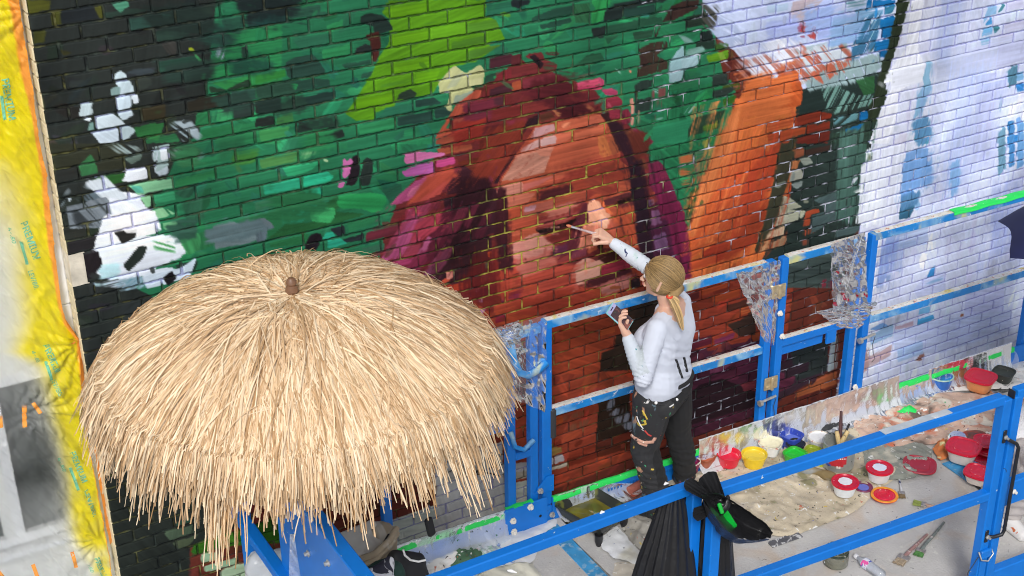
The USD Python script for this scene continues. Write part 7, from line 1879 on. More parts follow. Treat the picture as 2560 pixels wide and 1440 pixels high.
for i in range(40):
    t = np.linspace(0, 1, 9)[:, None]; o = hs.normal(0, .004, 3)
    q = tp + o + A([.016, -.01, 0]) * 2.2 * np.sin(t * np.pi) + A([.004, -.012, -.052]) * t
    pt.tube(q, .0018, 4, c=A([.58, .40, .19]) * hs.uniform(.6, 1.35))
put('ponytail', pt, hairm, lady, smooth=True)
put('hair_bundle', MB().tube([hc - fd * .088 - hu * .03, tie + (tp - tie) * .5, tp], [.034, .024, .012], 10, c=A([.30, .195, .085])), hairm, lady, smooth=True)
put('hair_tie', MB().tm(trimesh.creation.torus(.012, .0065).apply_translation(tp)), mat('red_hair_tie', (.62, .05, .02), .6), lady, smooth=True)
# brush and phone
br = thing('paint_brush', 'slim paint brush held against the painted eye on the wall', 'brush', grip)
back = grip - bd * .045
put('handle', MB().tube([back, grip, grip + bd * .05, tip - bd * .055], [.005, .008, .0075, .0055], 10), mat('brush_handle', (.42, .30, .29), .5, vary=.3, scale=50, splats=[((.6, .5, .5), 40, .55, .05), ((.1, .12, .25), 40, .62, .03)]), br, smooth=True)
put('ferrule', MB().tube([tip - bd * .060, tip - bd * .028], [.0065, .0075], 10), mat('ferrule', (.45, .45, .48), .35, metal=.8), br, smooth=30)
put('bristles', MB().tube([tip - bd * .028, tip - bd * .012, tip], [.0078, .0085, .003], 10), mat('bristle_orange', (.50, .16, .08), .7), br, smooth=True)
pc = at_y(1549, 792, -.585); pl = at_y(1572, 815, -.585) - at_y(1525, 769, -.585); pl = pl / np.linalg.norm(pl) + A([0, -.45, 0]); pl /= np.linalg.norm(pl)
pn_ = A([-.10, -.62, .72]); pn_ -= pl * (pn_ @ pl); pn_ /= np.linalg.norm(pn_)
ph = thing('phone', 'phone in a pale turquoise case held in the left hand', 'phone', pc)
put('case', MB().bar(pc - pl * .075, pc + pl * .075, .076, .011, up=pn_, ch=.004), mat('turquoise_case', (.22, .52, .55), .4), ph)
put('screen', MB().bar(pc - pl * .071 + pn_ * .0062, pc + pl * .071 + pn_ * .0062, .070, .002, up=pn_, ch=.001), mat('screen_bezel', (.36, .34, .55), .2), ph)
put('picture', MB().bar(pc - pl * .050 + pn_ * .0076, pc + pl * .071 + pn_ * .0076, .068, .0012, up=pn_, ch=.0005), mat('screen_picture', (.055, .03, .035), .15, vary=.2, scale=10, splats=[((.22, .08, .06), 22, .55, .08), ((.03, .10, .06), 18, .62, .05)]), ph)
put('notch', MB().bar(pc - pl * .064 + pn_ * .0076, pc - pl * .059 + pn_ * .0076, .026, .0012, up=pn_, ch=.0005), mat('notch_black', (.005, .005, .006), .2), ph)

# the second person, crouching at the right edge of the picture behind the rails
g2 = A([4.60, -1.62, ZF])
p2 = thing('person', 'person crouching at the right edge in white top, grey trousers and white shoes', 'person', g2)
s1, s2 = A([4.39, -1.665, ZF]), A([4.70, -1.54, ZF])
k1, k2 = A([4.44, -1.72, .38]), A([4.78, -1.62, .40]); h1, h2 = A([4.62, -1.42, .26]), A([4.80, -1.40, .26])
c2, n2 = A([4.74, -1.56, .60]), A([4.74, -1.62, .78]); sl, sr = A([4.575, -1.63, .70]), A([4.91, -1.56, .70]); el_, er = A([4.50, -1.75, .52]), A([4.96, -1.68, .50]); w1, w2 = A([4.60, -1.87, .45]), A([4.82, -1.85, .45])
hd2 = A([4.72, -1.66, .93]); f2 = A([-.2, -.98, 0])
dark = mat('brown_skin', (.20, .095, .055), .5, vary=.08, sub=.1)
bd2 = [hull((hd2, .088), (hd2 + f2 * .02 - A([0, 0, .06]), .055)), hull((hd2 + f2 * .088, .01), (hd2 + f2 * .104 - A([0, 0, .025]), .012))] + chain((hd2 - A([0, 0, .06]), .052), (n2, .052))
bd2 += [hull((n2, .06), (sl, .05), (sr, .05), (c2, .10)), hull((c2, .11), (h1, .11), (h2, .11))] + chain((sl, .045), (el_, .037), (w1, .027)) + chain((sr, .045), (er, .037), (w2, .027))
bd2 += hand(w1, A([.03, -.07, -.03]), A([0, -.2, -1]), [(.3, .4, .3)] * 4, (.8, -.5, .2, .2, 0)) + hand(w2, A([-.03, -.07, -.03]), A([0, -.2, -1]), [(.3, .4, .3)] * 4, (.8, .5, .2, .2, 0))
bd2 += chain((h1, .09), (k1, .06), (s1 + A([0, 0, .10]), .042)) + chain((h2, .09), (k2, .06), (s2 + A([0, 0, .10]), .042))
put('body', skin(bd2, .011, 8), dark, p2, smooth=True)
put('top', skin([hull((n2 - A([0, 0, .02]), .066), (sl, .060), (sr, .060), (c2, .115)), hull((c2, .122), (h1 + A([0, 0, .06]), .118), (h2 + A([0, 0, .06]), .118))] + chain((sl, .062), ((sl * .45 + el_ * .55), .058)) + chain((sr, .062), ((sr * .45 + er * .55), .058)), .012, 8), mat('white_tee', (.78, .78, .80), .85, vary=.05), p2, smooth=True)
put('glove', skin(chain((el_ * .3 + w1 * .7, .038), (w1 + A([.02, -.03, -.01]), .042)), .01, 6), LOOKS['white_tee'], p2, smooth=True)
t2 = skin([hull((h1, .122), (h2, .122))] + chain((h1, .115), (k1, .088), (s1 + A([0, .02, .12]), .076)) + chain((h2, .115), (k2, .088), (s2 + A([0, .02, .12]), .076)), .012, 8)
t2.vertices = t2.vertices + t2.vertex_normals * (.007 * np.sin(t2.vertices[:, 2] * 95 + 4 * meshkit.fbm(t2.vertices * 9, 2, 1) * 3) + .012 * (meshkit.fbm(t2.vertices * 12, 3, 2) - .5))[:, None]
put('trousers', t2, mat('grey_trousers', (.44, .40, .38), .85, vary=.08), p2, smooth=True)
for s_ in (s1, s2):
    sh2 = skin([hull((s_ + A([-.02, .05, .035]), .04), (s_ + A([-.02, .0, .05]), .042), (s_ + A([-.04, -.11, .028]), .036))], .01, 6); sh2.vertices[:, 2] = np.maximum(sh2.vertices[:, 2], ZF + .003)
    put('shoe', sh2, mat('white_shoe', (.72, .70, .68), .6, vary=.06, splats=[((.55, .14, .05), 15, .60, .02)]), p2, smooth=True)
put('cap', skin([hull((hd2 + A([0, 0, .03]), .098), (hd2 + A([0, 0, .05]), .09)), hull((hd2 + A([.06, 0, .04]) + f2 * .06, .012), (hd2 + A([-.06, 0, .04]) + f2 * .06, .012), (hd2 + A([.04, 0, .03]) + f2 * .16, .008), (hd2 + A([-.04, 0, .03]) + f2 * .16, .008))], .012, 6), LOOKS['white_tee'], p2, smooth=True)
for s_ in (-1, 1): put('eye', MB().tm(trimesh.creation.icosphere(2, .011).apply_translation(hd2 + f2 * .078 + A([.03 * s_, 0, .01]))), LOOKS['eye_white'], p2, smooth=True)
bg = thing('shoulder_bag', 'black shoulder bag hanging beside the crouching person', 'bag', A([4.54, -1.82, .30]))
put('pouch', skin([hull((A([4.47, -1.80, .46]), .03), (A([4.60, -1.84, .46]), .03), (A([4.48, -1.81, .33]), .035), (A([4.60, -1.85, .33]), .035))], .012, 5), mat('black_nylon', (.014, .014, .016), .6, vary=.2), bg, smooth=True)
put('strap', MB().tube([A([4.48, -1.80, .49]), A([4.53, -1.75, .62]), A([4.64, -1.63, .77]), A([4.74, -1.60, .79])], .009, 6), LOOKS['black_nylon'], bg, smooth=True)
# navy umbrella over that person
uc = A([5.16, -1.30, 2.02]); um = thing('umbrella', 'navy blue umbrella whose tip enters the picture at the right edge', 'umbrella', uc)
tipp = at_y(2523, 645, -1.42); Ru = .62; a0 = math.atan2(tipp[1] - uc[1], tipp[0] - uc[0])
uc = tipp + Ru * A([.955, -.297, 0]); a0 = math.atan2(tipp[1] - uc[1], tipp[0] - uc[0]); Ru = np.hypot(tipp[1] - uc[1], tipp[0] - uc[0])
rr = np.linspace(.02, 1, 12); th = np.linspace(0, 2 * np.pi, 65)
Rg, Tg = np.meshgrid(rr, th, indexing='ij'); cusp = 1 - .13 * np.abs(np.sin((Tg - a0) * 4)) * Rg ** 2
put('canopy', MB().grid(np.stack([uc[0] + Ru * Rg * cusp * np.cos(Tg), uc[1] + Ru * Rg * cusp * np.sin(Tg), uc[2] + .30 * (1 - Rg ** 2) + .045 * Rg ** 3 * np.abs(np.sin((Tg - a0) * 4))], -1)), mat('navy_fabric', (.008, .012, .06), .7, vary=.1), um, smooth=True)
for k in range(8):
    a = a0 + k * math.pi / 4; put('rib', MB().tube([uc + A([Ru * r * math.cos(a), Ru * r * math.sin(a), .30 * (1 - r * r) - .008]) for r in np.linspace(.02, .99, 8)], .0025, 5), steel, um)
put('shaft', MB().tube([uc + A([0, 0, .36]), uc + A([-.0, -.02, -.62])], .006, 8), steel, um, smooth=True)
put('handle', MB().tube([uc + A([0, -.02, -.60]), uc + A([0, -.02, -.72])], .014, 8), LOOKS['black_plastic'], um, smooth=True)

# ---------------------------------------------------------------- tubs, lids, brushes and other things on the deck
def pm(name, c, rough=.35, fl=True, **k):
    return mat(name, c, rough, vary=.10, scale=22, bump=.0006, bscale=120, splats=([((.75, .72, .66), 40, .70, .02), ((.05, .03, .03), 46, .72, .02)] if fl else []), **k)
whitep = pm('white_plastic', (.72, .72, .71)); redlid = pm('red_plastic', (.56, .006, .03), .28); dryrim = mat('dried_paint_rim', (.66, .62, .52), .6, vary=.3, scale=60, splats=[((.5, .1, .05), 40, .6, .05)])
def scale_at(P): return FPX / ((P - CAM) @ FWD)
def tub(label, px, py, half, h, wallm, paintm, plan=2.0, rz=0., fill=.72, taper=.74, cat='paint tub', rimm=None, group=None, lid=None, sticker=None, sy=1.0, rim_h=.006, name='paint_tub', z0=.028):
    """A plastic food tub: px, py and half are its rim's centre and half width in the picture."""
    c = at_z(px, py, ZF + z0 + h); R = half / scale_at(c); c = A([c[0], c[1], ZF + z0])
    t = thing(name, label, cat, c)
    k = dict(p=plan, rz=rz, at=c, sy=sy)
    put('body', MB().lathe([(0, .001), (R * taper * .96, 0), (R * taper, .004), (R * .93, h * .88), (R * .95, h), (R * .90, h), (R * .87, h * .86), (R * taper * .9, .006), (0, .006)], 36, **k), wallm, t, smooth=40)
    put('rim', MB().lathe([(R * .93, h - rim_h), (R, h - rim_h * .9), (R * 1.005, h - .001), (R * .985, h + .0015), (R * .90, h + .001), (R * .885, h - .003)], 36, **k), rimm or wallm, t, smooth=40)
    if lid is None:
        zf = h * fill; rr = R * (taper + (.9 - taper) * fill) * .97
        n = 36; th_ = np.linspace(0, 2 * np.pi, n, endpoint=False); kk = 1 / (np.abs(np.cos(th_)) ** plan + np.abs(np.sin(th_)) ** plan) ** (1 / plan)
        V = []
        for q in (1.03, .98, .8, .6, .4, .2, .001):
            xx, yy = rr * q * np.cos(th_) * kk, rr * q * np.sin(th_) * kk * sy
            V.append(np.stack([c[0] + xx * math.cos(rz) - yy * math.sin(rz), c[1] + xx * math.sin(rz) + yy * math.cos(rz), c[2] + zf + (.006 if q > 1 else 0) + .006 * (noise2(xx + px, yy + py, 40, 4, 3) - .5)], 1))
        V = np.stack(V); V = np.concatenate([V, V[:, :1]], 1)
        put('paint', MB().grid(V), paintm, t, smooth=True)
        sm = MB()
        rs = np.random.default_rng(int(px))
        for q in range(4):
            a = rs.uniform(0, 6.28); d0 = R * .93
            pts = [c + A([d0 * math.cos(a), d0 * math.sin(a) * sy, h + .002]), c + A([d0 * 1.04 * math.cos(a), d0 * 1.04 * math.sin(a) * sy, h - .008]), c + A([d0 * 1.0 * math.cos(a), d0 * math.sin(a) * sy, h - .008 - rs.uniform(.01, .03)])]
            sm.tube(pts, [.004, .005, .002], 6)
        put('drip', sm, paintm, t, smooth=True)
    else:
        put('lid', MB().lathe([(R * 1.03, h - .006), (R * 1.05, h - .002), (R * 1.04, h + .006), (R * .98, h + .008), (R * .90, h + .007), (R * .86, h + .003), (R * .60, h + .003), (R * .57, h + .0055), (R * .40, h + .0055), (R * .36, h + .004), (0, h + .004)], 40, **k), lid, t, smooth=30)
        if sticker: put('sticker', MB().lathe([(R * .52, h + .0062), (0, h + .0066)], 9, at=c, p=2.6, rz=.4), sticker, t)
    return c, R, h
grp = 'paint tubs on the drop cloth'
tub('maroon paint tub half hidden by the black trouser leg', 1728, 1152, 22, .075, pm('maroon_plastic', (.22, .015, .05)), pm('maroon_paint', (.25, .01, .06), .2), rimm=dryrim, plan=3, rz=.3)
tub('square tub of brick orange paint beside the maroon one', 1761, 1136, 28, .07, pm('brick_plastic', (.30, .075, .03)), pm('brick_paint', (.42, .085, .022), .3), plan=4.5, rz=.35, fill=.82)
tub('round bright red paint tub left of the yellow one', 1823, 1134, 31, .075, pm('scarlet_plastic', (.60, .012, .035), .25), pm('scarlet_paint', (.62, .01, .04), .15), fill=.62)
tub('round tub of yellow paint right of the bright red one', 1886, 1134, 33, .078, pm('yellow_plastic', (.72, .50, .02), .3), pm('yellow_paint', (.76, .57, .05), .25), fill=.75)
tub('square tub of thick cream paint behind the yellow tub', 1927, 1105, 29, .075, whitep, mat('cream_paint', (.76, .70, .48), .4, vary=.08, scale=30, bump=.003, bscale=40), plan=3.6, rz=.6, fill=.96, rimm=dryrim)
tub('blue square tub standing at the back of the row', 1980, 1086, 26, .075, pm('cobalt_plastic', (.03, .06, .36)), pm('cobalt_paint', (.10, .15, .50), .3), plan=4, rz=.25, fill=.55)
tub('small black tub in front of the blue square tub', 1990, 1108, 22, .05, pm('black_tub', (.02, .022, .028)), pm('black_paint', (.02, .024, .03), .15), plan=3, rz=.25, fill=.8)
tub('round tub full of white paint behind the steel pail', 2049, 1092, 30, .07, whitep, pm('white_paint_wet', (.78, .78, .78), .2, fl=False), fill=.9, rimm=dryrim)
tub('square tub of vivid green paint under the gate rail', 1988, 1132, 27, .06, pm('green_plastic', (.04, .36, .03)), pm('green_paint_wet', (.02, .48, .04), .2), plan=3.6, rz=.2, fill=.72)
tub('small tub of olive green paint beside the vivid green one', 2032, 1124, 21, .055, pm('olive_plastic', (.26, .30, .03)), pm('olive_paint', (.24, .30, .02), .25), plan=3, rz=.5, fill=.7)
bp = at_z(2098, 1100, ZF + .19); br_ = 44 / scale_at(bp)
c, R, h = tub('grey steel pail with a red label holding wooden handled brushes', 2100, 1102, 43, .165, mat('pail_metal', (.36, .37, .35), .4, metal=.5, vary=.25, scale=14, splats=[((.6, .6, .56), 20, .6, .06), ((.06, .07, .06), 22, .66, .03)]), pm('grey_wash', (.20, .21, .17), .3), fill=.5, taper=.93, cat='pail', name='paint_pail')
pail = stage.GetPrimAtPath('/World/paint_pail')
aa = math.atan2(CAM[1] - c[1], CAM[0] - c[0]) - .1
def on_pail(a0, a1, z0, z1, top=None, n=12):
    u = np.linspace(a0, a1, n); V = []
    for s in (0, 1):
        V.append(np.stack([c[0] + R * (.945 + .0) * np.cos(u), c[1] + R * .945 * np.sin(u), c[2] + (np.full(n, z0) if s == 0 else (np.full(n, z1) if top is None else top(np.linspace(-1, 1, n))))], 1) + np.stack([np.cos(u), np.sin(u), 0 * u], 1) * .0035)
    return MB().grid(np.stack(V))
put('label', on_pail(aa - .62, aa + .62, .062, .10, lambda u: .128 + 0 * u), mat('red_label', (.45, .02, .03), .5, vary=.15, scale=30), pail)
put('label', on_pail(aa - .40, aa + .46, .046, .062), LOOKS['red_label'], pail)
tt_ = meshkit.text_mesh('PAINT', .016, .0006, bold=True); v_ = np.array(tt_.vertices); L_ = v_[:, 0].max(); ua = aa + (v_[:, 0] / L_ - .5) * .8
put('label_lettering', (np.stack([c[0] + (R * .945 + .0055 + v_[:, 2]) * np.cos(ua), c[1] + (R * .945 + .0055 + v_[:, 2]) * np.sin(ua), c[2] + .097 + v_[:, 1] + .006 * np.cos((ua - aa) * 3)], 1), tt_.faces), mat('label_white', (.72, .66, .6), .5), pail) if False else put('label_band', on_pail(aa - .58, aa + .58, .096, .106), mat('label_white', (.72, .66, .6), .5, vary=.3, scale=90, splats=[((.5, .1, .06), 60, .55, .05)]), pail)
put('label', on_pail(aa - .62, aa - .30, .038, .052), mat('label_blue', (.05, .08, .3), .5), pail); put('label', on_pail(aa + .05, aa + .30, .034, .050), LOOKS['label_white'], pail)
wood = mat('bare_wood', (.56, .42, .20), .6, vary=.2, scale=20)
dkh = mat('dark_handle', (.07, .03, .03), .4, vary=.3, scale=30)
def long_brush(label, pts, rad, m, cat='brush', bm=None, bl=None, fer=None, name='paint_brush'):
    """handle tube along pts; bristle block along bl (p, q, width, thick)."""
    pts = [A(p) for p in pts]; t = thing(name, label, cat, pts[0])
    put('handle', MB().tube(pts, rad, 8), m, t, smooth=True)
    if fer is not None: put('ferrule', MB().bar(fer[0], fer[1], fer[2], fer[3], ch=.002), mat('worn_ferrule', (.34, .31, .29), .45, metal=.6, vary=.3, scale=40, splats=[((.5, .45, .4), 30, .55, .06)]), t)
    if bl is not None:
        b = MB(); rs = np.random.default_rng(3); d = A(bl[1]) - A(bl[0]); s = np.cross(d, [0, 0, 1]); s /= np.linalg.norm(s); u_ = np.cross(s, d); u_ /= np.linalg.norm(u_)
        for i in range(70):
            o = s * rs.uniform(-.5, .5) * bl[2] + u_ * rs.uniform(-.5, .5) * bl[3]; e = A(bl[1]) + o * 1.12 + d * rs.uniform(-.08, .05)
            b.tube([A(bl[0]) + o * .9, e], [.0022, .0014], 4)
        b.bar(A(bl[0]), A(bl[1]) - d * .12, bl[2] * .9, bl[3] * .9, ch=.003)
        put('bristles', b, bm, t)
top = c + A([0, 0, .10])
def in_pail(px, py, up, lean): return [top + A([lean[0] * -.2, lean[1] * -.2, 0]), top + A([lean[0] * .5, lean[1] * .5, up * .6]), top + A([lean[0], lean[1], up])]
long_brush('tall dark handled brush standing in the steel pail', in_pail(0, 0, .235, (.03, .045)), [.009, .012, .008], dkh)
long_brush('pale wooden brush handle at the left of the steel pail', in_pail(0, 0, .13, (-.02, .015)), [.012, .014, .012], wood)
long_brush('shortest pale wooden brush handle in the steel pail', in_pail(0, 0, .105, (.012, -.02)), [.012, .013, .011], wood)
long_brush('pale wooden brush handle at the right of the steel pail', in_pail(0, 0, .115, (.055, .0)), [.012, .014, .012], wood)
long_brush('black tipped brush leaning from the steel pail to the right', in_pail(0, 0, .12, (.11, .05)), [.006, .007, .007], LOOKS['black_plastic'])
st1 = mat('torn_sticker', (.76, .76, .80), .5, vary=.08, scale=30); st2 = mat('blue_white_sticker', (.70, .73, .84), .5, splats=[((.02, .05, .12), 14, .60, .04)])
tub('white tub with red lid and torn white sticker in front of the steel pail', 2113, 1205, 33, .075, pm('white_tub_blue_print', (.70, .73, .75), .35), None, lid=redlid, sticker=st1, cat='lidded tub', name='lidded_tub')
tub('white tub with red lid and blue and white sticker', 2199, 1170, 33, .075, whitep, None, lid=redlid, sticker=st2, cat='lidded tub', name='lidded_tub')
tub('large clear tub with a square red lid above the blue plate', 2409, 1117, 40, .085, pm('milky_tub', (.66, .58, .52), .3), None, lid=redlid, plan=3.2, rz=.5, cat='lidded tub', name='lidded_tub')
tub('milky tub with square red lid against the gate post', 2446, 1180, 33, .06, pm('milky_tub', (.6, .6, .6)), None, lid=redlid, plan=3.2, rz=.4, cat='lidded tub', name='lidded_tub')
tub('orange tub with a square red lid at the far end', 2452, 942, 36, .085, pm('peach_plastic', (.66, .26, .10), .35), None, lid=redlid, plan=3.4, rz=.4, cat='lidded tub', name='lidded_tub')
tub('round bright blue paint tub near the hazy plastic', 2354, 938, 31, .085, pm('blue_tub', (.02, .12, .44), .3), pm('cyan_paint', (.02, .22, .55), .2), rimm=mat('green_streaked_rim', (.35, .5, .42), .5, vary=.3, scale=30, splats=[((.02, .5, .1), 12, .55, .05)]), fill=.7)
tub('square tub black with dried paint at the far end', 2510, 928, 27, .07, pm('charred_tub', (.035, .04, .035), .6), pm('charred_paint', (.05, .055, .045), .5), plan=3.6, rz=.4, fill=.75)
def lid(label, px, py, half, m, plan=2.0, rz=0., z=.024, ring=None, name='tub_lid', tilt=None, group=None):
    c = at_z(px, py, ZF + z); R = half / scale_at(c); t = thing(name, label, 'lid', c, group)
    put('disc', MB().lathe([(R, 0), (R * 1.01, .004), (R * .97, .008), (R * .90, .008), (R * .86, .004), (R * .62, .004), (R * .58, .007), (R * .38, .007), (R * .34, .005), (0, .005)], 40, p=plan, rz=rz, at=c), m, t, smooth=30)
    if ring: put('paint_ring', MB().lathe([(R * 1.012, .0035), (R * .98, .0095), (R * .86, .0095), (R * .80, .0065)], 40, p=plan, rz=rz, at=c), ring, t, smooth=40)
lid('square red lid lying alone on the grey rag', 2299, 1163, 41, pm('dark_red_plastic', (.36, .012, .03), .3), plan=3.2, rz=.75)
lid('red lid with a thick orange painted rim', 2211, 1239, 34, pm('scarlet_paint', (.62, .01, .04), .2), ring=mat('orange_ring', (.75, .26, .02), .35, vary=.3, scale=25, splats=[((.76, .56, .05), 20, .58, .06)]))
lid('small purple lid with a blue centre between the two stickered tubs', 2158, 1218, 24, mat('violet_lid', (.17, .03, .08), .4, vary=.2), ring=None)
cl_ = at_z(2158, 1218, ZF + .032); single('paint_spot', MB().lathe([(14.5 / scale_at(cl_), 0), (13 / scale_at(cl_), .002), (0, .0015)], 24, at=cl_), pm('periwinkle_paint', (.14, .16, .52), .3), 'round blue paint left in the small purple lid', 'paint', smooth=40)
for k_, (px, py, h2, dz, lb) in enumerate(((2462, 1146, 30, .010, 'lowest red lid of the heap behind the gate post'), (2466, 1126, 30, .03, 'middle red lid of the heap behind the gate post'), (2468, 1104, 33, .055, 'topmost red lid of the heap behind the gate post'), (2440, 1096, 34, .048, 'brown stained lid at the left of the heap'))):
    lid(lb, px, py, h2, redlid if k_ < 3 else mat('brown_red_lid', (.30, .05, .03), .5, vary=.3, splats=[((.10, .05, .04), 9, .5, .1)]), plan=3, rz=.3 + k_ * .3, z=dz)
clearp = film('clear_tub', (.8, .84, .88), clear=.72, rough=.08, bump=.001)
ct = thing('clear_lid', 'clear plastic bowl smeared with red lying on its side at the far end', 'bowl', at_z(2508, 900, ZF))
cc = at_z(2510, 902, ZF + .055); dm = MB().lathe([(.0, .0), (.05, .0), (.058, .006), (.075, .05), (.08, .052)], 32)
Vd = np.vstack(dm.v); ca, sa = math.cos(1.1), math.sin(1.1); Vd = np.stack([Vd[:, 0], Vd[:, 1] * ca - Vd[:, 2] * sa, Vd[:, 1] * sa + Vd[:, 2] * ca], 1)
put('bowl', (Vd + cc, np.vstack(dm.f)), clearp, ct, smooth=40)
put('smear', MB().tube([cc + A([-.04, .01, -.01]), cc + A([0, .018, -.018]), cc + A([.045, .01, -.03])], [.006, .016, .008], 8), mat('red_smear', (.5, .10, .05), .5, vary=.2), ct, smooth=True)
single('clear_lid', MB().lathe([(0, .02), (.045, .02), (.055, .012), (.06, 0)], 30, at=at_z(2394, 1094, ZF + .05)), clearp, 'small clear lid lying above the large square lidded tub', 'lid', smooth=30)
# jar, bottle
jc = at_z(2093, 1372, ZF + .10); jR = 31 / scale_at(jc); jc = A([jc[0], jc[1], ZF + .003]); jar = thing('glass_jar', 'murky glass jar with a dark rim below the middle gate rail', 'jar', jc)
put('glass', MB().lathe([(0, .0), (jR * .9, .0), (jR, .008), (jR, .055), (jR * .95, .068), (jR * .86, .075), (jR * .86, .095)], 32, at=jc), film('murky_glass', (.34, .35, .28), clear=.62, rough=.05, bump=.0005, splats=(((.3, .3, .24), 12, .55, .1), ((.6, .35, .05), 22, .68, .03))), jar, smooth=40)
put('residue', MB().lathe([(0, .004), (jR * .86, .004), (jR * .9, .03), (0, .031)], 28, at=jc), mat('murky_water', (.24, .21, .13), .3, vary=.3, scale=30), jar, smooth=40)
put('rim', MB().lathe([(jR * .86, .072), (jR * .96, .073), (jR * .97, .084), (jR * .86, .085)], 32, at=jc), mat('rim_dark_green', (.03, .045, .03), .5, vary=.4, scale=40, splats=[((.5, .5, .45), 40, .62, .04)]), jar, smooth=40)
put('rim', MB().lathe([(jR * .86, .094), (jR * .93, .094), (jR * .93, .101), (jR * .84, .102)], 32, at=jc), LOOKS['rim_dark_green'], jar, smooth=40)
b0, b1 = at_z(2138, 1389, ZF + .030), at_z(2236, 1462, ZF + .030); bdv = (b1 - b0) / np.linalg.norm(b1 - b0); bs = np.cross(bdv, [0, 0, 1]); bs /= np.linalg.norm(bs); bu = np.cross(bs, bdv)
def along(prof, n=24):
    t_ = np.linspace(0, 2 * np.pi, n + 1); return MB().grid(np.stack([b0 + bdv * z + r * (np.cos(t_)[:, None] * bs + np.sin(t_)[:, None] * bu) for r, z in prof]))
bo = thing('water_bottle', 'empty water bottle lying on the deck with a blue and pink label', 'bottle', b0)
put('bottle', along([(.011, .022), (.012, .03), (.021, .05), (.029, .07), (.0295, .115), (.027, .119), (.029, .125), (.027, .133), (.029, .141), (.027, .149), (.029, .157), (.0255, .165), (.029, .175), (.029, .20), (.02, .21), (0, .207)]), film('clear_bottle', (.8, .84, .9), clear=.60, rough=.05, bump=.001), bo, smooth=True)
put('cap', along([(0, 0), (.0125, .0), (.0135, .003), (.0135, .018), (.0115, .020)]), mat('white_cap', (.78, .78, .8), .4), bo, smooth=30)
put('label', along([(.0300, .072), (.0302, .073), (.0302, .112), (.0300, .113)]), mat('bottle_label', (.70, .72, .80), .4, vary=.08, splats=[((.02, .04, .36), 26, .52, .03), ((.75, .10, .36), 24, .60, .03)]), bo, smooth=True)
# brushes lying on the deck
def onz(px, py, z): return at_z(px, py, ZF + z)
def lying(label, pxs, w, hm, bris, brw, brl, ferw):
    P = [onz(x, y, .012) for x, y in pxs]; d = P[-1] - P[-2]; d /= np.linalg.norm(d); e = P[-1]
    long_brush(label, P, w, hm, bm=bris, fer=(e - d * .01, e + d * ferw, brw, .014), bl=(e + d * ferw, e + d * (ferw + brl), brw * .95, .012))
lying('wide flat brush with worn pink handle lying on the deck', [(2318, 1336), (2296, 1358), (2274, 1378), (2262, 1391)], [.007, .009, .011, .013], mat('pink_worn_handle', (.30, .17, .16), .6, vary=.35, scale=30, splats=[((.55, .5, .45), 30, .58, .05)]), mat('tan_bristle', (.33, .26, .18), .8, vary=.3, scale=60), .060, .050, .035)
lying('grey handled brush with a green tuft crossing the wide one', [(2360, 1306), (2336, 1336), (2312, 1362), (2303, 1376)], [.007, .009, .010, .013], mat('grey_worn_handle', (.16, .18, .17), .6, vary=.35, scale=30, splats=[((.5, .45, .42), 24, .60, .05)]), mat('green_bristle', (.07, .20, .05), .8, vary=.3, scale=60), .050, .035, .02)
lying('small white and black brush left of the red lids', [(2246, 1190), (2251, 1212), (2254, 1232)], [.007, .005, .008], mat('white_worn_handle', (.55, .55, .56), .6, vary=.3, scale=30, splats=[((.04, .05, .12), 26, .55, .04)]), mat('brown_bristle', (.20, .14, .07), .8, vary=.3, scale=60), .038, .030, .02)
lying('brush with a green head and pale handle under the middle rail', [(2390, 1276), (2350, 1270), (2312, 1262)], [.008, .008, .009], mat('tan_handle', (.50, .32, .24), .6, vary=.2), mat('moss_bristle', (.22, .27, .06), .8, vary=.3, scale=60), .046, .045, .02)
lying('black brush on the blue steel plate', [(2450, 1222), (2432, 1208), (2424, 1198)], [.008, .009, .010], LOOKS['black_plastic'], mat('black_bristle', (.02, .02, .02), .8), .04, .04, .015)
# trays
def tray(label, pts, depth, om, im, name='paint_tray', foot=None, z0=.03):
    c4 = [onz(x, y, z0 + depth) for x, y in pts]; t = thing(name, label, 'paint tray', np.mean(c4, 0)); cen = np.mean(c4, 0)
    def ringp(s, z): return [cen + (p - cen) * s + A([0, 0, z]) for p in c4]
    def rounded(rp, k=4, f=.12):
        o = []
        for i in range(4):
            a, b, c_ = rp[i - 1], rp[i], rp[(i + 1) % 4]; p0, p1 = b + (a - b) * f, b + (c_ - b) * f
            for q in np.linspace(0, 1, k): o.append((1 - q) ** 2 * p0 + 2 * (1 - q) * q * b + q ** 2 * p1)
        return o
    R_ = [rounded(ringp(s, z)) for s, z in ((.84, -depth), (.97, -.006), (1.02, -.006), (1.02, .004), (.965, .004), (.93, -.012), (.83, -depth + .012))]
    V = np.array([r + r[:1] for r in R_])
    put('shell', MB().grid(V), om, t, smooth=35)
    ins = R_[-1]; mid = np.mean(ins, 0)
    g_ = MB(); n = len(ins); rows = [[mid + (p - mid) * q + A([0, 0, (.004 if q < .9 else 0) + .004 * math.sin(p[0] * 60 + q * 20)]) for p in ins + ins[:1]] for q in (1.0, .75, .5, .25, .01)]
    put('paint', g_.grid(np.array(rows)), im, t, smooth=True)
    if foot is not None:
        for f in foot:
            p = onz(f[0], f[1], z0 + .02); put('foot', MB().lathe([(.024, z0 + .02), (.022, .03), (.014, .0), (0, 0)], 14, at=A([p[0], p[1], ZF])), LOOKS['black_plastic'], t, smooth=30)
olive = mat('olive_glaze', (.10, .095, .022), .22, vary=.35, scale=6, bump=.001, splats=[((.22, .18, .02), 5, .52, .2), ((.28, .30, .24), 7, .62, .06), ((.55, .30, .06), 14, .70, .02)])
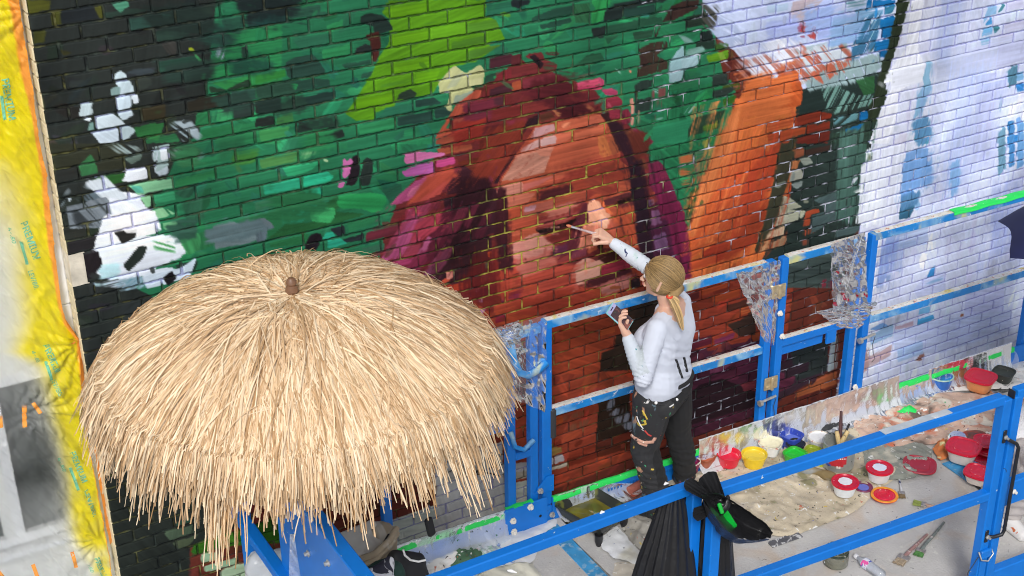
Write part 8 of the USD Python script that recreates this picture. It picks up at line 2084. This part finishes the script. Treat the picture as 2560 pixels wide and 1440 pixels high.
tray('large paint tray coated in olive green paint', [(1477, 1212), (1578, 1272), (1502, 1326), (1382, 1262)], .065, mat('black_tray', (.022, .024, .022), .5, vary=.3, splats=[((.12, .13, .03), 9, .55, .1)]), olive, foot=[(1497, 1336), (1560, 1290)], z0=.055)
tray('small tray of red brown paint at the left boot', [(1602, 1175), (1630, 1215), (1584, 1247), (1544, 1217)], .035, mat('brown_tray', (.10, .03, .025), .5, vary=.3, splats=[((.2, .3, .1), 30, .66, .03), ((.6, .6, .55), 34, .66, .03)]), mat('terracotta_paint', (.33, .075, .045), .35, vary=.2, scale=14, splats=[((.45, .13, .09), 6, .5, .1)]), z0=.015)
single('roller', MB().tube([onz(1574, 1226, .06), onz(1606, 1206, .06)], .024, 16), mat('roller_nap', (.38, .11, .075), .8, vary=.15, scale=50, bump=.002, bscale=200), 'paint loaded roller lying in the small red brown tray', 'roller', smooth=30)
# rolled bundle of stained cloth behind the tubs
pb = [onz(1768, 1118, .035), onz(1790, 1112, .04), onz(1830, 1100, .05), onz(1880, 1082, .06), onz(1925, 1075, .055), onz(1958, 1082, .04)]
bn = MB(); tt2 = np.linspace(0, 1, 26); Pp = np.stack([np.interp(tt2, np.linspace(0, 1, 6), A(pb)[:, k]) for k in range(3)], 1); bn.tube(Pp, .05 + .012 * np.sin(tt2 * 14) - .02 * (tt2 < .18) - .03 * (tt2 > .97) - .025 * (tt2 < .02), 20)
v_, f_, c_ = bn.arrays(); v_ = v_ + .014 * (np.stack([meshkit.fbm(v_ * 18, 3, s) for s in (1, 2, 3)], -1) - .5); v_[:, 2] = np.maximum(v_[:, 2], ZF + .01)
single('cloth_bundle', (v_, f_), mat('bundle_cloth', (.22, .16, .07), .9, vary=.3, scale=9, bump=.002, splats=[((.10, .03, .025), 8, .54, .08), ((.34, .28, .10), 7, .56, .1), ((.28, .29, .28), 4, .62, .06)]), 'rolled bundle of brown stained cloth behind the row of tubs', 'cloth bundle', smooth=True)
pb2 = [onz(2000, 1170, .03), onz(2040, 1178, .035), onz(2085, 1196, .03)]
single('cloth_bundle', MB().tube(np.stack([np.interp(np.linspace(0, 1, 14), np.linspace(0, 1, 3), A(pb2)[:, k]) for k in range(3)], 1), .028 + .006 * np.sin(np.linspace(0, 9, 14)), 14), LOOKS['bundle_cloth'], 'smaller brown cloth roll beside the steel pail', 'cloth bundle', smooth=True)
single('yellow_rag', cloth_mesh(deckpts([(2012, 1160), (2040, 1148), (2075, 1158), (2078, 1178), (2040, 1176)]), amp=.04, seed=31, z0=.02, scale=16), mat('yellow_rag', (.62, .48, .03), .8, vary=.3, scale=20, splats=[((.3, .36, .03), 9, .55, .08)]), 'bright yellow paint rag left of the steel pail', 'rag', smooth=True)
# black garbage bag knotted to the gate post
gb = thing('garbage_bag', 'black garbage bag knotted over the front rail at the middle post', 'garbage bag', A([2.02, -1.95, .9]))
bagm = mat('black_plastic_film', (.010, .010, .011), .32, vary=.3, scale=8, bump=.004, bscale=26, spec=.5)
def bag_body(cx, cy, prof, n=72, seed=1, amp=.16, lean=(0, 0)):
    t_ = np.linspace(0, 2 * np.pi, n + 1); V = []
    z0 = prof[0][2]
    for ax_, ay_, z in prof:
        q = (z0 - z)
        fold = (noise2(np.cos(t_) * 3.2, np.sin(t_) * 3.2 + z * .22, 1.0, seed, 3) - .5) * 2 * amp + .5 * amp * np.sin(t_ * 17 + 3 * noise2(np.cos(t_), np.sin(t_), 1.0, seed + 4, 2))
        V.append(np.stack([cx + lean[0] * q + ax_ * (1 + fold) * np.cos(t_), cy + lean[1] * q + ay_ * (1 + fold) * np.sin(t_), np.full(n + 1, z)], 1))
    return MB().grid(np.stack(V))
kn = A([2.045, -1.985, 1.165])
put('sack', bag_body(1.93, -1.80, [(.04, .03, 1.175), (.07, .05, 1.10), (.10, .075, .98), (.14, .10, .84), (.175, .12, .68), (.19, .13, .50), (.18, .13, .34), (.14, .10, .24), (.02, .02, .20)], seed=1, lean=(-.03, .0)), bagm, gb, smooth=True)
put('sack', bag_body(2.10, -1.865, [(.03, .03, 1.15), (.05, .05, 1.08), (.075, .07, .97), (.085, .08, .82), (.10, .09, .66), (.11, .10, .5), (.12, .10, .36), (.03, .03, .30)], seed=5, lean=(.045, .03)), bagm, gb, smooth=True)
# the mouth of the bag: two slack lips that gape towards the camera
def px3(pts, y): return [at_y(x, yy, y + dy) for x, yy, dy in pts]
up_l = px3([(1752, 1236, -.02), (1790, 1232, -.03), (1830, 1252, -.01), (1870, 1278, .02), (1910, 1306, .03), (1930, 1330, .0)], -2.03)
mid_l = px3([(1756, 1246, .02), (1790, 1262, .09), (1826, 1292, .12), (1862, 1318, .12), (1900, 1332, .08), (1928, 1340, .02)], -2.03)
low_l = px3([(1758, 1252, -.03), (1776, 1276, -.07), (1806, 1318, -.09), (1842, 1346, -.08), (1890, 1352, -.05), (1926, 1346, -.01)], -2.03)
out_l = px3([(1756, 1250, -.0), (1768, 1292, -.02), (1796, 1338, -.03), (1834, 1360, -.02), (1884, 1358, -.01), (1922, 1350, .0)], -2.01)
bk_l = px3([(1752, 1238, .0), (1796, 1240, .08), (1838, 1262, .10), (1876, 1286, .10), (1914, 1312, .07), (1930, 1332, .02)], -2.03)
def lip(rows, seed, n=30):
    R_ = []
    for r in rows:
        r = A(r); R_.append(np.stack([np.interp(np.linspace(0, 1, n), np.linspace(0, 1, len(r)), r[:, k]) for k in range(3)], 1))
    R_ = A(R_); m = 14; S_ = np.stack([[np.interp(np.linspace(0, 1, m), np.linspace(0, 1, len(R_)), R_[:, i, k]) for k in range(3)] for i in range(n)]).transpose(2, 0, 1)
    w_ = meshkit.fbm(S_ * 22, 3, seed) - .5; return S_ + np.stack([w_ * .012, -w_ * .03, np.abs(w_) * .02], -1)
put('mouth', MB().grid(lip([bk_l, up_l], 3)).grid(lip([bk_l, mid_l, low_l], 4)).grid(lip([low_l, out_l], 5)), bagm, gb, smooth=True)
kt = MB()
for i in range(9):
    a0 = i * .7; pts = [kn + A([.024 * math.cos(a0 + t * 2.6), .022 * math.sin(a0 + t * 2.6) , -.03 + .06 * t + .012 * math.sin(i * 2 + t * 5)]) for t in np.linspace(0, 1, 9)]
    kt.tube(pts, [.006, .010, .013, .014, .015, .013, .012, .010, .006], 8)
put('knot', kt, bagm, gb, smooth=True)
def fan(p0, p1, w0, w1, seed, n=18, m=21):
    d = p1 - p0; s = np.cross(d, FWD); s /= np.linalg.norm(s); V = []
    for q in np.linspace(0, 1, n):
        w = w0 + (w1 - w0) * q ** .8; ru = .35 * w
        V.append([p0 + d * q * (1 - .12 * (t * t)) + s * w * t - FWD * ru * .5 * math.sin(t * 5 + seed) * (1 - .3 * q) - FWD * .005 * math.sin(t * 13 + q * 3) for t in np.linspace(-1, 1, m)])
    return MB().grid(np.array(V))
put('tie_end', fan(kn, at_y(1762, 1184, -1.95), .020, .046, 1), bagm, gb, smooth=True)
put('tie_end', fan(kn, at_y(1712, 1204, -1.93), .018, .03, 2), bagm, gb, smooth=True)
put('tie_end', fan(kn, at_y(1732, 1290, -1.99), .018, .03, 4), bagm, gb, smooth=True)
gi = thing('green_packaging', 'bright green packet inside the open mouth of the garbage bag', 'packet', at_y(1820, 1290, -1.98))
put('packet', MB().bar(at_y(1800, 1262, -1.99), at_y(1836, 1318, -2.01), .03, .012, up=(-FWD), ch=.004).bar(at_y(1797, 1258, -2.01), at_y(1806, 1284, -2.03), .018, .012, up=(-FWD), ch=.004), mat('green_packet', (.0, .36, .03), .4, vary=.3, scale=20), gi)
# bags at the left end of the platform
def lump(seedv, spheres, edge=.014, amp=.03, sc=9):
    s_ = skin([hull(*[(A(p), r) for p, r in g_]) for g_ in spheres], edge, 6); v = s_.vertices
    s_.vertices = v + s_.vertex_normals * (amp * (meshkit.fbm(v * sc, 4, seedv) - .5) - amp * .5 * np.abs(meshkit.fbm(v * sc * 1.3 + 9, 3, seedv + 1) - .5))[:, None]; return s_
q0 = at_y(905, 1385, -.55); rk = thing('backpack', 'tan backpack lying under the edge of the straw parasol', 'backpack', q0)
tanm = mat('tan_canvas', (.36, .29, .20), .9, vary=.15, scale=14, bump=.001, bscale=300, splats=[((.5, .46, .40), 6, .58, .1)])
put('body', lump(3, [[(q0 + A([-.16, .02, .02]), .09), (q0 + A([.12, .05, .02]), .09), (q0 + A([.10, .0, -.16]), .10), (q0 + A([-.12, -.05, -.16]), .10)]], amp=.045), tanm, rk, smooth=True)
put('flap', lump(5, [[(q0 + A([-.14, .02, .10]), .035), (q0 + A([.08, .06, .10]), .035), (q0 + A([.14, .02, .04]), .03), (q0 + A([-.05, -.10, .07]), .03)]], amp=.03), mat('pale_lining', (.56, .53, .48), .9, vary=.12, scale=12), rk, smooth=True)
zp = [q0 + A([-.12, -.12, .045]), q0 + A([-.03, -.13, .055]), q0 + A([.07, -.09, .07]), q0 + A([.14, -.03, .08])]
put('zip', MB().tube(zp, .011, 6), mat('zip_black', (.015, .015, .015), .6), rk, smooth=True)
for o_ in (0, .05): put('strap', MB().tube([p + A([.03, -.03, .02 + o_ * .6]) for p in zp], .016, 8), tanm, rk, smooth=True)
q1 = at_y(1015, 1410, -.75); nb = thing('drawstring_bag', 'black drawstring bag with a white cord beside the backpack', 'bag', q1)
put('sack', lump(7, [[(q1 + A([-.04, .02, .03]), .05), (q1 + A([.07, .03, -.03]), .05), (q1 + A([.06, -.02, -.14]), .07), (q1 + A([-.06, -.02, -.12]), .07)]], amp=.03), LOOKS['black_nylon'], nb, smooth=True)
put('cord', MB().tube([at_y(x, y, -.80) for x, y in ((1008, 1374), (1012, 1388), (1026, 1400), (1046, 1404), (1064, 1400))], .0055, 8), mat('white_cord', (.78, .78, .78), .7), nb, smooth=True)
q2 = at_y(930, 1445, -.95); gj = thing('jacket', 'dark green jacket with a black and white patterned lining beneath the bags', 'jacket', q2)
put('cloth', lump(9, [[(q2 + A([-.10, 0, -.02]), .07), (q2 + A([.10, .02, -.02]), .07), (q2 + A([0, -.05, -.1]), .1)]], amp=.05), mat('dark_green_cloth', (.018, .05, .04), .9, vary=.2), gj, smooth=True)
put('lining', lump(11, [[(q2 + A([-.0, -.03, .055]), .03), (q2 + A([.09, -.0, .06]), .03), (q2 + A([.05, -.06, .02]), .04)]], amp=.04), mat('zebra_lining', (.03, .03, .05), .7, splats=[((.75, .76, .80), 13, .50, .02)]), gj, smooth=True)
q3 = at_y(668, 1425, -.36); wb = single('white_bag', lump(13, [[(q3 + A([-.05, 0, .06]), .06), (q3 + A([.06, 0, .03]), .07), (q3 + A([.05, -.02, -.12]), .10), (q3 + A([-.05, 0, -.12]), .09)]], amp=.05), film('white_bag_film', (.74, .77, .80), clear=.12, rough=.2, bump=.005, bscale=18), 'white plastic bag behind the blue end rail', 'bag', smooth=True)
q4 = at_y(733, 1400, -1.9)
single('plastic_strip', MB().grid(np.array([[at_y(x + s * 5 * (1 + .25 * k_), y, -1.90 + .03 * math.sin(s * 3 + k_ * 4)) for s in np.linspace(-1, 1, 9)] for k_, (x, y) in enumerate(zip(np.linspace(730, 738, 10), np.linspace(1335, 1460, 10)))])), clearm, 'clear plastic strip hanging over the blue end plate', 'plastic strip', smooth=True)
single('black_clip', MB().bar(at_y(1070, 1296, -.36), at_y(1080, 1338, -.38), .05, .022, up=(.3, -1, .4), ch=.006), mat('black_box', (.012, .012, .013), .4, vary=.3), 'black case hooked on the plastic beside the parasol', 'case')
single('coiled_cable', MB().tube([at_y(1168 + i * 1.05 , 1183 + 5 * math.sin(i * 1.25) - i * .05, -.12) + A([0, .012 * math.cos(i * 1.25), 0]) for i in range(40)] + [at_y(1214, 1182, -.12), at_y(1228, 1184, -.14), at_y(1246, 1190, -.18)], .0045, 6), LOOKS['dark_wire'], 'coiled black cable in front of the bare wall base', 'cable', smooth=True)
